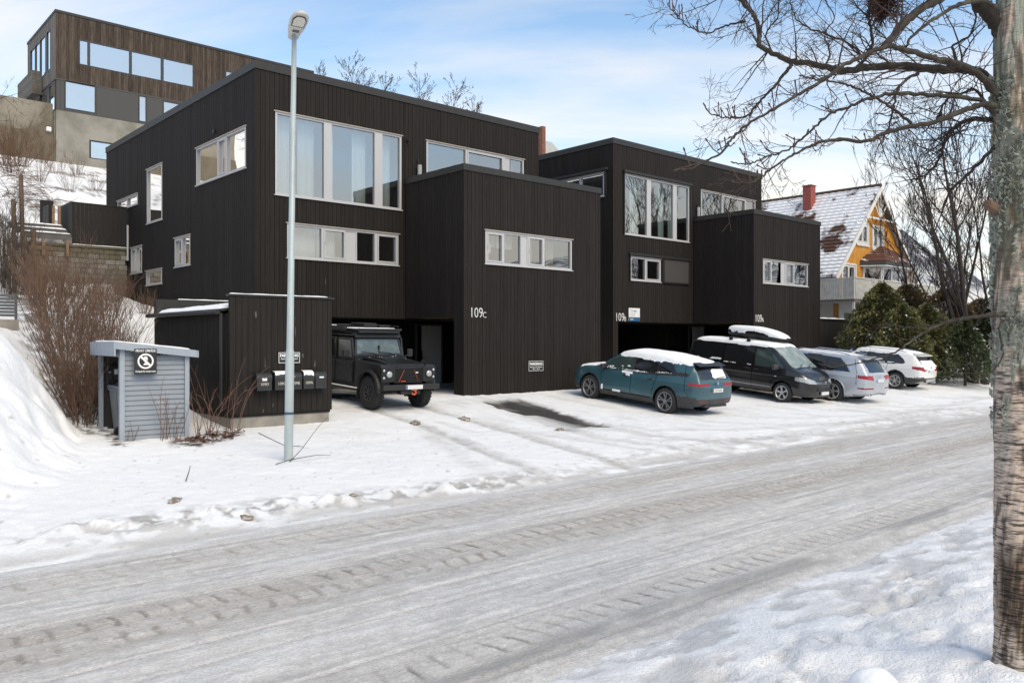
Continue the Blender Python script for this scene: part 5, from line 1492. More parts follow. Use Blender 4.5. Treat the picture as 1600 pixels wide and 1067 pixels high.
def wheel(car, x, y, r, wd, rim, nsp, style, m, rot=0.0, lug=False):
    s = 1 if y > 0 else -1
    root_m = MB(); H = wd/2
    N = 40
    root_m.lathe([(rim+.012, H-.004), (rim-.012, H+.004), (rim-.028, H-.02), (rim-.035, -H*.8)], N, 'y')
    for i in range(nsp):
        a = 2*math.pi*i/nsp+rot
        if style == 'five':
            parts = [(-.17, .30, -.085, .17)] ; prof = [(a-.55, .055), (a-.17, rim-.015), (a+.17, rim-.015), (a+.55, .055)]
            profs = [[(a-.50, .06), (a-.20, rim*.55), (a-.20, rim-.02), (a+.20, rim-.02), (a+.20, rim*.55), (a+.50, .06)]]
        elif style == 'double':
            profs = [[(a-.34, .055), (a-.26, rim-.018), (a-.12, rim-.018), (a-.02, .055)], [(a+.02, .055), (a+.12, rim-.018), (a+.26, rim-.018), (a+.34, .055)]]
        else:
            profs = [[(a-.28, .055), (a-.17, rim*.6), (a-.24, rim-.018), (a+.02, rim-.018), (a+.10, rim*.6), (a+.28, .055)]]
        for pr in profs:
            p2 = [(rr*math.cos(t), rr*math.sin(t), (H-.035 if rr < .1 else H-.012)) for t, rr in pr]
            n = len(p2)
            vs = [(q[0], q[2], q[1]) for q in p2]+[(q[0]*.985, q[2]-.035, q[1]*.985) for q in p2]
            root_m.add(vs, [tuple(range(n))[::-1]]+[tuple(range(n, 2*n))]+[(k, (k+1) % n, n+(k+1) % n, n+k) for k in range(n)])
    root_m.cyl((0, H-.06, 0), (0, H-.018, 0), .062, n=16)
    o = root_m.build('wheel', m, car); o.location = (x, y, r); o.rotation_euler = (0, 0, 0 if s > 0 else math.pi)
    t = MB()
    t.lathe([(rim-.03, -H), (r-.035, -H-.004), (r-.008, -H+.02), (r, -H+.045), (r, H-.045), (r-.008, H-.02), (r-.035, H+.006), (rim+.03, H+.010), (rim+.008, H-.002)], 48, 'y')
    if lug:
        for k in range(30):
            a = 2*math.pi*k/30
            for sy in (-1, 1):
                c, sn = math.cos(a+sy*.05), math.sin(a+sy*.05); c2, s2 = math.cos(a+sy*.05+.12), math.sin(a+sy*.05+.12)
                y0, y1 = (.01, H-.005) if sy > 0 else (-H+.005, -.01)
                rr = r+.014
                t.add([(r*c*.97, y0, r*sn*.97), (r*c2*.97, y0, r*s2*.97), (r*c2*.97, y1, r*s2*.97), (r*c*.97, y1, r*sn*.97), (rr*c, y0, rr*sn), (rr*c2, y0, rr*s2), (rr*c2, y1, rr*s2), (rr*c, y1, rr*sn)], [(4, 5, 6, 7), (0, 4, 7, 3), (1, 2, 6, 5), (0, 1, 5, 4), (3, 7, 6, 2)])
    t.build('tyre', TYRE, o, smooth=not lug)
    d = MB(); d.cyl((0, -H*.6, 0), (0, H-.11, 0), rim-.04, n=28); d.build('brake_disc', RIMDARK, o)
    return o

def make_car(S, name, loc, rz, pitch, label, paint, classes, seams=(), roll=0.0):
    car = empty(name, loc, rot=(roll, -pitch, rz), label=label, cat=S.get('cat', 'car'), group=S.get('group', 'cars parked in front of the right house'))
    V, F, rg, (ns, nc) = loft_body(S)
    C = V[F].mean(1); x, y, z = C.T; ay = np.abs(y)
    side = (rg >= 1) & (rg <= 4)
    keep = np.ones(len(F), bool)
    for xa in S['axles']:
        Ra = S['ra']
        keep &= ~((np.hypot(x-xa, z-S['r']) < Ra) & (ay > .45) & (rg <= 3))
    for pts in seams:
        keep &= ~((dline(x, z, pts) < .0078) & side & (ay > .5))
    for fn in S.get('cuts', ()): keep &= ~fn(x, y, z, ay, rg)
    left = keep.copy()
    for nm, m, fn, split in classes:
        msk = fn(x, y, z, ay, rg) & left
        left &= ~msk
        for q in (((y > 0), (y <= 0)) if split else ((y < 99),)):
            k = msk & q
            if k.any(): link(nm, sub_mesh(nm, V, F[k], m), car)
    link('body', sub_mesh('body', V, F[left], paint), car)
    lv = V.copy(); lv[:, 1] *= .955; lv[:, 0] *= .985; lv[:, 2] = (lv[:, 2]-.6)*.955+.60
    kk = np.ones(len(F), bool)
    for xa in S['axles']: kk &= ~((np.hypot(x-xa, z-S['r']) < S['ra']+.005) & (ay > .45) & (rg <= 3))
    link('underbody', sub_mesh('underbody', lv, F[kk][:, ::-1], LINER), car)
    return car, V, F, rg
def snow_layer(name, car, V, F, rg, field, th, m=None):
    """snow lying on the body: field(x, y, z) in 0..1 at the vertices"""
    s = field(V[:, 0], V[:, 1], V[:, 2])
    f = F[(s[F].max(1) > .03) & (rg >= 3)]
    e = V.copy(); nz = fbm(V[:, 0]*5+3, V[:, 1]*5+7, 3)
    e[:, 2] += th*s*(.75+.5*nz)+.004
    k = 1+.012*s
    e[:, 1] *= k
    e[s < .03, 2] -= .012
    link(name, sub_mesh(name, e, f, m or SNOW), car, kind='stuff')
def crumbs(name, car, pts, rad, n, seed, m=None):
    rng = random.Random(seed); mb = MB(); ctr = [rng.random() for _ in range(7)]; n = int(n*1.8); rad *= .72
    for _ in range(n):
        (ax, ay_, az), (bx, by, bz) = pts
        t = min(max(rng.choice(ctr)+rng.gauss(0, .045), 0), 1); u = rng.gauss(0, .35)
        p = (ax+(bx-ax)*t, ay_+(by-ay_)*t, az+(bz-az)*t+abs(u)*rad*2)
        r = rad*rng.uniform(.3, 1)
        bm = bmesh.new(); bmesh.ops.create_icosphere(bm, subdivisions=1, radius=r)
        for v in bm.verts: v.co = Vector((v.co.x*1.4, v.co.y*.5, v.co.z*rng.uniform(.5, 1)))*rng.uniform(.75, 1.25)+Vector(p)
        bm.verts.index_update()
        mb.add([v.co[:] for v in bm.verts], [[v.index for v in f.verts] for f in bm.faces]); bm.free()
    mb.build(name, m or SNOW, car, smooth=True, kind='stuff')
def plate(car, x, y, z, rz, txt=None, w=.52, h=.11):
    mb = MB(); mb.cbox(-.006, .006, -w/2, w/2, -h/2, h/2, .004); o = mb.build('number_plate', PLATE, car); o.location = (x, y, z); o.rotation_euler = (0, 0, rz)
    mb = MB(); mb.box(.0062, .0075, -w/2+.004, -w/2+.045, -h/2+.006, h/2-.006); mb.build('plate_band', PLATEB, o)
    if txt:
        l = link('lettering', text_mesh(txt, .088, mat('plate_black', (.02, .02, .02)), .0008, 'CENTER', sx=.92), o); l.location = (.0068, .02, -.031); l.rotation_euler = (R(90), 0, R(90))
def mirror_housing(car, x, y, z, m, sc=1.0):
    s = 1 if y > 0 else -1
    mb = MB(); mb.cbox(x-.07*sc, x+.09*sc, y-.02 if s > 0 else y-.22*sc, y+.22*sc if s > 0 else y+.02, z-.03, z+.14*sc, .045*sc); mb.build('mirror', m, car, smooth=False)
def badge(car, x, y, z, r, nrm=-1, m=None):
    mb = MB(); mb.cyl((x, y, z), (x+nrm*.012, y, z), r, n=20); o = mb.build('badge', m or CHROME, car); return o
def handles(car, pts, m):
    for x, y, z in pts:
        mb = MB(); mb.cbox(x-.10, x+.10, y-.014, y+.014, z-.016, z+.016, .010); mb.build('door_handle', m, car)

def slope_at(x, y, hd):
    return math.atan((gz(x, y+1.4*hd)-gz(x, y-1.4*hd))/2.8)

# ---- teal electric SUV
TEAL = mat('teal_paint', (.033, .092, .114), rough=.34, spec=.5, coat=.6, var=.14, vscale=1.6, metal=.15)
S = dict(L=4.95, r=.378, ra=.432, axles=(1.60, -1.40), zm=.50, crown=.07, wbelt=.955, smooth=3,
  zt=[(-2.475, .96), (-2.455, 1.05), (-2.42, 1.13), (-2.20, 1.43), (-2.12, 1.52), (-1.6, 1.625), (-.7, 1.695), (.05, 1.695), (.5, 1.63), (.95, 1.43), (1.38, 1.17), (1.55, 1.115), (2.0, 1.055), (2.33, .95), (2.475, .82)],
  zb=[(-2.475, .93), (-2.1, 1.08), (-1.6, 1.10), (-.8, 1.03), (.5, 1.01), (1.4, .98), (2.2, .88), (2.475, .74)],
  zu=[(-2.475, .40), (-2.1, .28), (-1.8, .23), (1.9, .22), (2.3, .25), (2.475, .32)],
  w=[(-2.475, .82), (-2.42, .89), (-2.25, .945), (-1.5, .984), (1.5, .984), (2.0, .955), (2.3, .87), (2.42, .77), (2.475, .66)],
  wr=[(-2.475, .80), (-2.2, .70), (-1.6, .67), (-.5, .69), (.2, .69), (.9, .70), (1.4, .78), (1.8, .80), (2.3, .70), (2.475, .5)], crease=[(.93, .010, .06)])
front_w = [(1.16, 1.09), (.98, 1.22), (.62, 1.42), (.30, 1.535), (.02, 1.565), (-.02, 1.545), (-.08, 1.08), (.3, 1.065)]
mid_w = [(-.14, 1.075), (-.09, 1.56), (-.5, 1.565), (-.98, 1.53), (-1.0, 1.13), (-.6, 1.09)]
rear_w = [(-1.03, 1.135), (-1.01, 1.525), (-1.25, 1.48), (-1.47, 1.40), (-1.58, 1.29), (-1.62, 1.19), (-1.4, 1.16)]
gh = lambda rg, ay: (rg >= 3) & (rg <= 5) & (ay > .45)
SEAM = [[(1.08, .50), (1.14, .85), (1.12, 1.05)], [(-.08, .42), (-.06, 1.05)], [(-1.02, 1.1), (-1.0, .95), (-.9, .62), (-.9, .45)], [(1.08, .50), (.95, .40), (-.85, .42)], [(-1.9, 1.45), (-2.02, 1.1), (-2.05, .75), (-2.2, .62)]]
arch = lambda x, z, Rr: (np.hypot(x-1.60, z-.378) < Rr) | (np.hypot(x+1.40, z-.378) < Rr)
cls = [
 ('side_window', GREENGLASS, lambda x, y, z, ay, rg: gh(rg, ay) & inpoly(x, z, front_w), True),
 ('side_window', DARKGLASS, lambda x, y, z, ay, rg: gh(rg, ay) & inpoly(x, z, mid_w), True),
 ('quarter_window', DARKGLASS, lambda x, y, z, ay, rg: gh(rg, ay) & inpoly(x, z, rear_w), True),
 ('window_trim', TRIM, lambda x, y, z, ay, rg: gh(rg, ay) & inpoly(x, z, [(1.28, 1.05), (.95, 1.26), (.30, 1.56), (-.3, 1.585), (-1.0, 1.56), (-1.5, 1.43), (-1.66, 1.24), (-2.12, 1.24), (-2.10, 1.15), (-1.66, 1.13), (-.9, 1.07), (.4, 1.04)]), True),
 ('windscreen', GREENGLASS, lambda x, y, z, ay, rg: (rg == 5) & (x > .42) & (x < 1.40) & (ay < .64), False),
 ('rear_window', DARKGLASS, lambda x, y, z, ay, rg: ((rg >= 4) & (rg != 6) & (x < -2.14) & (z > 1.10) & (z < 1.47) & (ay < .70)), False),
 ('taillight', REDL, lambda x, y, z, ay, rg: (x < -2.16) & (z > .925) & (z < .995) & (ay > .34) & (ay < .99) & (z > .90+.03*0), True),
 ('rear_reflector', REDD, lambda x, y, z, ay, rg: (x < -2.3) & (z > .485) & (z < .52) & (ay > .50) & (ay < .78), True),
 ('bumper', GREYTRIM, lambda x, y, z, ay, rg: (x < -1.75) & ((z < .60) & (ay > .58) & (x > -2.43) | (z < .56)) & (rg > 0), False),
 ('sill', GREYTRIM, lambda x, y, z, ay, rg: (rg >= 1) & (rg <= 2) & (x > -1.0) & (x < 1.2) & (z < .415), True),
 ('arch_trim', TRIM, lambda x, y, z, ay, rg: (rg >= 1) & (rg <= 3) & arch(x, z, .462), True),
 ('front_bumper', GREYTRIM, lambda x, y, z, ay, rg: (x > 2.02) & (z < .44) & (rg > 0), False),
 ('bonnet', TEAL, lambda x, y, z, ay, rg: (rg == 5) & (x > 1.44) & (x < 2.40) & (ay < .72), False),
 ('front_door', TEAL, lambda x, y, z, ay, rg: (rg >= 1) & (rg <= 4) & inpoly(x, z, [(1.08, .50), (1.14, .85), (1.12, 1.06), (-.06, 1.05), (-.08, .42), (.95, .40)]), True),
 ('rear_door', TEAL, lambda x, y, z, ay, rg: (rg >= 1) & (rg <= 4) & inpoly(x, z, [(-.06, 1.06), (-.08, .42), (-.9, .42), (-.9, .62), (-1.0, .95), (-1.02, 1.1)]), True),
 ('tailgate', TEAL, lambda x, y, z, ay, rg: (x < -2.30) & (z > .66) & (z < 1.11) & (ay < .80), False),
]
cx_, cy_ = 20.42, 16.55
car, V, F, rg = make_car(S, 'parked_car', (cx_, cy_, gz(cx_, cy_)-.02), R(90.6), R(5.6), "teal SUV seen from its rear, snow on its roof, in front of the right house", TEAL, cls, SEAM)
car.scale = (1, 1, 1.035)
for xa in (1.60, -1.40):
    for s in (1, -1): wheel(car, xa, s*.862, .378, .245, .268, 5, 'double', ALLOYG, .3)
nz = lambda x, y: fbm(x*6+1, y*6+2, 3)
snow_layer('roof_snow', car, V, F, rg, lambda x, y, z: sstep(-2.20, -2.05, x)*sstep(1.12, .85, x)*sstep(1.46, 1.56, z+.14*(nz(x, y)-.5)), .024)
snow_layer('bonnet_snow', car, V, F, rg, lambda x, y, z: sstep(1.30, 1.42, x)*sstep(2.40, 2.25, x)*sstep(.80, .70, np.abs(y)+.15*(nz(x, y)-.5))*sstep(.93, .97, z), .04)
snow_layer('window_snow', car, V, F, rg, lambda x, y, z: sstep(-2.22, -2.27, x)*sstep(1.12, 1.16, z)*sstep(1.38, 1.30, z)*sstep(.34, .24, np.abs(y+.26)+.2*(nz(x*2, y*2)-.5)), .05)
crumbs('sill_snow', car, ((1.0, .955, 1.07), (-.9, .955, 1.10)), .026, 40, 1)
crumbs('sill_snow', car, ((-.1, .925, 1.09), (-1.5, .90, 1.17)), .028, 22, 2)
crumbs('sill_snow', car, ((.95, .90, 1.10), (.05, .88, 1.20)), .028, 26, 8)
mb = MB(); mb.cbox(-.12, .30, .952, .985, .99, 1.06, .015); mb.cbox(-.02, .14, .962, .990, .92, 1.02, .02); mb.build('sill_snow', SNOW, car, kind='stuff')
mb = MB(); mb.cbox(.30, .62, .978, 1.0, .40, .46, .02); mb.cbox(1.02, 1.10, .972, .99, .40, .56, .02); mb.build('side_snow', SNOW, car, kind='stuff')
mirror_housing(car, .98, .94, 1.06, TRIM); mirror_housing(car, .98, -.94, 1.06, TRIM)
mb = MB(); mb.cbox(.96, 1.06, .96, 1.15, 1.18, 1.215, .015); mb.build('mirror_snow', SNOW, car, kind='stuff')
handles(car, [(.12, .982, .92), (-.80, .975, .93)], BLACKG); handles(car, [(.12, -.982, .92), (-.80, -.975, .93)], BLACKG)
mb = MB(); mb.prism([(-2.06, 1.545), (-2.28, 1.475), (-2.30, 1.455), (-2.10, 1.49)], -.66, .66, 'y'); mb.build('spoiler', BLACKG, car)
plate(car, -2.545, 0, .80, math.pi, 'EC 91370')
b = badge(car, -2.52, 0, 1.0, .042); mb = MB(); mb.cyl((-2.533, 0, 1.0), (-2.535, 0, 1.0), .034, n=16); mb.build('badge_inner', mat('roundel_blue', (.25, .4, .6), rough=.3), b)
l = link('model_lettering', text_mesh('iX', .075, CHROME, .003, 'LEFT'), car); l.location = (-2.49, .60, .80); l.rotation_euler = (R(90), 0, R(-90))
mb = MB(); mb.cbox(-2.53, -2.40, -.55, .55, .33, .40, .02); mb.build('diffuser', TRIM, car)
mb = MB(); mb.tube([(-2.43, -.05, 1.13), (-2.46, -.28, 1.16), (-2.44, -.45, 1.155)], .010, 5); mb.build('wiper', BLACKP, car)

# ---- black van with a roof box
VANP = mat('black_paint', (.0085, .0085, .0090), rough=.22, spec=.5, coat=.55, var=.2, vscale=2)
S = dict(L=4.89, r=.342, ra=.40, axles=(1.53, -1.47), zm=.50, crown=.06, wbelt=.985, smooth=4, cat='van', fbul=.13, ns=300,
  zt=[(-2.445, 1.00), (-2.43, 1.25), (-2.36, 1.72), (-2.28, 1.87), (-2.0, 1.935), (0, 1.965), (.75, 1.94), (1.0, 1.88), (1.40, 1.58), (1.80, 1.26), (1.90, 1.20), (2.2, 1.09), (2.36, .98), (2.445, .84)],
  zb=[(-2.445, .95), (-2.3, 1.12), (0, 1.12), (1.2, 1.10), (1.9, 1.06), (2.25, .93), (2.445, .72)],
  zu=[(-2.445, .40), (-2.0, .30), (1.9, .28), (2.2, .26), (2.445, .28)],
  w=[(-2.445, .88), (-2.38, .92), (-2.1, .95), (1.6, .952), (2.0, .925), (2.3, .84), (2.445, .70)],
  wr=[(-2.445, .84), (-2.2, .78), (0, .79), (.9, .77), (1.4, .80), (1.85, .84), (2.2, .76), (2.445, .58)], crease=[(.93, .008, .05)])
fw = [(.42, 1.17), (.40, 1.74), (.86, 1.75), (1.04, 1.64), (1.52, 1.20), (1.48, 1.15)]
mw = [(-.86, 1.17), (-.86, 1.75), (.28, 1.76), (.28, 1.17)]
rw = [(-2.16, 1.17), (-2.12, 1.68), (-2.05, 1.73), (-.98, 1.75), (-.98, 1.17)]
SEAM = [[(.34, .40), (.34, 1.78)], [(1.50, 1.12), (1.42, .90), (1.10, .70), (1.06, .40)], [(-.92, .42), (-.92, 1.78)]]
vclass = [
 ('side_window', GREENGLASS, lambda x, y, z, ay, rg: gh(rg, ay) & inpoly(x, z, fw), True),
 ('side_window', DARKGLASS, lambda x, y, z, ay, rg: gh(rg, ay) & inpoly(x, z, mw), True),
 ('rear_side_window', DARKGLASS, lambda x, y, z, ay, rg: gh(rg, ay) & inpoly(x, z, rw), True),
 ('windscreen', SKYGLASS, lambda x, y, z, ay, rg: (rg == 5) & (x > .98) & (x < 1.83) & (ay < .755), False),
 ('headlight', LAMPG, lambda x, y, z, ay, rg: (x > 1.98) & (ay > .43) & inpoly(ay, z, [(.40, .80), (.46, .73), (.72, .74), (.95, .80), (.95, .93), (.80, .93), (.55, .86), (.40, .84)]), True),
 ('grille', BLACKP, lambda x, y, z, ay, rg: (rg == 6) & (ay < .47) & (z > .70) & (z < .83), False),
 ('bumper', VANP, lambda x, y, z, ay, rg: (x > 2.0) & (z < .66) & (rg > 0), False),
 ('sill', TRIM, lambda x, y, z, ay, rg: (rg >= 1) & (rg <= 2) & (x > -1.05) & (x < 1.12) & (z < .40), True),
 ('front_door', VANP, lambda x, y, z, ay, rg: (rg >= 1) & (rg <= 4) & inpoly(x, z, [(.34, .40), (.34, 1.78), (.9, 1.78), (1.54, 1.14), (1.42, .90), (1.10, .70), (1.06, .40)]), True),
 ('sliding_door', VANP, lambda x, y, z, ay, rg: (rg >= 1) & (rg <= 4) & inpoly(x, z, [(-.92, .40), (-.92, 1.78), (.34, 1.78), (.34, .40)]), True),
 ('bonnet', VANP, lambda x, y, z, ay, rg: (rg == 5) & (x > 1.88) & (x < 2.38) & (ay < .74), False),
]
vx, vy = 26.42, 16.38
van, V, F, rg = make_car(S, 'parked_van', (vx, vy, gz(vx, vy)-.02), R(-90.5), -R(5.2), "black van facing the road with a snowy black roof box on top", VANP, vclass, SEAM)
for xa in (1.53, -1.47):
    for s in (1, -1): wheel(van, xa, s*.83, .342, .225, .232, 5, 'five', ALLOY, .2)
snow_layer('roof_snow', van, V, F, rg, lambda x, y, z: sstep(-2.30, -2.15, x)*sstep(1.08, .92, x+.15*(nz(x, y)-.5))*sstep(1.82, 1.87, z+.04*(nz(x, y)-.5)), .035)
for s in (1, -1):
    crumbs('window_snow', van, ((-2.1, s*.935, 1.18), (-1.0, s*.935, 1.22)), .04, 60, 3+s)
    crumbs('window_snow', van, ((-.9, s*.945, 1.15), (.3, s*.945, 1.15)), .025, 26, 5+s)
    mb = MB(); mb.cbox(-1.0, 1.10, s*.946 if s > 0 else s*.962, s*.962 if s > 0 else s*.946, .475, .50, .005); mb.build('side_strip', CHROME, van)
    mirror_housing(van, 1.28, s*.93, 1.12, GREYTRIM, 1.15)
    handles(van, [(.46, s*.955, 1.03), (-.02+.14, s*.955, 1.04)], VANP)
    mb = MB(); mb.cyl((2.22, s*.70, .46), (2.305, s*.68, .46), .075, .07, n=20); fl = mb.build('fog_lamp', CHROME, van)
    mb = MB(); mb.cyl((2.306, s*.68, .46), (2.312, s*.68, .46), .052, n=18); mb.build('fog_lens', BLACKG, fl)
    mb = MB(); mb.cyl((2.255, s*.66, .825), (2.285, s*.655, .825), .045, n=16); mb.build('lamp_reflector', CHROME, van)
    mb = MB(); mb.cbox(1.22, 1.30, s*.955-.006, s*.955+.006, .86, .885, .004); mb.build('side_indicator', PLATE, van)
for z in (.735, .79):
    mb = MB(); xs_ = np.linspace(-.46, .46, 12); mb.tube([(2.455+.13*(1-abs(q/.62)**2.2), q, z) for q in xs_], .009, 6); mb.build('grille_bar', CHROME, van)
for z in (.52, .58):
    mb = MB(); xs_ = np.linspace(-.42, .42, 12); mb.tube([(2.455+.13*(1-abs(q/.68)**2.2), q, z) for q in xs_], .018, 6); mb.build('intake_bar', BLACKP, van)
b = badge(van, 2.575, 0, .775, .062, 1, BLACKP)
mb = MB(); nn = 24
for r0_, r1_ in ((.058, .050),):
    mb.add([(2.590, r0_*math.cos(6.2832*i/nn), .775+r0_*math.sin(6.2832*i/nn)) for i in range(nn)]+[(2.590, r1_*math.cos(6.2832*i/nn), .775+r1_*math.sin(6.2832*i/nn)) for i in range(nn)], [(i, (i+1) % nn, nn+(i+1) % nn, nn+i) for i in range(nn)])
mb.tube([(2.59, .025, .818), (2.59, 0, .782), (2.59, -.025, .818)], .006, 5); mb.tube([(2.59, .044, .79), (2.59, .02, .737), (2.59, 0, .775), (2.59, -.02, .737), (2.59, -.044, .79)], .006, 5)
mb.build('emblem', CHROME, b)
plate(van, 2.60, .0, .42, 0, None)
for s in (.1, -.45):
    mb = MB(); mb.tube([(1.90, s, 1.225), (1.84, s+.1, 1.29), (1.78, s+.35, 1.34)], .011, 5); mb.build('wiper', BLACKP, van)
# roof bars and the roof box lying on them
for xx in (-.75, -.02):
    mb = MB(); mb.cbox(xx-.03, xx+.03, -.80, .80, 2.03, 2.06, .008)
    for s in (-1, 1): mb.cbox(xx-.07, xx+.07, s*.74-.03, s*.74+.03, 1.92, 2.05, .012)
    mb.build('roof_bar', BLACKP, van)
RB = empty('roof_box', van.location+Vector((0, 0, 0)), rot=van.rotation_euler, label="snow-covered black roof box lying on top of the black van", cat='roof box')
bx0 = 36
xs = np.linspace(-1.28, 1.02, 60); T = np.linspace(0, 1, 25)
topz = pchip(xs, [(-1.28, 2.22), (-1.24, 2.37), (-1.0, 2.43), (-.3, 2.44), (.3, 2.37), (.8, 2.23), (1.02, 2.12)])
botz = pchip(xs, [(-1.28, 2.18), (-1.2, 2.09), (.4, 2.065), (.9, 2.08), (1.02, 2.10)])
hw = pchip(xs, [(-1.28, .30), (-1.2, .38), (-.5, .42), (.3, .41), (.8, .33), (1.02, .16)])
def box_shell(part, nt=30):
    t = np.linspace(0, np.pi, nt) if part == 'lid' else np.linspace(np.pi, 2*np.pi, nt)
    X = np.repeat(xs[:, None], nt, 1)
    c, s = np.cos(t), np.sin(t)
    cc = np.sign(c)*np.abs(c)**.45; ss = np.sign(s)*np.abs(s)**.6
    mid = (botz+(topz-botz)*.33)
    Yb = hw[:, None]*cc[None]; 
    Zb = np.where(ss[None] >= 0, mid[:, None]+(topz-mid)[:, None]*ss[None], mid[:, None]+(mid-botz)[:, None]*ss[None])
    return np.stack([X, Yb, Zb], -1)
shift = np.array([0, .12, 0])
lid = box_shell('lid'); low = box_shell('low')
link('lid', np_mesh('lid', lid.reshape(-1, 3)+shift, grid_faces(60, 30), BLACKG), RB)
link('lower_shell', np_mesh('lower_shell', low.reshape(-1, 3)+shift, grid_faces(60, 30), BLACKP), RB)
mb = MB(); mid_ = botz+(topz-botz)*.33
mb.tube([(x_, h_+.12, m_) for x_, h_, m_ in zip(xs, hw+.004, mid_)], .008, 5); mb.tube([(x_, -h_+.12, m_) for x_, h_, m_ in zip(xs, hw+.004, mid_)], .008, 5); mb.build('lid_seam', BLACKP, RB)
for k in (0, -1):
    mb = MB(); P0 = lid[k][:, :]+shift; P1 = low[k][:, :]+shift
    n0 = len(P0); ring = np.concatenate([P0, P1[1:-1]]); mb.add(ring.tolist(), [tuple(range(len(ring)))[::(1 if k else -1)]]); mb.build('end_cap', BLACKP, RB)
sl = lid.copy(); cr = sstep(.30, .75, (lid[..., 2]-mid_[:, None])/(topz-mid_)[:, None]+.55*(fbm(lid[..., 0]*5, lid[..., 1]*5+lid[..., 2]*4, 3)-.5)+.25*sstep(.2, .9, lid[..., 0]))
sl[..., 2] += .035*cr-.008; sl[..., 1] *= 1+.02*cr
link('box_snow', np_mesh('box_snow', sl.reshape(-1, 3)+shift, grid_faces(60, 30), SNOW), RB, kind='stuff')

# ---- silver SUV
SILV = mat('silver_paint', (.46, .49, .53), rough=.32, spec=.5, coat=.5, metal=.35, var=.06, vscale=1.5)
S = dict(L=5.05, r=.380, ra=.425, axles=(1.62, -1.375), zm=.52, crown=.06, wbelt=.965, smooth=3, rbul=.07,
  zt=[(-2.525, .98), (-2.505, 1.08), (-2.45, 1.18), (-2.20, 1.54), (-2.12, 1.63), (-1.6, 1.69), (-.7, 1.735), (0, 1.735), (.45, 1.68), (.95, 1.45), (1.42, 1.19), (1.6, 1.135), (2.1, 1.06), (2.4, .95), (2.525, .80)],
  zb=[(-2.525, .95), (-2.2, 1.05), (-1.2, 1.06), (.5, 1.04), (1.4, 1.01), (2.2, .90), (2.525, .72)],
  zu=[(-2.525, .38), (-2.2, .28), (-1.9, .24), (1.9, .23), (2.525, .28)],
  w=[(-2.525, .84), (-2.46, .90), (-2.2, .955), (-1.5, .984), (1.5, .984), (2.1, .94), (2.4, .83), (2.525, .68)],
  wr=[(-2.525, .82), (-2.2, .735), (-1.6, .72), (0, .73), (.8, .72), (1.4, .80), (1.9, .80), (2.4, .66), (2.525, .5)], crease=[(.96, .012, .05)])
q_front = [(1.22, 1.10), (.62, 1.42), (.30, 1.56), (.05, 1.585), (-.02, 1.09)]
q_mid = [(-.10, 1.095), (-.05, 1.59), (-.6, 1.60), (-1.02, 1.585), (-1.0, 1.11)]
q_rear = [(-1.08, 1.115), (-1.10, 1.58), (-1.5, 1.54), (-1.72, 1.38), (-1.92, 1.14), (-1.9, 1.12)]
SEAM = [[(1.10, .45), (1.14, 1.06)], [(-.06, .42), (-.04, 1.06)], [(-1.05, 1.1), (-.98, .85), (-.88, .5)], [(-2.0, 1.55), (-2.18, 1.1), (-2.2, .72)]]
arch2 = lambda x, z, Rr: (np.hypot(x-1.62, z-.38) < Rr) | (np.hypot(x+1.375, z-.38) < Rr)
sclass = [
 ('side_window', DARKGLASS, lambda x, y, z, ay, rg: gh(rg, ay) & inpoly(x, z, q_front), True),
 ('side_window', DARKGLASS, lambda x, y, z, ay, rg: gh(rg, ay) & inpoly(x, z, q_mid), True),
 ('quarter_window', DARKGLASS, lambda x, y, z, ay, rg: gh(rg, ay) & inpoly(x, z, q_rear), True),
 ('window_trim', CHROME, lambda x, y, z, ay, rg: gh(rg, ay) & inpoly(x, z, [(1.32, 1.07), (.62, 1.45), (.3, 1.59), (-.6, 1.625), (-1.1, 1.61), (-1.53, 1.565), (-1.76, 1.39), (-1.97, 1.11), (-1.0, 1.085), (.4, 1.065)]) & ~inpoly(x, z, [(1.25, 1.08), (.3, 1.575), (-.6, 1.61), (-1.5, 1.55), (-1.94, 1.12), (-1, 1.095)]), True),
 ('window_pillar', TRIM, lambda x, y, z, ay, rg: gh(rg, ay) & inpoly(x, z, [(1.25, 1.08), (.3, 1.575), (-.6, 1.61), (-1.5, 1.55), (-1.94, 1.12), (-1, 1.095)]), True),
 ('windscreen', GREENGLASS, lambda x, y, z, ay, rg: (rg == 5) & (x > .40) & (x < 1.44) & (ay < .68), False),
 ('rear_window', DARKGLASS, lambda x, y, z, ay, rg: (rg >= 4) & (rg != 6) & (x < -2.17) & (z > 1.13) & (z < 1.55) & (ay < .36+.62*(z-.62)-(z-1.0)*.62), False),
 ('taillight', REDL, lambda x, y, z, ay, rg: (x < -2.22) & inpoly(ay, z, [(.42, .885), (.43, 1.03), (.70, 1.045), (1.0, 1.03), (1.0, .93), (.6, .885)]), True),
 ('rear_reflector', REDD, lambda x, y, z, ay, rg: (x < -2.25) & (z > .565) & (z < .615) & (ay > .42), True),
 ('lower_bumper', mat('satin_grey', (.22, .23, .24), rough=.4), lambda x, y, z, ay, rg: (x < -2.1) & (z < .46-.10*ay) & (rg > 0), False),
 ('tailgate', SILV, lambda x, y, z, ay, rg: (x < -2.30) & (z > .66) & (z < 1.14) & (ay < .80), False),
 ('front_door', SILV, lambda x, y, z, ay, rg: (rg >= 1) & (rg <= 4) & inpoly(x, z, [(1.10, .42), (1.14, 1.06), (-.04, 1.06), (-.06, .42)]), True),
 ('rear_door', SILV, lambda x, y, z, ay, rg: (rg >= 1) & (rg <= 4) & inpoly(x, z, [(-.04, 1.07), (-.06, .42), (-.88, .42), (-.98, .85), (-1.05, 1.1)]), True),
]
sx, sy = 28.56, 15.52
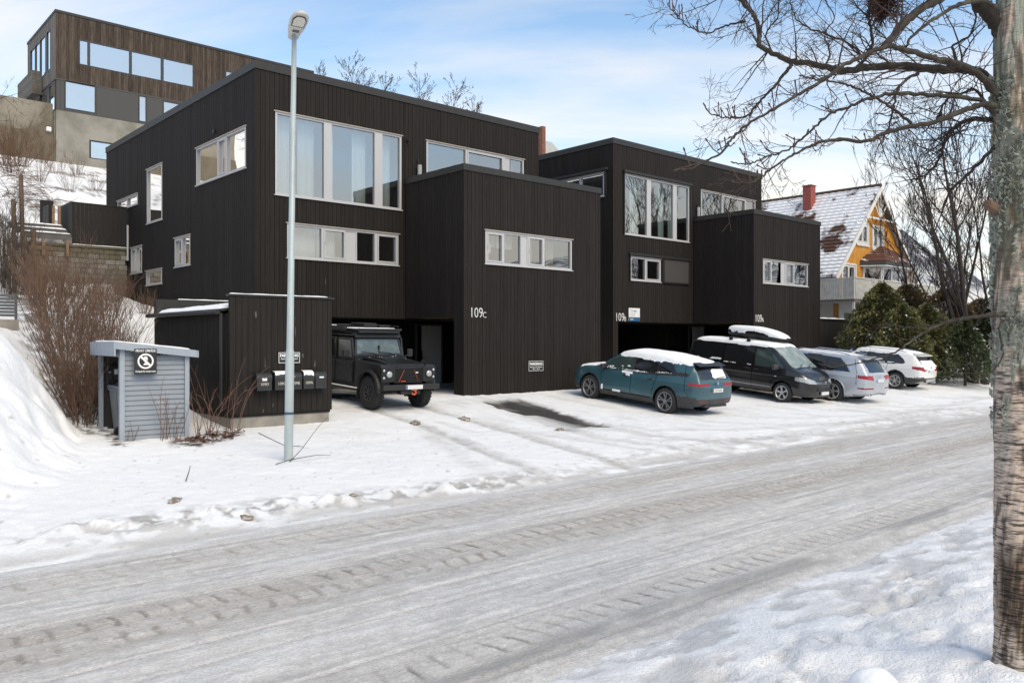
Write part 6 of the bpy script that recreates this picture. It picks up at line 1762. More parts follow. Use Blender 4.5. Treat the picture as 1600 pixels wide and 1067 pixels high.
silver, V, F, rg = make_car(S, 'parked_car', (sx, sy, gz(sx, sy)-.02), R(90), R(5), "silver SUV seen from its rear between the black van and the white car", SILV, sclass, SEAM)
for xa in (1.62, -1.375):
    for s in (1, -1):
        wheel(silver, xa, s*.862, .380, .25, .262, 5, 'five', ALLOY, .5)
for s in (1, -1):
    mb = MB(); mb.tube([(.25, s*.66, 1.72), (.1, s*.665, 1.775), (-1.3, s*.665, 1.755), (-1.75, s*.66, 1.68)], .016, 6); mb.build('roof_rail', CHROME, silver)
    mb = MB(); xs_ = np.linspace(-.05, math.pi+.05, 16); mb.tube([(-1.375+.455*math.cos(t), s*.985, .38+.455*math.sin(t)) for t in xs_], .012, 6); mb.tube([(1.62+.455*math.cos(t), s*.985, .38+.455*math.sin(t)) for t in xs_], .012, 6); mb.build('arch_lip', SILV, silver)
    handles(silver, [(.14, s*.985, .97), (-.78, s*.985, .98)], SILV); mirror_housing(silver, 1.02, s*.94, 1.07, SILV)
    mb = MB(); mb.cbox(-2.56, -2.40, s*.55-.10, s*.55+.10, .33, .38, .02); mb.build('exhaust', CHROME, silver)
mb = MB(); mb.prism([(-2.04, 1.65), (-2.30, 1.60), (-2.31, 1.575), (-2.14, 1.58)], -.68, .68, 'y'); mb.build('spoiler', SILV, silver)
plate(silver, -2.605, 0, .86, math.pi); mb = MB(); mb.tube([(-2.46, -.05, 1.17), (-2.43, -.35, 1.22)], .011, 5); mb.build('wiper', BLACKP, silver)
snow_layer('roof_snow', silver, V, F, rg, lambda x, y, z: sstep(-2.0, -1.7, x)*sstep(1.0, .7, x)*sstep(1.66, 1.70, z+.03*(nz(x, y)-.5))*.35, .02, mat('thin_snow', (.70, .72, .74), rough=.7, var=.1, vscale=5))
mb = MB(); mb.cyl((-2.555, .0, 1.02), (-2.562, .0, 1.02), .01, n=8)
for k in range(4):
    yc = (k-1.5)*.052; pts = [(-2.598, yc+.034*math.cos(t), 1.035+.034*math.sin(t)) for t in np.linspace(0, 6.2832, 21)]; mb.tube(pts, .005, 5)
mb.build('emblem', CHROME, silver)

# ---- white crossover
WPAINT = mat('white_paint', (.74, .74, .73), rough=.3, spec=.5, coat=.5, var=.05, vscale=1.2)
S = dict(L=4.45, r=.345, ra=.395, axles=(1.43, -1.24), zm=.52, crown=.06, wbelt=.96, smooth=3, rbul=.07, ns=290,
  zt=[(-2.225, .95), (-2.205, 1.05), (-2.15, 1.12), (-1.93, 1.38), (-1.82, 1.48), (-1.3, 1.55), (-.5, 1.60), (.1, 1.60), (.5, 1.53), (.9, 1.33), (1.25, 1.12), (1.4, 1.07), (1.85, 1.0), (2.1, .90), (2.225, .76)],
  zb=[(-2.225, .92), (-1.9, 1.02), (-1, 1.0), (.5, .97), (1.3, .94), (2.0, .85), (2.225, .68)],
  zu=[(-2.225, .40), (-1.9, .28), (-1.6, .24), (1.7, .23), (2.225, .28)],
  w=[(-2.225, .76), (-2.15, .83), (-1.9, .885), (-1.3, .91), (1.3, .91), (1.8, .87), (2.1, .77), (2.225, .62)],
  wr=[(-2.225, .74), (-1.9, .66), (-1.4, .64), (0, .66), (.7, .66), (1.2, .74), (1.6, .74), (2.1, .6), (2.225, .46)], crease=[(.90, .010, .05)])
x_front = [(1.05, 1.03), (.55, 1.32), (.25, 1.44), (.05, 1.46), (-.02, 1.03)]
x_mid = [(-.09, 1.03), (-.06, 1.465), (-.5, 1.47), (-.88, 1.455), (-.86, 1.05)]
x_rear = [(-.93, 1.055), (-.94, 1.445), (-1.2, 1.39), (-1.42, 1.25), (-1.52, 1.13), (-1.46, 1.08)]
SEAM = [[(.96, .42), (1.0, 1.0)], [(-.06, .40), (-.05, 1.0)], [(-.92, 1.05), (-.84, .8), (-.76, .48)]]
arch3 = lambda x, z, Rr: (np.hypot(x-1.43, z-.345) < Rr) | (np.hypot(x+1.24, z-.345) < Rr)
wclass = [
 ('side_window', GREENGLASS, lambda x, y, z, ay, rg: gh(rg, ay) & inpoly(x, z, x_front), True),
 ('side_window', DARKGLASS, lambda x, y, z, ay, rg: gh(rg, ay) & inpoly(x, z, x_mid), True),
 ('quarter_window', DARKGLASS, lambda x, y, z, ay, rg: gh(rg, ay) & inpoly(x, z, x_rear), True),
 ('window_trim', TRIM, lambda x, y, z, ay, rg: gh(rg, ay) & inpoly(x, z, [(1.15, 1.0), (.55, 1.35), (.2, 1.475), (-.5, 1.50), (-.95, 1.475), (-1.24, 1.41), (-1.46, 1.27), (-1.58, 1.12), (-1.48, 1.05), (.4, .995)]), True),
 ('windscreen', GREENGLASS, lambda x, y, z, ay, rg: (rg == 5) & (x > .42) & (x < 1.28) & (ay < .62), False),
 ('rear_window', DARKGLASS, lambda x, y, z, ay, rg: (rg >= 4) & (rg != 6) & (x < -1.90) & (z > 1.09) & (z < 1.37) & (ay < .62), False),
 ('taillight', REDL, lambda x, y, z, ay, rg: (x < -1.88) & inpoly(ay, z, [(.34, .86), (.34, .93), (.60, .98), (1.0, 1.0), (1.0, .92), (.85, .86), (.55, .80)]), True),
 ('rear_reflector', REDD, lambda x, y, z, ay, rg: (x < -2.0) & (z > .545) & (z < .575) & (ay > .55), True),
 ('bumper', GREYTRIM, lambda x, y, z, ay, rg: (x < -1.55) & (z < .535) & (rg > 0), False),
 ('sill', GREYTRIM, lambda x, y, z, ay, rg: (rg >= 1) & (rg <= 2) & (x > -.9) & (x < 1.1) & (z < .40), True),
 ('arch_trim', TRIM, lambda x, y, z, ay, rg: (rg >= 1) & (rg <= 3) & arch3(x, z, .455), True),
 ('tailgate', WPAINT, lambda x, y, z, ay, rg: (x < -2.02) & (z > .62) & (z < 1.1) & (ay < .72), False),
 ('front_door', WPAINT, lambda x, y, z, ay, rg: (rg >= 1) & (rg <= 4) & inpoly(x, z, [(.96, .40), (1.0, 1.0), (-.05, 1.0), (-.06, .40)]), True),
 ('rear_door', WPAINT, lambda x, y, z, ay, rg: (rg >= 1) & (rg <= 4) & inpoly(x, z, [(-.05, 1.01), (-.06, .40), (-.76, .40), (-.84, .8), (-.92, 1.05)]), True),
]
wx, wy = 35.15, 16.1
wcar, V, F, rg = make_car(S, 'parked_car', (wx, wy, gz(wx, wy)-.02), R(90), R(4.6), "white crossover car seen from its rear, rightmost of the parked cars", WPAINT, wclass, SEAM)
for xa in (1.43, -1.24):
    for s in (1, -1): wheel(wcar, xa, s*.795, .345, .225, .232, 6, 'double', ALLOY, .1)
snow_layer('roof_snow', wcar, V, F, rg, lambda x, y, z: sstep(-1.86, -1.74, x)*sstep(1.0, .75, x)*sstep(1.42, 1.47, z+.06*(nz(x, y)-.5)), .045)
snow_layer('tailgate_snow', wcar, V, F, rg, lambda x, y, z: sstep(-2.0, -2.06, x)*sstep(.88, .95, z)*sstep(1.24, 1.18, z)*sstep(.60, .45, np.abs(y)+.2*(nz(x*2, y*2)-.5)), .035)
for s in (1, -1):
    crumbs('window_snow', wcar, ((-.1, s*.88, 1.04), (-1.45, s*.86, 1.09)), .032, 40, 11+s)
    mb = MB(); mb.tube([(.3, s*.60, 1.57), (.15, s*.605, 1.625), (-1.1, s*.605, 1.61), (-1.5, s*.60, 1.53)], .014, 6); mb.build('roof_rail', CHROME, wcar)
    handles(wcar, [(.1, s*.908, .92), (-.70, s*.905, .93)], WPAINT); mirror_housing(wcar, .86, s*.87, 1.0, WPAINT)
    mb = MB(); mb.cyl((-2.32, s*.42, .36), (-2.15, s*.42, .36), .045, n=14); mb.build('exhaust', CHROME, wcar)
mb = MB(); mb.prism([(-1.76, 1.51), (-2.06, 1.43), (-2.07, 1.41), (-1.86, 1.42)], -.60, .60, 'y'); mb.build('spoiler', WPAINT, wcar)
mb = MB(); mb.prism([(-2.30, .40), (-2.33, .50), (-2.16, .50), (-2.12, .36)], -.42, .42, 'y'); mb.build('diffuser', mat('satin_silver', (.45, .44, .42), rough=.4, metal=.3), wcar)
plate(wcar, -2.305, 0, .82, math.pi); badge(wcar, -2.29, 0, .97, .04)
# ---- black off-road vehicle in the carport (nose to the road)
dx_, dy_ = 12.44, 20.02
OFF = mat('offroad_black', (.011, .011, .0112), rough=.42, spec=.45, coat=.12, var=.4, vscale=5, bump=.05)
DF = empty('offroad_vehicle', (dx_, dy_, gz(dx_, 18.9)+.06), rot=(0, R(2.6), R(-91.5)), label="boxy black off-road vehicle with a loaded roof rack, nose out of the left carport", cat='car')
RW_ = .43
def dpart(name, fn, m=None, **k):
    mb = MB(); fn(mb); return mb.build(name, m or OFF, DF, **k)
for xa in (1.40, -1.40):
    for s in (1, -1): wheel(DF, xa, s*.745, RW_, .25, .215, 8, 'five', RIMDARK, .1, lug=True)
# bonnet, wings, front
dpart('bonnet', lambda b: (b.prism([(.60, 1.17), (.60, 1.30), (1.2, 1.285), (1.85, 1.20), (1.95, 1.13), (1.95, 1.08)], -.56, .56), b.prism([(.7, 1.297), (1.2, 1.284), (1.75, 1.213), (1.2, 1.31), (.8, 1.32)], -.36, .36)))
def wing(b, s):
    y0, y1 = (.565, .83) if s > 0 else (-.83, -.565)
    arc_ = [(1.40+.50*math.cos(t), .50+.47*math.sin(t)) for t in np.linspace(R(8), R(172), 12)]
    P = [(1.97, .60), (1.97, 1.13), (1.93, 1.185), (.60, 1.235), (.60, .62)]
    poly = P+[(a, c) for a, c in arc_[::-1]]
    b.prism(poly, y0, y1)
for s in (1, -1):
    dpart('wing', lambda b: wing(b, s))
    def flare(b):
        n = 14; vs = []
        for t in np.linspace(R(-4), R(184), n):
            for rr, yy in ((.50, .825), (.585, .825), (.575, .905), (.515, .925)):
                vs.append((1.40+rr*math.cos(t), s*yy, .50+rr*.94*math.sin(t)))
        b.add(vs, [(i*4+k, i*4+(k+1) % 4, i*4+4+(k+1) % 4, i*4+4+k) for i in range(n-1) for k in range(4)])
    dpart('wheel_arch', flare, TRIM)
    def flare2(b):
        n = 14; vs = []
        for t in np.linspace(R(-4), R(184), n):
            for rr, yy in ((.50, .855), (.585, .855), (.575, .925), (.515, .935)):
                vs.append((-1.40+rr*math.cos(t), s*yy, .50+rr*.94*math.sin(t)))
        b.add(vs, [(i*4+k, i*4+(k+1) % 4, i*4+4+(k+1) % 4, i*4+4+k) for i in range(n-1) for k in range(4)])
    dpart('wheel_arch', flare2, TRIM)
    y0, y1 = sorted((s*.43, s*.835))
    dpart('lamp_panel', lambda b: b.cbox(1.972, 2.03, y0, y1, .74, 1.14, .02))
    yh = s*.615
    h = dpart('headlight', lambda b: b.lathe([(0, 2.075), (.05, 2.072), (.078, 2.06), (.088, 2.045)], 20, 'x', (0, yh, .945)), LAMPG, smooth=True)
    mb = MB(); mb.lathe([(.088, 2.03), (.098, 2.03), (.102, 2.05), (.090, 2.052)], 20, 'x', (0, yh, .945)); mb.build('headlight_ring', BLACKP, h)
    for zz, r_ in ((1.045, .036), (.855, .036)):
        dpart('indicator', lambda b: b.lathe([(0, 2.055), (.02, 2.053), (r_, 2.032)], 14, 'x', (0, s*.765, zz)), LAMPG, smooth=True)
dpart('grille_panel', lambda b: b.box(1.94, 1.955, -.43, .43, .70, 1.10), BLACKP)
dpart('grille', lambda b: ([b.cbox(1.957, 1.99, -.40, .40, .76+k*.038, .782+k*.038, .004) for k in range(8)], b.cbox(1.957, 2.0, -.43, .43, 1.07, 1.12, .01), b.cbox(1.957, 2.0, -.43, .43, .71, .75, .01), b.cbox(1.957, 1.995, -.43, -.405, .752, 1.068, .004), b.cbox(1.957, 1.995, .405, .43, .752, 1.068, .004)), OFF)
dpart('grille_badge', lambda b: b.cbox(1.992, 1.998, .22, .30, .96, .995, .002), PLATE)
ORANGE = mat('orange_strap', (.50, .085, .015), rough=.5)
dpart('strap', lambda b: (b.tube([(2.0, -.30, .74), (2.005, -.14, 1.06)], .006, 4), b.tube([(2.0, .30, .76), (2.005, .16, 1.06)], .006, 4), b.tube([(2.0, -.24, .755), (2.005, -.10, .757)], .012, 4)), ORANGE)
dpart('bumper', lambda b: b.cbox(2.06, 2.19, -.87, .87, .545, .685, .012), mat('bumper_black', (.018, .018, .018), rough=.5))
plate(DF, 2.200, .06, .615, 0)
dpart('recovery_hook', lambda b: (b.tube([(2.20, .05, .54), (2.21, .10, .50), (2.21, .10, .45), (2.21, .06, .42), (2.21, .0, .43), (2.21, -.02, .47)], .018, 6), b.cbox(2.17, 2.21, -.04, .14, .53, .545, .004)), mat('hook_orange', (.75, .12, .01), rough=.45))
dpart('winch_tray', lambda b: (b.cbox(1.9, 2.12, -.3, .3, .42, .53, .01), b.cyl((1.7, -.55, .44), (1.7, .55, .44), .045, n=10), b.cyl((1.40, -.70, .43), (1.40, .70, .43), .06, n=10), b.cyl((1.2, -.6, .40), (1.9, .35, .47), .022, n=8)), BLACKP)
dpart('chassis', lambda b: (b.box(-2.1, 1.95, -.45, -.33, .52, .66), b.box(-2.1, 1.95, .33, .45, .52, .66), b.box(.2, 1.3, -.5, .5, .66, 1.1)), LINER)
# bulkhead, windscreen
dpart('scuttle', lambda b: b.prism([(.40, .70), (.40, 1.335), (.56, 1.335), (.61, 1.30), (.61, .70)], -.80, .80))
def wsf(b):
    A = [(.52, -.76, 1.345), (.52, .76, 1.345), (.36, .70, 1.86), (.36, -.70, 1.86)]
    t = .055
    I = [(.505, -.70, 1.395), (.505, .70, 1.395), (.375, .645, 1.81), (.375, -.645, 1.81)]
    o = [(x-.06, y, z) for x, y, z in A]; i2 = [(x-.06, y, z) for x, y, z in I]
    vs = A+I+o+i2
    f = []
    for k in range(4):
        k2 = (k+1) % 4
        f += [(k, k2, 4+k2, 4+k), (8+k2, 8+k, 12+k, 12+k2), (k2, k, 8+k, 8+k2), (4+k, 4+k2, 12+k2, 12+k)]
    b.add(vs, f); b.box(.44, .50, -.012, .012, 1.40, 1.62)
dpart('windscreen_frame', wsf)
dpart('windscreen', lambda b: b.quad((.492, -.69, 1.40), (.492, .69, 1.40), (.365, .64, 1.80), (.365, -.64, 1.80)), mat('windscreen_glass', (.085, .11, .105), rough=.12, spec=.75, vscale=3, col2=(.20, .24, .23), thr=(.5, .8)))
for s in (-.30, .22):
    dpart('wiper', lambda b: (b.tube([(.56, s+.25, 1.35), (.52, s+.12, 1.41), (.52, s-.28, 1.46)], .009, 5)), BLACKP)
for s in (1, -1):
    y0, y1 = sorted((s*.80, s*.86))
    dpart('lower_side', lambda b: (b.cbox(-2.30, -1.95, y0, y1, .62, 1.25, .01), b.prism([(-1.95, 1.24), (-1.95, .62)]+[(-1.40+.52*math.cos(t), .50+.47*math.sin(t)) for t in np.linspace(R(172), R(8), 12)]+[(-.86, .62), (-.86, 1.24)], y0, y1)))
    ya, yb = sorted((s*.805, s*.87))
    for nm, xa, xb in (('front_door', -.38, .57), ('rear_door', -1.02, -.40)):
        d = dpart(nm, lambda b: (b.cbox(xa+.006, xb-.006, ya, yb, .64, 1.235, .014), b.prism([(xa+.01, 1.24), (xa+.01, 1.80), (xa+.05, 1.83), (min(xb, .40)-.03, 1.83), (xb-.07, 1.30), (xb-.07, 1.24)], *sorted((s*.755, s*.80)))))
        mb = MB(); q = [(xa+.07, 1.30), (xa+.07, 1.76), (min(xb, .40)-.07, 1.76), (xb-.14, 1.32), (xb-.14, 1.30)]; mb.prism(q, *sorted((s*.80, s*.808))); mb.build('side_window', DARKGLASS, d)
        mb = MB(); mb.cbox(xa+.06, xa+.20, *sorted((s*.87, s*.89)), 1.06, 1.10, .008); mb.build('door_handle', BLACKG, d)
        mb = MB(); mb.cyl((xb-.03, s*.875, .80), (xb-.03, s*.875, .90), .016, n=8); mb.cyl((xb-.03, s*.875, 1.05), (xb-.03, s*.875, 1.15), .016, n=8); mb.build('hinge', OFF, d)
    dpart('upper_side', lambda b: b.cbox(-2.28, -1.02, *sorted((s*.745, s*.80)), 1.25, 1.84, .01))
    dpart('rear_side_window', lambda b: b.cbox(-2.05, -1.12, *sorted((s*.80, s*.807)), 1.36, 1.74, .003), DARKGLASS)
    dpart('sill_step', lambda b: (b.cyl((-.85, s*.93, .47), (.95, s*.93, .47), .035, n=10), b.cbox(-.85, .85, *sorted((s*.76, s*.80)), .50, .63, .01), b.cyl((-.6, s*.6, .50), (-.6, s*.93, .47), .022, n=8), b.cyl((.6, s*.6, .50), (.6, s*.93, .47), .022, n=8)), BLACKP)
    mb = MB(); mb.cbox(-.80, .92, *sorted((s*.90, s*.96)), .505, .535, .012); mb.build('step_snow', SNOW, DF, kind='stuff')
    dpart('mirror', lambda b: (b.cbox(.42, .50, *sorted((s*.93, s*1.12)), 1.30, 1.52, .03), b.cyl((.5, s*.82, 1.30), (.47, s*.98, 1.36), .013, n=6)), BLACKP)
    dpart('mudflap', lambda b: b.box(.84, .86, *sorted((s*.62, s*.88)), .22, .60), BLACKP)
dpart('roof', lambda b: (b.cbox(-2.30, .42, -.76, .76, 1.83, 1.965, .05), b.prism([(.42, 1.84), (.46, 1.84), (.42, 1.90)], -.72, .72)), OFF)
dpart('rear_panel', lambda b: b.cbox(-2.30, -2.25, -.80, .80, .62, 1.84, .01))
dpart('dashboard', lambda b: (b.box(.1, .40, -.75, .75, 1.0, 1.33), b.box(-.35, .1, -.6, -.15, .9, 1.55), b.box(-.35, .1, .15, .6, .9, 1.55), b.box(-2.2, .35, -.75, .75, .62, .68)), LINER)
dpart('roof_rack', lambda b: (b.cyl((.42, -.74, 2.05), (.42, .74, 2.05), .030, n=8), b.cyl((-2.25, -.74, 2.05), (.42, -.74, 2.05), .03, n=8), b.cyl((-2.25, .74, 2.05), (.42, .74, 2.05), .03, n=8), b.cyl((-2.25, -.72, 2.14), (.30, -.72, 2.14), .018, n=8), b.cyl((-2.25, .72, 2.14), (.30, .72, 2.14), .018, n=8),
      [b.cbox(-2.2+k*.30, -2.13+k*.30, -.73, .73, 2.04, 2.065, .006) for k in range(9)], [b.cyl((xx, s*.74, 1.93), (xx, s*.74, 2.05), .018, n=6) for xx in (-2.1, -1.3, -.5, .3) for s in (-1, 1)]), BLACKP)
dpart('light_bar', lambda b: b.cbox(.40, .50, -.66, .66, 1.95, 2.02, .02), BLACKP)
dpart('awning', lambda b: b.cbox(-2.1, .1, -.90, -.78, 2.0, 2.13, .03), BLACKP)
dpart('rack_snow', lambda b: ([b.cbox(.05-k*.13, .10-k*.13, -.66, .62, 2.068, 2.092, .01) for k in range(4)], [b.cbox(-.6-k*.22, -.5-k*.22, -.94, -.78, 2.135, 2.155, .01) for k in range(4)], b.cbox(.36, .47, -.6, .5, 2.08, 2.10, .01)), SNOW, kind='stuff')
cs_ = empty('rack_case', DF.location, rot=DF.rotation_euler, label="flat black cases lashed on the off-road vehicle's roof rack", cat='case')
for a in ((-.95, -.15, -.12, .30, 2.07, 2.22), (-.85, -.10, .34, .72, 2.07, 2.17), (-1.9, -1.0, -.5, .55, 2.07, 2.16)):
    mb = MB(); mb.cbox(*a, .02); mb.build('case', BLACKP, cs_)
for pts, r_, n_, sd in ((((.75, -.5, 1.30), (1.1, .5, 1.285)), .018, 16, 5), (((.60, -.7, 1.24), (.62, .7, 1.345)), .022, 14, 6), (((1.2, -.75, 1.20), (1.9, -.6, 1.17)), .016, 8, 7), (((.54, -.1, 1.36), (.45, .1, 1.60)), .018, 8, 9)):
    crumbs('snow_crumbs', DF, pts, r_, n_, sd)
# ------------------------------------------------------------------ vegetation
BARK_DK = mat('dark_bark', (.040, .031, .026), rough=.9, var=.35, vscale=8)
TWIG_BR = mat('brown_twig', (.125, .076, .050), rough=.85, var=.3, vscale=3, island=.35)
TWIG_RED = mat('red_cane', (.155, .078, .052), rough=.7, var=.25, vscale=6)
TWIG_GR = mat('grey_twig', (.062, .050, .042), rough=.9, var=.3, vscale=3)

def wander(rng, p, d, ln, n, wob, up=0.0, droop=0.0):
    pts = [Vector(p)]; d = Vector(d).normalized(); st = ln/n
    for i in range(n):
        d = (d+Vector((rng.uniform(-1, 1), rng.uniform(-1, 1), rng.uniform(-1, 1)))*wob+Vector((0, 0, up-droop*i/n))).normalized()
        pts.append(pts[-1]+d*st)
    return pts
def branch_out(mb, rng, pts, r0, level, maxl, P):
    """recursive side shoots along a limb"""
    m = len(pts)
    if level >= maxl: return
    L = sum((pts[i+1]-pts[i]).length for i in range(m-1))
    cnt = P['n'][min(level, len(P['n'])-1)]
    for k in range(cnt):
        t = rng.uniform(P.get('t0', .25), 1.0)
        i = min(int(t*(m-1)), m-2); f = t*(m-1)-i
        p = pts[i].lerp(pts[i+1], f)
        d = (pts[i+1]-pts[i]).normalized()
        side = d.orthogonal().normalized(); side.rotate(Matrix.Rotation(rng.uniform(0, 6.28), 3, d))
        ang = rng.uniform(*P.get('ang', (.5, 1.0)))
        nd = d*math.cos(ang)+side*math.sin(ang)
        ln = L*rng.uniform(*P.get('len', (.3, .6)))*(1-.35*t)
        r = max(r0*(1-.7*t)*P.get('rr', .55), P.get('rmin', .004))
        n = P.get('seg', 5)
        q = wander(rng, p, nd, ln, n, P.get('wob', .18), P.get('up', .05), P.get('droop', 0))
        mb.tube(q, [r+(P.get('tip', .002)-r)*j/n for j in range(n+1)], 4 if r > .012 else 3)
        branch_out(mb, rng, q, r, level+1, maxl, P)

def bare_tree(name, loc, h, label, seed, mat_, trunks=1, spread=.35, P=None, group='bare trees', r=None, maxl=3, share=None):
    rng = random.Random(seed)
    e = empty(name, loc, label=label, cat='tree', group=group)
    if share:
        for nm in ('trunk', 'crown'): link(nm, share[nm], e)
        return e, share
    P = P or dict(n=[8, 5, 4], len=(.30, .55), ang=(.4, .9), wob=.16, up=.10, rmin=.008, tip=.004)
    tr, cr = MB(), MB(); r = r or h*.022
    for k in range(trunks):
        a = 6.28*k/trunks+rng.uniform(-.4, .4); sp = spread*rng.uniform(.5, 1.2) if trunks > 1 else .05
        q = wander(rng, (.12*trunks*.3*math.cos(a), .12*trunks*.3*math.sin(a), -.3), (sp*math.cos(a), sp*math.sin(a), 1), h*rng.uniform(.8, 1.0), 12, .09, .04)
        rr = r*rng.uniform(.7, 1.0)
        tr.tube(q, [rr*(1-.9*(j/12)**.9)+.006 for j in range(13)], 8)
        branch_out(cr, rng, q, rr*.7, 0, maxl, P)
    mt, mc = tr.mesh('trunk', mat_, True), cr.mesh('crown', mat_)
    link('trunk', mt, e); link('crown', mc, e)
    return e, {'trunk': mt, 'crown': mc}

# bare trees: behind the evergreens at the right, on the ridge, at the left edge
PT = dict(n=[13, 7, 5], len=(.28, .5), ang=(.35, .8), wob=.13, up=.12, rmin=.012, tip=.007, t0=.18)
for px, f, top, tk, seed, lab, th in ((1528, 38, 150, 6, 21, "large many-stemmed bare tree behind the evergreens near the birch trunk", 1.0),
                                  (1472, 44, 220, 3, 22, "bare tree with upright stems beside the yellow house gable", .8),
                                  (1500, 50, 195, 3, 24, "thin bare tree between the yellow house and the big many-stemmed one", .7),
                                  (1580, 46, 230, 3, 23, "bare tree half hidden by the birch trunk", .8)):
    p = at(px, 575, f); g = gz(p.x, p.y)
    bare_tree('bare_tree', (p.x, p.y, g), at(px, top, f).z-g, lab, seed, BARK_DK, tk, .42, PT, r=.16*th)
PR = dict(n=[46, 9, 5], len=(.13, .32), ang=(.45, 1.0), wob=.17, up=.08, rmin=.020, tip=.012, t0=.42)
for px, f, top, sd, lab in ((532, 100, 96, 31, "small bare tree on the ridge above the left house, nearest the lamp post"), (580, 96, 100, 32, "bushy bare tree on the ridge above the left house, second from the lamp post"),
                       (676, 104, 126, 33, "bare treetop on the ridge above the terrace window, third from the lamp post"), (716, 110, 150, 34, "smallest bare treetop on the ridge, farthest from the lamp post"), (1022, 118, 232, 35, "tiny bare treetop just above the right house's roof edge")):
    p = at(px, 300, f); g = gz(p.x, p.y)
    bare_tree('ridge_tree', (p.x, p.y, g), at(px, top, f).z-g, lab, sd, TWIG_GR, 2, .22, PR, group='bare trees on the ridge', r=.16)
p = at(-165, 250, 26); g = gz(p.x, p.y)
bare_tree('bare_tree', (p.x, p.y, g), at(-60, -10, 26).z-g, "bare tree reaching its thin branches into the upper left corner", 41, BARK_DK, 3, .5, dict(n=[12, 7, 5], len=(.3, .55), ang=(.5, 1.1), wob=.15, up=.02, rmin=.006, tip=.003, t0=.3), r=.13)

# hedge of brown shoots down the slope at the left
def shrub_mesh(seed, h, n, lean=.5, mat_=None, r=.006, sub=4, base=.25, wob=.10):
    rng = random.Random(seed); mb = MB()
    for k in range(n):
        a = rng.uniform(0, 6.28); l = lean*rng.uniform(.1, 1); b = base*rng.random()**.5
        ln = h*rng.uniform(.55, 1.08)
        q = wander(rng, (b*math.cos(a), b*math.sin(a), -.08), (l*math.cos(a), l*math.sin(a), 1), ln, 5, wob, .02)
        mb.tube(q, [r*(1-.8*j/5)+.0012 for j in range(6)], 3)
        for s in range(sub):
            i = rng.randint(1, 4); d = (q[i+1]-q[i]).normalized() if i < 5 else Vector((0, 0, 1))
            w = Vector((rng.uniform(-1, 1), rng.uniform(-1, 1), rng.uniform(-.1, .8)))
            q2 = wander(rng, q[i].lerp(q[min(i+1, 5)], rng.random()), d+w*.75, ln*rng.uniform(.18, .45), 3, .12, .05)
            mb.tube(q2, [r*.55, r*.42, r*.3, .0012], 3)
            for s2 in range(2):
                w = Vector((rng.uniform(-1, 1), rng.uniform(-1, 1), rng.uniform(-.2, .9)))
                q3 = wander(rng, q2[rng.randint(1, 2)], d+w, ln*rng.uniform(.08, .2), 2, .12)
                mb.tube(q3, [r*.35, r*.25, .001], 3)
    return mb.mesh('stems', mat_ or TWIG_BR)
hv = [shrub_mesh(50+k, 1.9, 38, .62, None, .0095, 5, .35, .13) for k in range(4)]
hedge = [(4.55, 18.95, 1.0), (4.75, 20.0, 1.0), (5.2, 18.9, .85), (4.7, 19.4, 1.05), (5.45, 19.9, .9), (4.85, 20.5, 1.15), (5.6, 21.2, 1.05), (5.0, 21.9, 1.2), (6.0, 22.6, 1.0), (5.2, 23.4, 1.25), (6.3, 24.2, .9), (5.4, 25.0, 1.3),
         (6.8, 26.0, .75), (5.7, 26.8, 1.35), (7.3, 27.8, .8), (6.0, 28.8, 1.25), (7.9, 29.6, .8), (6.2, 30.8, 1.1), (8.6, 31.2, .75), (6.4, 32.6, 1.0), (7.5, 32.2, .75), (6.5, 33.9, .8), (9.4, 32.6, .6), (8.3, 27.0, .55)]
names_at = ["at the foot of the slope behind the bin shelter", "below the stone wall's middle", "at the top beside the timber posts"]
for k, (x, y, s) in enumerate(hedge):
    x += .3
    e = empty('shrub', (x, y, gz(x, y)-.05), rot=(0, 0, 1.7*k), label="dense brown leafless shrub in the hedge running up the slope left of the black house", cat='shrub', group='leafless shrubs of the sloping hedge')
    if y > 24: s *= .84
    e.scale = (s, s, s)
    link('stems', hv[k % 4], e)
tall = shrub_mesh(70, 3.0, 30, .22, TWIG_GR, .012, 5, .3)
for k, (x, y, s, lab) in enumerate(((6.05, 32.6, 1.1, "tall dark upright shrub beside the timber posts at the top of the slope"), (5.7, 31.0, .9, "tall dark upright shrub at the left edge above the slat fence"), (5.75, 33.6, 1.15, "tall dark upright shrub at the left edge in front of the snowy hill"))):
    e = empty('shrub', (x, y, gz(x, y)-.05), rot=(0, 0, 2*k), label=lab, cat='shrub', group='tall upright shrubs'); e.scale = (s, s, s); link('stems', tall, e)
hb = [shrub_mesh(80+k, 2.3, 26, .7, mat('rust_twig', (.115, .062, .036), rough=.85, island=.35), .012, 4, .5, .12) for k in range(2)]
rng = random.Random(9)
for k, (px, f, s) in enumerate([(8, 52, 1.5), (25, 50, 1.3), (40, 54, 1.4), (20, 44, 1.1), (55, 55, 1.3), (75, 56, 1.2), (105, 55.5, 1.2), (135, 56, .8), (158, 56, .7), (35, 47, .9), (5, 46, 1.2), (62, 50, .8), (90, 47, .55), (120, 48, .6), (150, 44, .5), (110, 42, .5), (140, 40, .5), (60, 43, .6)]):
    p = at(px, 250, f); e = empty('shrub', (p.x, p.y, gz(p.x, p.y)-.05), rot=(0, 0, k), label="rusty brown leafless shrub on the snowy hillside below the concrete walls", cat='shrub', group='hillside shrubs'); e.scale = (s, s, s)
    link('stems', hb[k % 2], e)
bram = MB(); rng = random.Random(14)                       # brambles lying on the snowy hillside
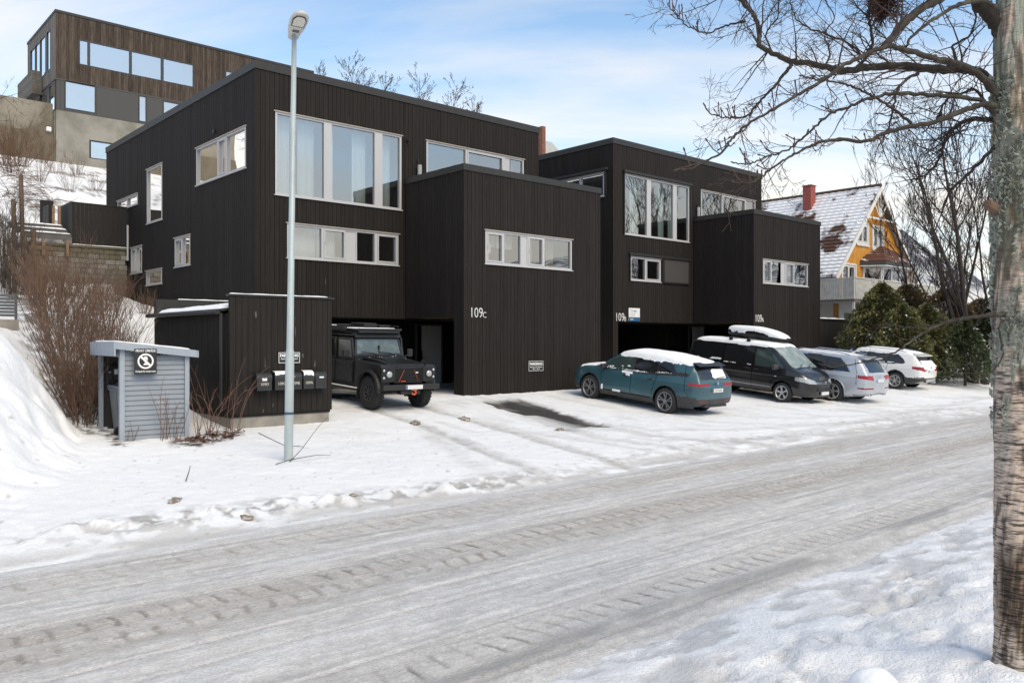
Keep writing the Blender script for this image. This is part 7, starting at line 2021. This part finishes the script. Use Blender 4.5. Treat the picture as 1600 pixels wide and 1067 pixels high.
for k in range(520):
    px = rng.uniform(0, 172); f = rng.uniform(36, 55); p = at(px, 300, f)
    if p.y < 36 or p.x > 10.2: continue
    q = [Vector((p.x, p.y, gz(p.x, p.y)+.02))]; d = rng.uniform(0, 6.28)
    for j in range(5):
        d += rng.uniform(-.4, .4); n_ = q[-1]+Vector((math.cos(d), math.sin(d), 0))*.28; n_.z = gz(n_.x, n_.y)+.22*math.sin(math.pi*(j+1)/5.5)*rng.random(); q.append(n_)
    bram.tube(q, [.013, .012, .011, .010, .008, .005], 3)
tag(bram.build('undergrowth', MATS['rust_twig'], kind='stuff'), "brown brambles lying over the snowy hillside")

# raspberry-like canes in front of the shelter and the shed
def canes(loc, seed, n, h, label, arch=.5, dirs=None):
    rng = random.Random(seed); mb = MB()
    for k in range(n):
        a = rng.uniform(0, 6.28) if dirs is None else rng.choice(dirs)+rng.uniform(-.5, .5)
        ln = h*rng.uniform(.55, 1.1)
        q = [Vector((rng.uniform(-.12, .12), rng.uniform(-.08, .08), -.1))]; d = Vector((.18*math.cos(a), .18*math.sin(a), 1)).normalized(); dr = arch*rng.uniform(.2, 1.2)
        for j in range(9):
            d = (d+Vector((math.cos(a), math.sin(a), -.4))*.085*dr*j*.5+Vector((rng.uniform(-1, 1), rng.uniform(-1, 1), 0))*.07).normalized(); q.append(q[-1]+d*ln/9)
        mb.tube(q, [.0062*(1-.75*j/9)+.0012 for j in range(10)], 5)
        for s in range(3):
            i = rng.randint(3, 8); q2 = wander(rng, q[i], (q[i+1]-q[i]).normalized()+Vector((rng.uniform(-1, 1), rng.uniform(-1, 1), .4)), ln*rng.uniform(.1, .3), 4, .15)
            mb.tube(q2, [.004, .0035, .003, .002, .001], 3)
    e = empty('cane_shrub', (loc[0], loc[1], gz(*loc)), label=label, cat='shrub', group='bare reddish canes'); link('canes', mb.mesh('canes', TWIG_RED), e)
fr_ = R(-39.7-90)
c_, s_ = math.cos(ang), math.sin(ang)
def bsp(x, y): return (BS.x+c_*x-s_*y, BS.y+s_*x+c_*y)
canes(bsp(.78, -.16), 3, 7, 1.55, "thin reddish canes rising in front of the boarded wall, just below the prohibition sign", .2, [fr_, ang, ang+3.1])
canes(bsp(1.02, -.15), 4, 4, 1.15, "short reddish canes in front of the right end of the boarded wall", .15, [ang, fr_])
canes(bsp(.14, -.12), 5, 3, .55, "few low red shoots at the left corner of the boarded wall", .2)
canes((6.75, 16.95), 6, 9, 1.75, "arching reddish canes between the bin shelter and the black shed", .55, [-.3, 0, .4, -.8, 2.6, 1.2])
canes((7.15, 16.9), 7, 6, 1.6, "long arching red canes reaching in front of the mailboxes", .9, [-.1, .1, .3, -.3])
canes((6.45, 16.7), 8, 6, 1.0, "low tangle of reddish canes right of the bin shelter", .5)
mb = MB(); rng = random.Random(3)
for (x, y, n) in ((6.2, 16.4, 70), (6.6, 16.6, 60), (7.0, 16.9, 60)):
    for k in range(n):
        a = rng.uniform(0, 6.28); r = .42*rng.random()**.5; px_, py_ = x+r*math.cos(a), y+r*math.sin(a); z = gz(px_, py_); b = rng.uniform(0, 6.28); l = rng.uniform(.03, .07)
        u = Vector((math.cos(b), math.sin(b), rng.uniform(-.3, .5)))*l; v = Vector((-math.sin(b), math.cos(b), rng.uniform(-.3, .5)))*l*.6; o = Vector((px_, py_, z+.02+.05*rng.random()))
        mb.quad(o-u, o-v, o+u, o+v)
tag(mb.build('dead_leaves', mat('dead_leaf', (.12, .055, .03), rough=.9, island=.4), kind='stuff'), "rust-brown dead leaves beside the bin shelter")
for k, (x, y, pts) in enumerate(((6.9, 13.8, [(0, 0, 0), (.3, .1, .2), (.7, .25, .55), (.95, .3, .75)]), (6.6, 13.7, [(0, 0, .02), (.35, .1, .06), (.8, .05, .10), (1.2, .2, .05)]), (4.8, 13.1, [(0, 0, .02), (.12, .2, .12), (.2, .35, .2)]), (7.5, 15.2, [(-.4, .3, .3), (0, 0, .05), (.3, -.2, .02)]))):
    mb = MB(); z = gz(x, y); mb.tube([(x+a, y+b, z+c) for a, b, c in pts], [.008, .007, .005, .003][:len(pts)], 4)
    tag(mb.build('stick', BARK_DK), ["bare stick leaning in the snow at the foot of the lamp post", "bare stick lying across the foot of the lamp post", "short lone twig standing in the open snow left of the lamp post", "thin bent twig in the snow behind the lamp post"][k], 'twig')

# evergreens
def conifer(name, loc, h, wd, seed, m, label, n=5200, shape='bush', trunk=True, group='evergreens beside the parking'):
    rng = np.random.RandomState(seed); pr = random.Random(seed)
    e = empty(name, loc, label=label, cat='tree', group=group)
    mb = MB(); mb.tube([(0, 0, -.3), (.05, 0, h*.4), (.0, .05, h*.9)], [wd*.05, wd*.035, .01], 7); mb.build('trunk', BARK_DK, e)
    V = []; F = []
    lobes = [(pr.uniform(0, 6.28), pr.uniform(.15, .95), pr.uniform(.35, .9)) for _ in range(26)]
    for k in range(n):
        t = rng.rand()**.8
        a = rng.uniform(0, 6.28)
        prof = (1-t**2.2)**.8*(.6+.4*min(1, t/.2)) if shape == 'bush' else (1-t)**.9
        lob = 1
        for la, lt, lw in lobes:
            dd = math.cos(a-la); 
            if dd > .6 and abs(t-lt) < .13: lob = max(lob, 1+lw*(dd-.6)*(1-abs(t-lt)/.13))
        gapf = _H[int(a*7) % 512, int(t*13) % 512]
        rr = wd*prof*lob*(.55+.45*rng.rand()**.4)*(.62+.62*gapf)
        c = np.array([rr*math.cos(a), rr*math.sin(a), .08*h+t*h*.92+rng.uniform(-.1, .1)])
        out = np.array([math.cos(a), math.sin(a), rng.uniform(-.35, .75)]); out /= np.linalg.norm(out)
        sd = np.cross(out, rng.normal(size=3)); sd /= np.linalg.norm(sd)+1e-9
        ln = rng.uniform(.10, .27)*(h/5)**.5; w_ = ln*.17
        b = len(V)
        tip = c+out*ln+np.array([0, 0, -.30*ln])
        mid = c+out*ln*.45
        V += [c, mid+sd*w_, tip, mid-sd*w_]; F.append((b, b+1, b+2, b+3))
        for q in (-1, 1):
            o2 = out*.72+sd*q*.7; b = len(V); c2 = c+out*ln*.25
            up = np.cross(o2, np.cross(out, sd)); up /= np.linalg.norm(up)+1e-9
            V += [c2, c2+o2*ln*.3+up*w_*.6, c2+o2*ln*.62, c2+o2*ln*.3-up*w_*.6]; F.append((b, b+1, b+2, b+3))
    V = np.array(V); F = np.array(F); up_ = V[F].mean(1)
    wh = (rng.rand(len(F)) < .035) & (vnoise(up_[:, 0]*2.2+seed, up_[:, 2]*2.2+up_[:, 1]) > .52)
    if wh.any():
        sv = V[F[wh]]; sv = sv+np.array([0, 0, .02]); ctr = sv.mean(1, keepdims=True); sv = ctr+(sv-ctr)*1.25
        link('snow_clumps', np_mesh('snow_clumps', sv.reshape(-1, 3), np.arange(len(sv)*4).reshape(-1, 4), SNOW, smooth=False), e, kind='stuff')
    me = np_mesh('crown', V, F[~wh], m, smooth=False)
    link('crown', me, e)
    return e
EV1 = mat('cedar_green', (.135, .132, .046), rough=.7, island=.55)
EV2 = mat('cedar_brown', (.165, .118, .052), rough=.75, island=.55)
EV3 = mat('spruce_green', (.080, .100, .042), rough=.7, island=.5)
for nm, px, f, top, wd, sd, m, n, lab, sh in (('cedar', 1378, 39, 446, 1.5, 61, EV1, 7000, "olive green cedar bush beside the black shed, leftmost of the evergreens", 'bush'),
      ('cedar', 1418, 41.5, 448, 2.0, 62, EV2, 8000, "browning cedar bush in the middle of the evergreens", 'bush'),
      ('cedar', 1476, 41.5, 455, 2.0, 63, EV2, 7500, "brown-green cedar bush under the bare trees, right of the middle one", 'bush'),
      ('cedar', 1530, 43, 470, 1.8, 68, EV2, 5000, "brown-green cedar bush at the right end, partly behind the birch trunk", 'bush'),
      ('spruce', 1508, 36.5, 500, 1.45, 64, EV3, 5200, "low dark green spruce in front of the right-hand evergreens", 'cone'),
      ('spruce', 1545, 40, 470, 1.2, 65, EV3, 4200, "narrow dark green spruce right beside the birch trunk", 'cone'),
      ('cedar', 1410, 36.8, 478, 1.1, 66, EV1, 4500, "smaller olive cedar in front, just above the white car", 'bush'),
      ('cedar', 1448, 37.5, 478, 1.25, 67, EV1, 4500, "smaller olive cedar in front, right of the white car", 'bush')):
    p = at(px, 560, f); g = gz(p.x, p.y); conifer(nm, (p.x, p.y, g), at(px, top, f).z-g, wd, sd, m, lab, int(n*1.8), sh)

# ------------------------------------------------------------------ the birch beside the camera
BM = bpy.data.materials.new('birch_bark'); BM.use_nodes = True
n, l = BM.node_tree.nodes, BM.node_tree.links
b = n['Principled BSDF']; b.inputs['Roughness'].default_value = .85
a_ = n.new('ShaderNodeAttribute'); a_.attribute_name = 'tone'; tc = n.new('ShaderNodeTexCoord')
mp = n.new('ShaderNodeMapping'); mp.inputs['Scale'].default_value = (5, 5, 40); l.new(tc.outputs['Object'], mp.inputs[0])
t = n.new('ShaderNodeTexNoise'); t.inputs['Scale'].default_value = 2.2; t.inputs['Detail'].default_value = 7; t.inputs['Roughness'].default_value = .65; l.new(mp.outputs[0], t.inputs['Vector'])
mr = n.new('ShaderNodeMapRange'); mr.inputs['From Min'].default_value = .40; mr.inputs['From Max'].default_value = .54; mr.inputs['To Min'].default_value = .12; mr.inputs['To Max'].default_value = 1.12; l.new(t.outputs['Fac'], mr.inputs[0])
mx = n.new('ShaderNodeMix'); mx.data_type = 'RGBA'; mx.blend_type = 'MULTIPLY'
pe = n.new('ShaderNodeAttribute'); pe.attribute_name = 'peel'; l.new(pe.outputs['Fac'], mx.inputs[0])
l.new(a_.outputs['Color'], mx.inputs[6]); l.new(mr.outputs[0], mx.inputs[7]); l.new(mx.outputs[2], b.inputs['Base Color'])
bp = n.new('ShaderNodeBump'); bp.inputs['Strength'].default_value = .8; bp.inputs['Distance'].default_value = .02; l.new(t.outputs['Fac'], bp.inputs['Height']); l.new(bp.outputs[0], b.inputs['Normal'])
TF = 5.3                                                    # distance of the trunk in front of the lens
p0 = at(1592, 1040, TF); g0 = gz(p0.x, p0.y)
BT = empty('birch_tree', (p0.x, p0.y, g0), label="gnarled birch at the right edge with lichen on its trunk and long bare branches", cat='tree')
axis_px = [(1597, 1075, .175), (1594, 1030, .150), (1590, 960, .135), (1589, 860, .130), (1588, 740, .125), (1587, 620, .125), (1586, 500, .122), (1585, 400, .116), (1583, 300, .108), (1579, 200, .095), (1577, 120, .088), (1577, 60, .086), (1578, 10, .080), (1580, -80, .075)]
zs = np.array([at(a, b_, TF).z for a, b_, r in axis_px]); xsn = np.array([at(a, b_, TF).x for a, b_, r in axis_px]); ysn = np.array([at(a, b_, TF).y for a, b_, r in axis_px]); rsn = np.array([r for a, b_, r in axis_px])
zz = np.linspace(zs[0], zs[-1], 420); th = np.linspace(0, 2*np.pi, 91)[:-1]
ZZ, TH = np.meshgrid(zz, th, indexing='ij')
cxx, cyy, rad = np.interp(ZZ, zs, xsn), np.interp(ZZ, zs, ysn), np.interp(ZZ, zs, rsn)
u_ = np.cos(TH)*1.6+5; v_ = np.sin(TH)*1.6+9
band = fbm(ZZ*13+2*np.cos(TH), u_*.8+v_*.4, 4); rough_ = fbm(u_*4+ZZ*3, ZZ*9+v_*4, 4); lich = fbm(ZZ*2.6+u_*1.1, v_*1.6+ZZ, 4); lich2 = fbm(ZZ*11+u_*5, v_*6, 3)
upm = sstep(-.4, .75, ZZ)
lm = sstep(.565-.12*upm, .585-.12*upm, lich+.25*(lich2-.5)-.03)*sstep(-1.0, -.2, ZZ)
scar = sstep(.19, .10, .12*(fbm(u_*5, ZZ*6+v_*3, 3)-.5)+np.hypot((ZZ+1.62)*.45, .10*(np.cos(TH)*0+1)*np.abs(((TH-R(205)+np.pi) % (2*np.pi))-np.pi)*1.0-.0))
dark = np.clip(sstep(.60, .70, fbm(ZZ*5+u_*2, v_*2, 3))*.8, 0, 1)
rad = rad*(1+.05*(rough_-.5)+.05*(band-.5)*(1-.8*upm)+.10*lm*(lich2-.3)+.06*(fbm(u_, ZZ*1.5, 2)-.5))+.012*(rough_-.5)-.025*scar
rad += sstep(zs[0]+.25, zs[0], ZZ)*.02*(.5+fbm(u_*1.5, v_*1.5, 2))
col = np.ones(ZZ.shape+(3,))*np.array([.56, .44, .35])
def tpaint(m, c):
    global col
    m = np.clip(m, 0, 1)[..., None]; col = col*(1-m)+np.array(c)*m
tpaint(sstep(.5, .7, fbm(ZZ*6, u_*2+v_, 3))*.6, [.52, .46, .40])
tpaint(dark, [.05, .038, .03])
tpaint(upm*sstep(.4, .6, rough_)*.7, [.070, .054, .038])
tpaint(lm*.95, [.23, .245, .20]); tpaint(lm*sstep(.52, .62, lich2)*.6, [.38, .40, .345])
tpaint(sstep(.55, .68, fbm(ZZ*3+7, u_*2+v_*1.5, 3))*sstep(.1, .6, ZZ)*.7, [.075, .07, .035])
tpaint(scar*.95, [.055, .035, .022]); tpaint(scar*sstep(.60, .68, fbm(u_*7+ZZ*2, ZZ*9+v_*5, 3))*.7, [.26, .17, .10])
TV = np.stack([cxx+rad*np.cos(TH)-p0.x, cyy+rad*np.sin(TH)-p0.y, ZZ-g0], -1)
nt_ = len(th); i0 = np.arange(len(zz)-1)[:, None]*nt_; j0 = np.arange(nt_)[None]; j1 = (j0+1) % nt_
TFc = np.stack([(i0+j0).ravel(), (i0+j1).ravel(), (i0+nt_+j1).ravel(), (i0+nt_+j0).ravel()], 1)
me = np_mesh('trunk', TV.reshape(-1, 3), TFc, BM); color_attr(me, col)
pa = me.attributes.new('peel', 'FLOAT', 'POINT'); pa.data.foreach_set('value', np.ascontiguousarray((1-.85*np.clip(np.maximum(lm, upm*.8), 0, 1)).ravel(), dtype=np.float32)); link('trunk', me, BT)
# shaggy lichen tufts
LICH = mat('lichen', (.28, .295, .245), rough=.9, island=.35, var=.2)
rng = np.random.RandomState(4); mb = MB()
for k in range(5200):
    z = rng.uniform(-.55, 1.7); a = rng.uniform(0, 6.28)
    iz = int((z-zs[0])/(zs[-1]-zs[0])*(len(zz)-1)); ia = int(a/(2*np.pi)*nt_) % nt_
    if iz < 0 or iz >= len(zz) or lm[iz, ia] < .5: continue
    p = np.array(TV[iz, ia]); o = np.array([math.cos(a), math.sin(a), rng.uniform(-.4, .4)]); s = np.cross(o, rng.normal(size=3)); s /= np.linalg.norm(s)
    ln = rng.uniform(.007, .026); q = p+o*ln
    mb.add([p-s*ln*.7-o*.002, q+s*ln*.5, p+s*ln*.9-o*.002, q-s*ln*.6+np.array([0, 0, ln])], [(0, 1, 2, 3)])
mb.build('lichen', LICH, BT, kind='stuff')
LIMB = mat('birch_limb', (.034, .026, .020), rough=.9, vscale=10, col2=(.10, .095, .065), thr=(.5, .72), bump=.5, bscale=30)
def C6(x, y): return (1040+x/2.807, y/2.807)
P0 = Vector((p0.x, p0.y, g0))
def limb(name, pts, r0, r1, f0, f1, mat_=None, nsub=6, seed=0, jit=.006):
    """limb through photo measurements, its distance running from f0 to f1"""
    rng = random.Random(seed); n = len(pts)
    W_ = [at(*C6(*q), f0+(f1-f0)*(i/(n-1))) for i, q in enumerate(pts)]
    out = []
    for i in range(n-1):
        a0, a1, a2, a3 = W_[max(i-1, 0)], W_[i], W_[i+1], W_[min(i+2, n-1)]
        for k in range(nsub):
            t = k/nsub
            out.append(.5*((2*a1)+(a2-a0)*t+(2*a0-5*a1+4*a2-a3)*t*t+(3*a1-a0-3*a2+a3)*t*t*t)+Vector((rng.uniform(-1, 1), rng.uniform(-1, 1), rng.uniform(-1, 1)))*jit)
    out.append(W_[-1])
    m = len(out); rr = [r1+(r0-r1)*(1-j/(m-1))**1.5 for j in range(m)]
    mb = MB(); mb.tube([p-P0 for p in out], [r*(1+.16*(rng.random()-.5)) for r in rr], 8)
    mb.tube([out[-1]-P0, out[-1]-P0+(out[-1]-out[-2]).normalized()*.012], [rr[-1]*1.3, .001], 5)
    mb.build(name, mat_ or LIMB, BT, smooth=True)
    return [p-P0 for p in out], rr
limbs = []
limbs.append(limb('limb', [(1500, 470), (1440, 390), (1390, 330), (1320, 305), (1200, 305), (1050, 292), (900, 296), (830, 305), (760, 308), (650, 283), (560, 272), (480, 238), (410, 197), (415, 145), (392, 75), (355, 30), (320, -10), (280, -60)], .036, .014, 5.3, 6.3, seed=1))
limbs.append(limb('limb', [(1490, 480), (1420, 370), (1330, 300), (1230, 270), (1150, 250), (1070, 222), (985, 206), (920, 222), (830, 262), (760, 300), (700, 343), (620, 395), (540, 440), (440, 500), (345, 555), (290, 610), (250, 665), (180, 705), (110, 728), (40, 748)], .024, .0045, 5.3, 4.4, seed=2))
limbs.append(limb('limb', [(1510, 500), (1430, 462), (1340, 472), (1240, 515), (1120, 548), (1000, 572), (930, 600), (870, 622), (760, 613), (690, 622), (620, 650), (540, 690), (470, 738), (430, 768), (380, 798), (320, 796)], .021, .0045, 5.3, 4.7, seed=3))
limbs.append(limb('limb', [(1490, 520), (1410, 470), (1380, 440), (1290, 425), (1150, 415), (1000, 410), (900, 432), (800, 470), (740, 492), (690, 525), (620, 590), (540, 655), (470, 680), (400, 705), (350, 722), (292, 712)], .017, .004, 5.3, 4.9, seed=4))
limbs.append(limb('limb', [(1500, 530), (1430, 525), (1350, 522), (1290, 545), (1245, 580), (1220, 630), (1205, 690), (1150, 760), (1080, 790)], .020, .006, 5.3, 5.8, seed=5))
limbs.append(limb('limb', [(960, 206), (1005, 150), (1060, 90), (1120, 40), (1190, 5), (1240, -30)], .022, .028, 5.0, 5.5, seed=6))
limbs.append(limb('limb', [(1055, 208), (1075, 170), (1125, 120), (1190, 78), (1250, 40), (1320, 12), (1380, 8), (1450, 30)], .007, .015, 5.05, 5.2, seed=7))
limbs.append(limb('limb', [(1510, 240), (1470, 130), (1420, 60), (1370, 10), (1330, -60)], .060, .045, 5.3, 5.35, seed=8))
limbs.append(limb('limb', [(350, 95), (300, 105), (250, 118), (190, 145), (140, 135), (90, 112), (60, 80), (35, 55), (10, 20)], .009, .003, 6.3, 6.2, seed=9))
limbs.append(limb('limb', [(555, 285), (515, 330), (480, 375), (430, 425), (395, 465), (370, 500), (320, 518), (270, 518), (205, 503), (180, 478)], .014, .004, 6.15, 6.0, seed=10))
limbs.append(limb('limb', [(850, 290), (860, 245), (800, 190), (720, 155), (640, 130), (580, 95), (560, 50), (545, 0)], .010, .004, 5.8, 6.0, seed=11))
limbs.append(limb('limb', [(830, 310), (880, 250), (905, 190), (900, 120), (890, 60), (900, -10)], .012, .008, 5.7, 5.5, seed=12))
limbs.append(limb('limb', [(1080, 545), (1000, 480), (930, 435), (860, 400), (800, 375), (720, 355), (640, 345), (590, 332)], .010, .005, 5.25, 5.0, seed=13))
limbs.append(limb('limb', [(1110, 320), (1050, 355), (1015, 400), (1000, 470), (985, 540), (960, 600)], .012, .005, 5.5, 5.4, seed=14))
limbs.append(limb('limb', [(470, 240), (440, 150), (490, 80), (495, 0)], .008, .004, 6.2, 6.1, seed=15))
limbs.append(limb('limb', [(700, 290), (720, 230), (700, 150), (740, 80), (700, 0)], .008, .004, 6.0, 6.2, seed=16))
limbs.append(limb('limb', [(1300, 310), (1260, 210), (1330, 160), (1360, 90), (1345, 20)], .010, .006, 5.4, 5.6, seed=17))
limbs.append(limb('limb', [(1450, 640), (1370, 720), (1290, 800), (1240, 850), (1210, 930)], .014, .006, 5.3, 5.9, seed=18))
limbs.append(limb('limb', [(1420, 480), (1360, 395), (1310, 405), (1230, 440), (1190, 520), (1130, 580)], .010, .005, 5.35, 5.8, seed=19))
# low branch across the evergreens and its hanging twig (measured on the whole photograph)
def full(x, y): return ((x-1040)*2.807, y*2.807)
limbs.append(limb('limb', [full(*q) for q in ((1590, 492), (1555, 492), (1530, 494), (1500, 499), (1470, 506), (1440, 520), (1415, 540), (1395, 552), (1350, 565), (1305, 572), (1280, 568))], .016, .003, 5.25, 5.0, seed=20))
limbs.append(limb('limb', [full(*q) for q in ((1500, 499), (1460, 508), (1420, 512), (1385, 507), (1370, 508))], .008, .003, 5.15, 5.3, seed=21))
limbs.append(limb('limb', [full(*q) for q in ((1575, 497), (1562, 510), (1566, 535), (1565, 560), (1548, 582), (1530, 595), (1518, 593), (1512, 588))], .008, .003, 5.2, 5.0, seed=22))
# knot and broken stub on the trunk
mb = MB(); q = at(1550, 322, TF-.02)-P0; q2 = at(1542, 318, TF-.04)-P0
mb.tube([at(1575, 332, TF)-P0, at(1560, 328, TF)-P0, q, q2], [.06, .05, .036, .028], 9); mb.cyl(q2, q2+(q2-q).normalized()*.006, .026, .012, n=9); mb.build('broken_stub', mat('raw_stub', (.15, .095, .065), rough=.9, var=.3, vscale=20), BT)
# side twigs, recursive; young shoots have thick buds
rng = random.Random(77); tw = MB()
PB = dict(n=[0], len=(.3, .55), ang=(.4, 1.0), wob=.22, up=.03, rmin=.0021, tip=.0011, seg=5, t0=.1)
def twigs(pts, rr, cnt, l0, l1, depth, droop=.0, t0=.1, t1=1.0):
    m = len(pts)
    for k in range(cnt):
        t = rng.uniform(t0, t1); i = min(int(t*(m-1)), m-2)
        d = (pts[i+1]-pts[i]).normalized(); sd = d.orthogonal().normalized(); sd.rotate(Matrix.Rotation(rng.uniform(0, 6.28), 3, d))
        a = rng.uniform(.45, 1.15); nd = d*math.cos(a)+sd*math.sin(a); ln = rng.uniform(l0, l1); r = min(rr[i]*.5, .0065, ln*.014+.0012)
        q = wander(rng, pts[i], nd, ln, 6, .22, .02, droop)
        tw.tube(q, [max(r*(1-.75*j/6), .0012) for j in range(7)], 4 if r > .004 else 3)
        if depth > 0: twigs(q, [r]*7, rng.randint(2, 4), ln*.25, ln*.6, depth-1, droop, .2)
big_ = [(0, 40, .9), (1, 13, .45), (2, 14, .5), (3, 13, .45), (4, 16, .8), (5, 14, .6), (6, 8, .4), (8, 14, .4), (9, 22, .45), (10, 20, .5), (11, 18, .5), (12, 12, .4), (13, 16, .5), (14, 14, .4), (15, 16, .5), (16, 14, .5), (17, 16, .6), (18, 12, .5)]
for i, c, L_ in big_:
    pts, rr = limbs[i]
    twigs(pts, rr, c, .12, L_*.8, 2, .10, .12)
for i, c in ((19, 2), (20, 2), (21, 3)):
    pts, rr = limbs[i]; twigs(pts, rr, c, .06, .3, 1, 0, .2)
# dense dark tangle under the trunk fork and the broom of twigs at the top
for c0, n_, s_ in ((C6(1150, 640), 44, .55), (C6(1020, 650), 20, .45), (C6(1330, 380), 22, .5), (C6(1250, 720), 24, .5)):
    for k in range(n_):
        c_ = at(c0[0], c0[1], 5.7)-P0; pp = min((q_ for L__ in limbs[:19] for q_ in L__[0][2:-2]), key=lambda q_: (q_-c_-Vector((rng.gauss(0, .2), rng.gauss(0, .2), rng.gauss(0, .2)))).length); p = pp.copy()
        q = wander(rng, p, (rng.uniform(-1, .6), rng.uniform(-1, 1), rng.uniform(-.8, .5)), rng.uniform(.15, s_), 6, .25); tw.tube(q, [.0042, .0038, .0034, .0028, .0022, .0016, .001], 3)
tw.build('twigs', mat('birch_twig', (.050, .033, .027), rough=.85, island=.3), BT, kind='stuff')
br = MB()
c = at(*C6(955, 25), 5.35)-P0
for k in range(420):
    d = Vector((rng.gauss(0, 1), rng.gauss(0, 1), rng.gauss(0, 1))).normalized()
    q = wander(rng, c+Vector((rng.gauss(0, .035), rng.gauss(0, .035), rng.gauss(0, .05))), d, rng.uniform(.05, .17), 4, .3); br.tube(q, [.004, .0034, .0028, .002, .001], 3)
br.build('twig_broom', mat('broom_twig', (.045, .022, .015), rough=.9, island=.3), BT, kind='stuff')
bd = MB()
for i in (1, 2, 3, 8, 9, 13):                                # spur shoots with fat buds along the long young branches
    pts, rr = limbs[i]; m = len(pts)
    for k in range(16):
        j = rng.randint(int(m*.45), m-2); d = (pts[j+1]-pts[j]).normalized(); sd = d.orthogonal().normalized(); sd.rotate(Matrix.Rotation(rng.uniform(0, 6.28), 3, d))
        ln = rng.uniform(.03, .11); nd = (d*.7+sd*.8+Vector((0, 0, .5))).normalized(); q = [pts[j], pts[j]+nd*ln*.5, pts[j]+(nd+Vector((0, 0, .25))).normalized()*ln]
        bd.tube(q, [.0042, .0036, .0034], 4); bd.tube([q[-1], q[-1]+(q[-1]-q[-2]).normalized()*.012, q[-1]+(q[-1]-q[-2]).normalized()*.026], [.0032, .0062, .001], 5)
bd.build('spur_shoots', mat('spur_brown', (.085, .048, .036), rough=.8), BT, kind='stuff')
# second dark stem at the very corner
p = at(1607, 1060, 3.6); mb = MB(); g = gz(p.x, p.y)
e = empty('sapling', (p.x, p.y, g), label="dark thin stem at the lower right corner in front of the birch", cat='tree')
mb.tube([(0, 0, -.1), (.0, .0, .25), (.05, -.02, .7), (.16, -.08, 1.6)], [.034, .03, .027, .02], 8); mb.build('stem', BARK_DK, e, smooth=True)

# ------------------------------------------------------------------ small things on the snow
def lump(x, y, s, m, label, seed, group='clods of dirty snow', flat=.6):
    rng = np.random.RandomState(seed); bm = bmesh.new(); bmesh.ops.create_icosphere(bm, subdivisions=3, radius=1)
    for v in bm.verts:
        k = 1+.5*(float(fbm(np.array([v.co.x*1.9+seed]), np.array([v.co.y*1.9+v.co.z*2.1]), 4)[0])-.5)*3.2; v.co = Vector((v.co.x*s*1.5*k, v.co.y*s*k, max(v.co.z, -.5)*s*flat*k))
    me = bpy.data.meshes.new('snow_clod'); bm.to_mesh(me); bm.free(); me.materials.append(m); me.shade_smooth()
    o = link('snow_clod', me); o.location = (x, y, gz(x, y)+.1*s); o.rotation_euler = (0, 0, seed); tag(o, label, 'snow clod', group)
    return o
SLUSHM = mat('dirty_clod', (.20, .165, .13), rough=.9, vscale=8, col2=(.50, .47, .44), thr=(.45, .65), bump=.5, bscale=30)
for k, (x, y, s, lab) in enumerate(((11.5, 16.4, .22, "dirty snow clod in the near wheel track before the off-road vehicle"), (12.95, 16.35, .20, "dirty snow clod in the far wheel track before the off-road vehicle"), (14.2, 14.2, .15, "brown clod beside the bare asphalt patch"),
      (4.2, 11.9, .16, "grey clod on the snow left of the lamp post"), (4.75, 10.75, .14, "grey icy clod at the road edge, left of the lamp post"), (6.4, 10.75, .08, "tiny grey clod at the road edge before the lamp post"))):
    lump(x, y, s*.5, SLUSHM, lab, k+1)
# weathered snow figure on the near bank
p = at(1368, 1046, 4.62); g = gz(p.x, p.y)
SM = empty('snow_figure', (p.x, p.y, g), label="small melted snow figure with dark pebble dots on the near bank", cat='snowman')
def blobm(nm, parts, m, smooth=True):
    mb = MB()
    for (x, y, z, a, b_, c_2, sd) in parts:
        bm = bmesh.new(); bmesh.ops.create_icosphere(bm, subdivisions=4, radius=1)
        vs = np.array([v.co[:] for v in bm.verts]); k = 1+.16*(fbm(vs[:, 0]*1.7+sd, vs[:, 1]*1.7+vs[:, 2]*2, 3)-.5)*2
        vs = vs*k[:, None]*np.array([a, b_, c_2])+np.array([x, y, z]); mb.add(vs.tolist(), [[v.index for v in f.verts] for f in bm.faces]); bm.free()
    return mb.build(nm, m, SM, smooth=smooth)
rt = Vector((CA, -SA, 0))
blobm('body', [(0, 0, .0, .20, .22, .17, 1), (0, 0, .12, .13, .14, .12, 2), (-rt.x*.24, -rt.y*.24, -.06, .18, .19, .16, 3)], SNOW)
mb = MB(); vw = Vector((-SA, -CA, 0))
for a, z in ((-.05, .19), (.04, .20), (.085, .18), (.07, .09), (.0, .15)):
    c = vw*.135*(1-abs(z-.12)*1.5)+rt*a; mb.cyl((c.x, c.y, z), (c.x+vw.x*.014, c.y+vw.y*.014, z+.004), .006, n=7)
mb.build('pebble', BLACKP, SM)
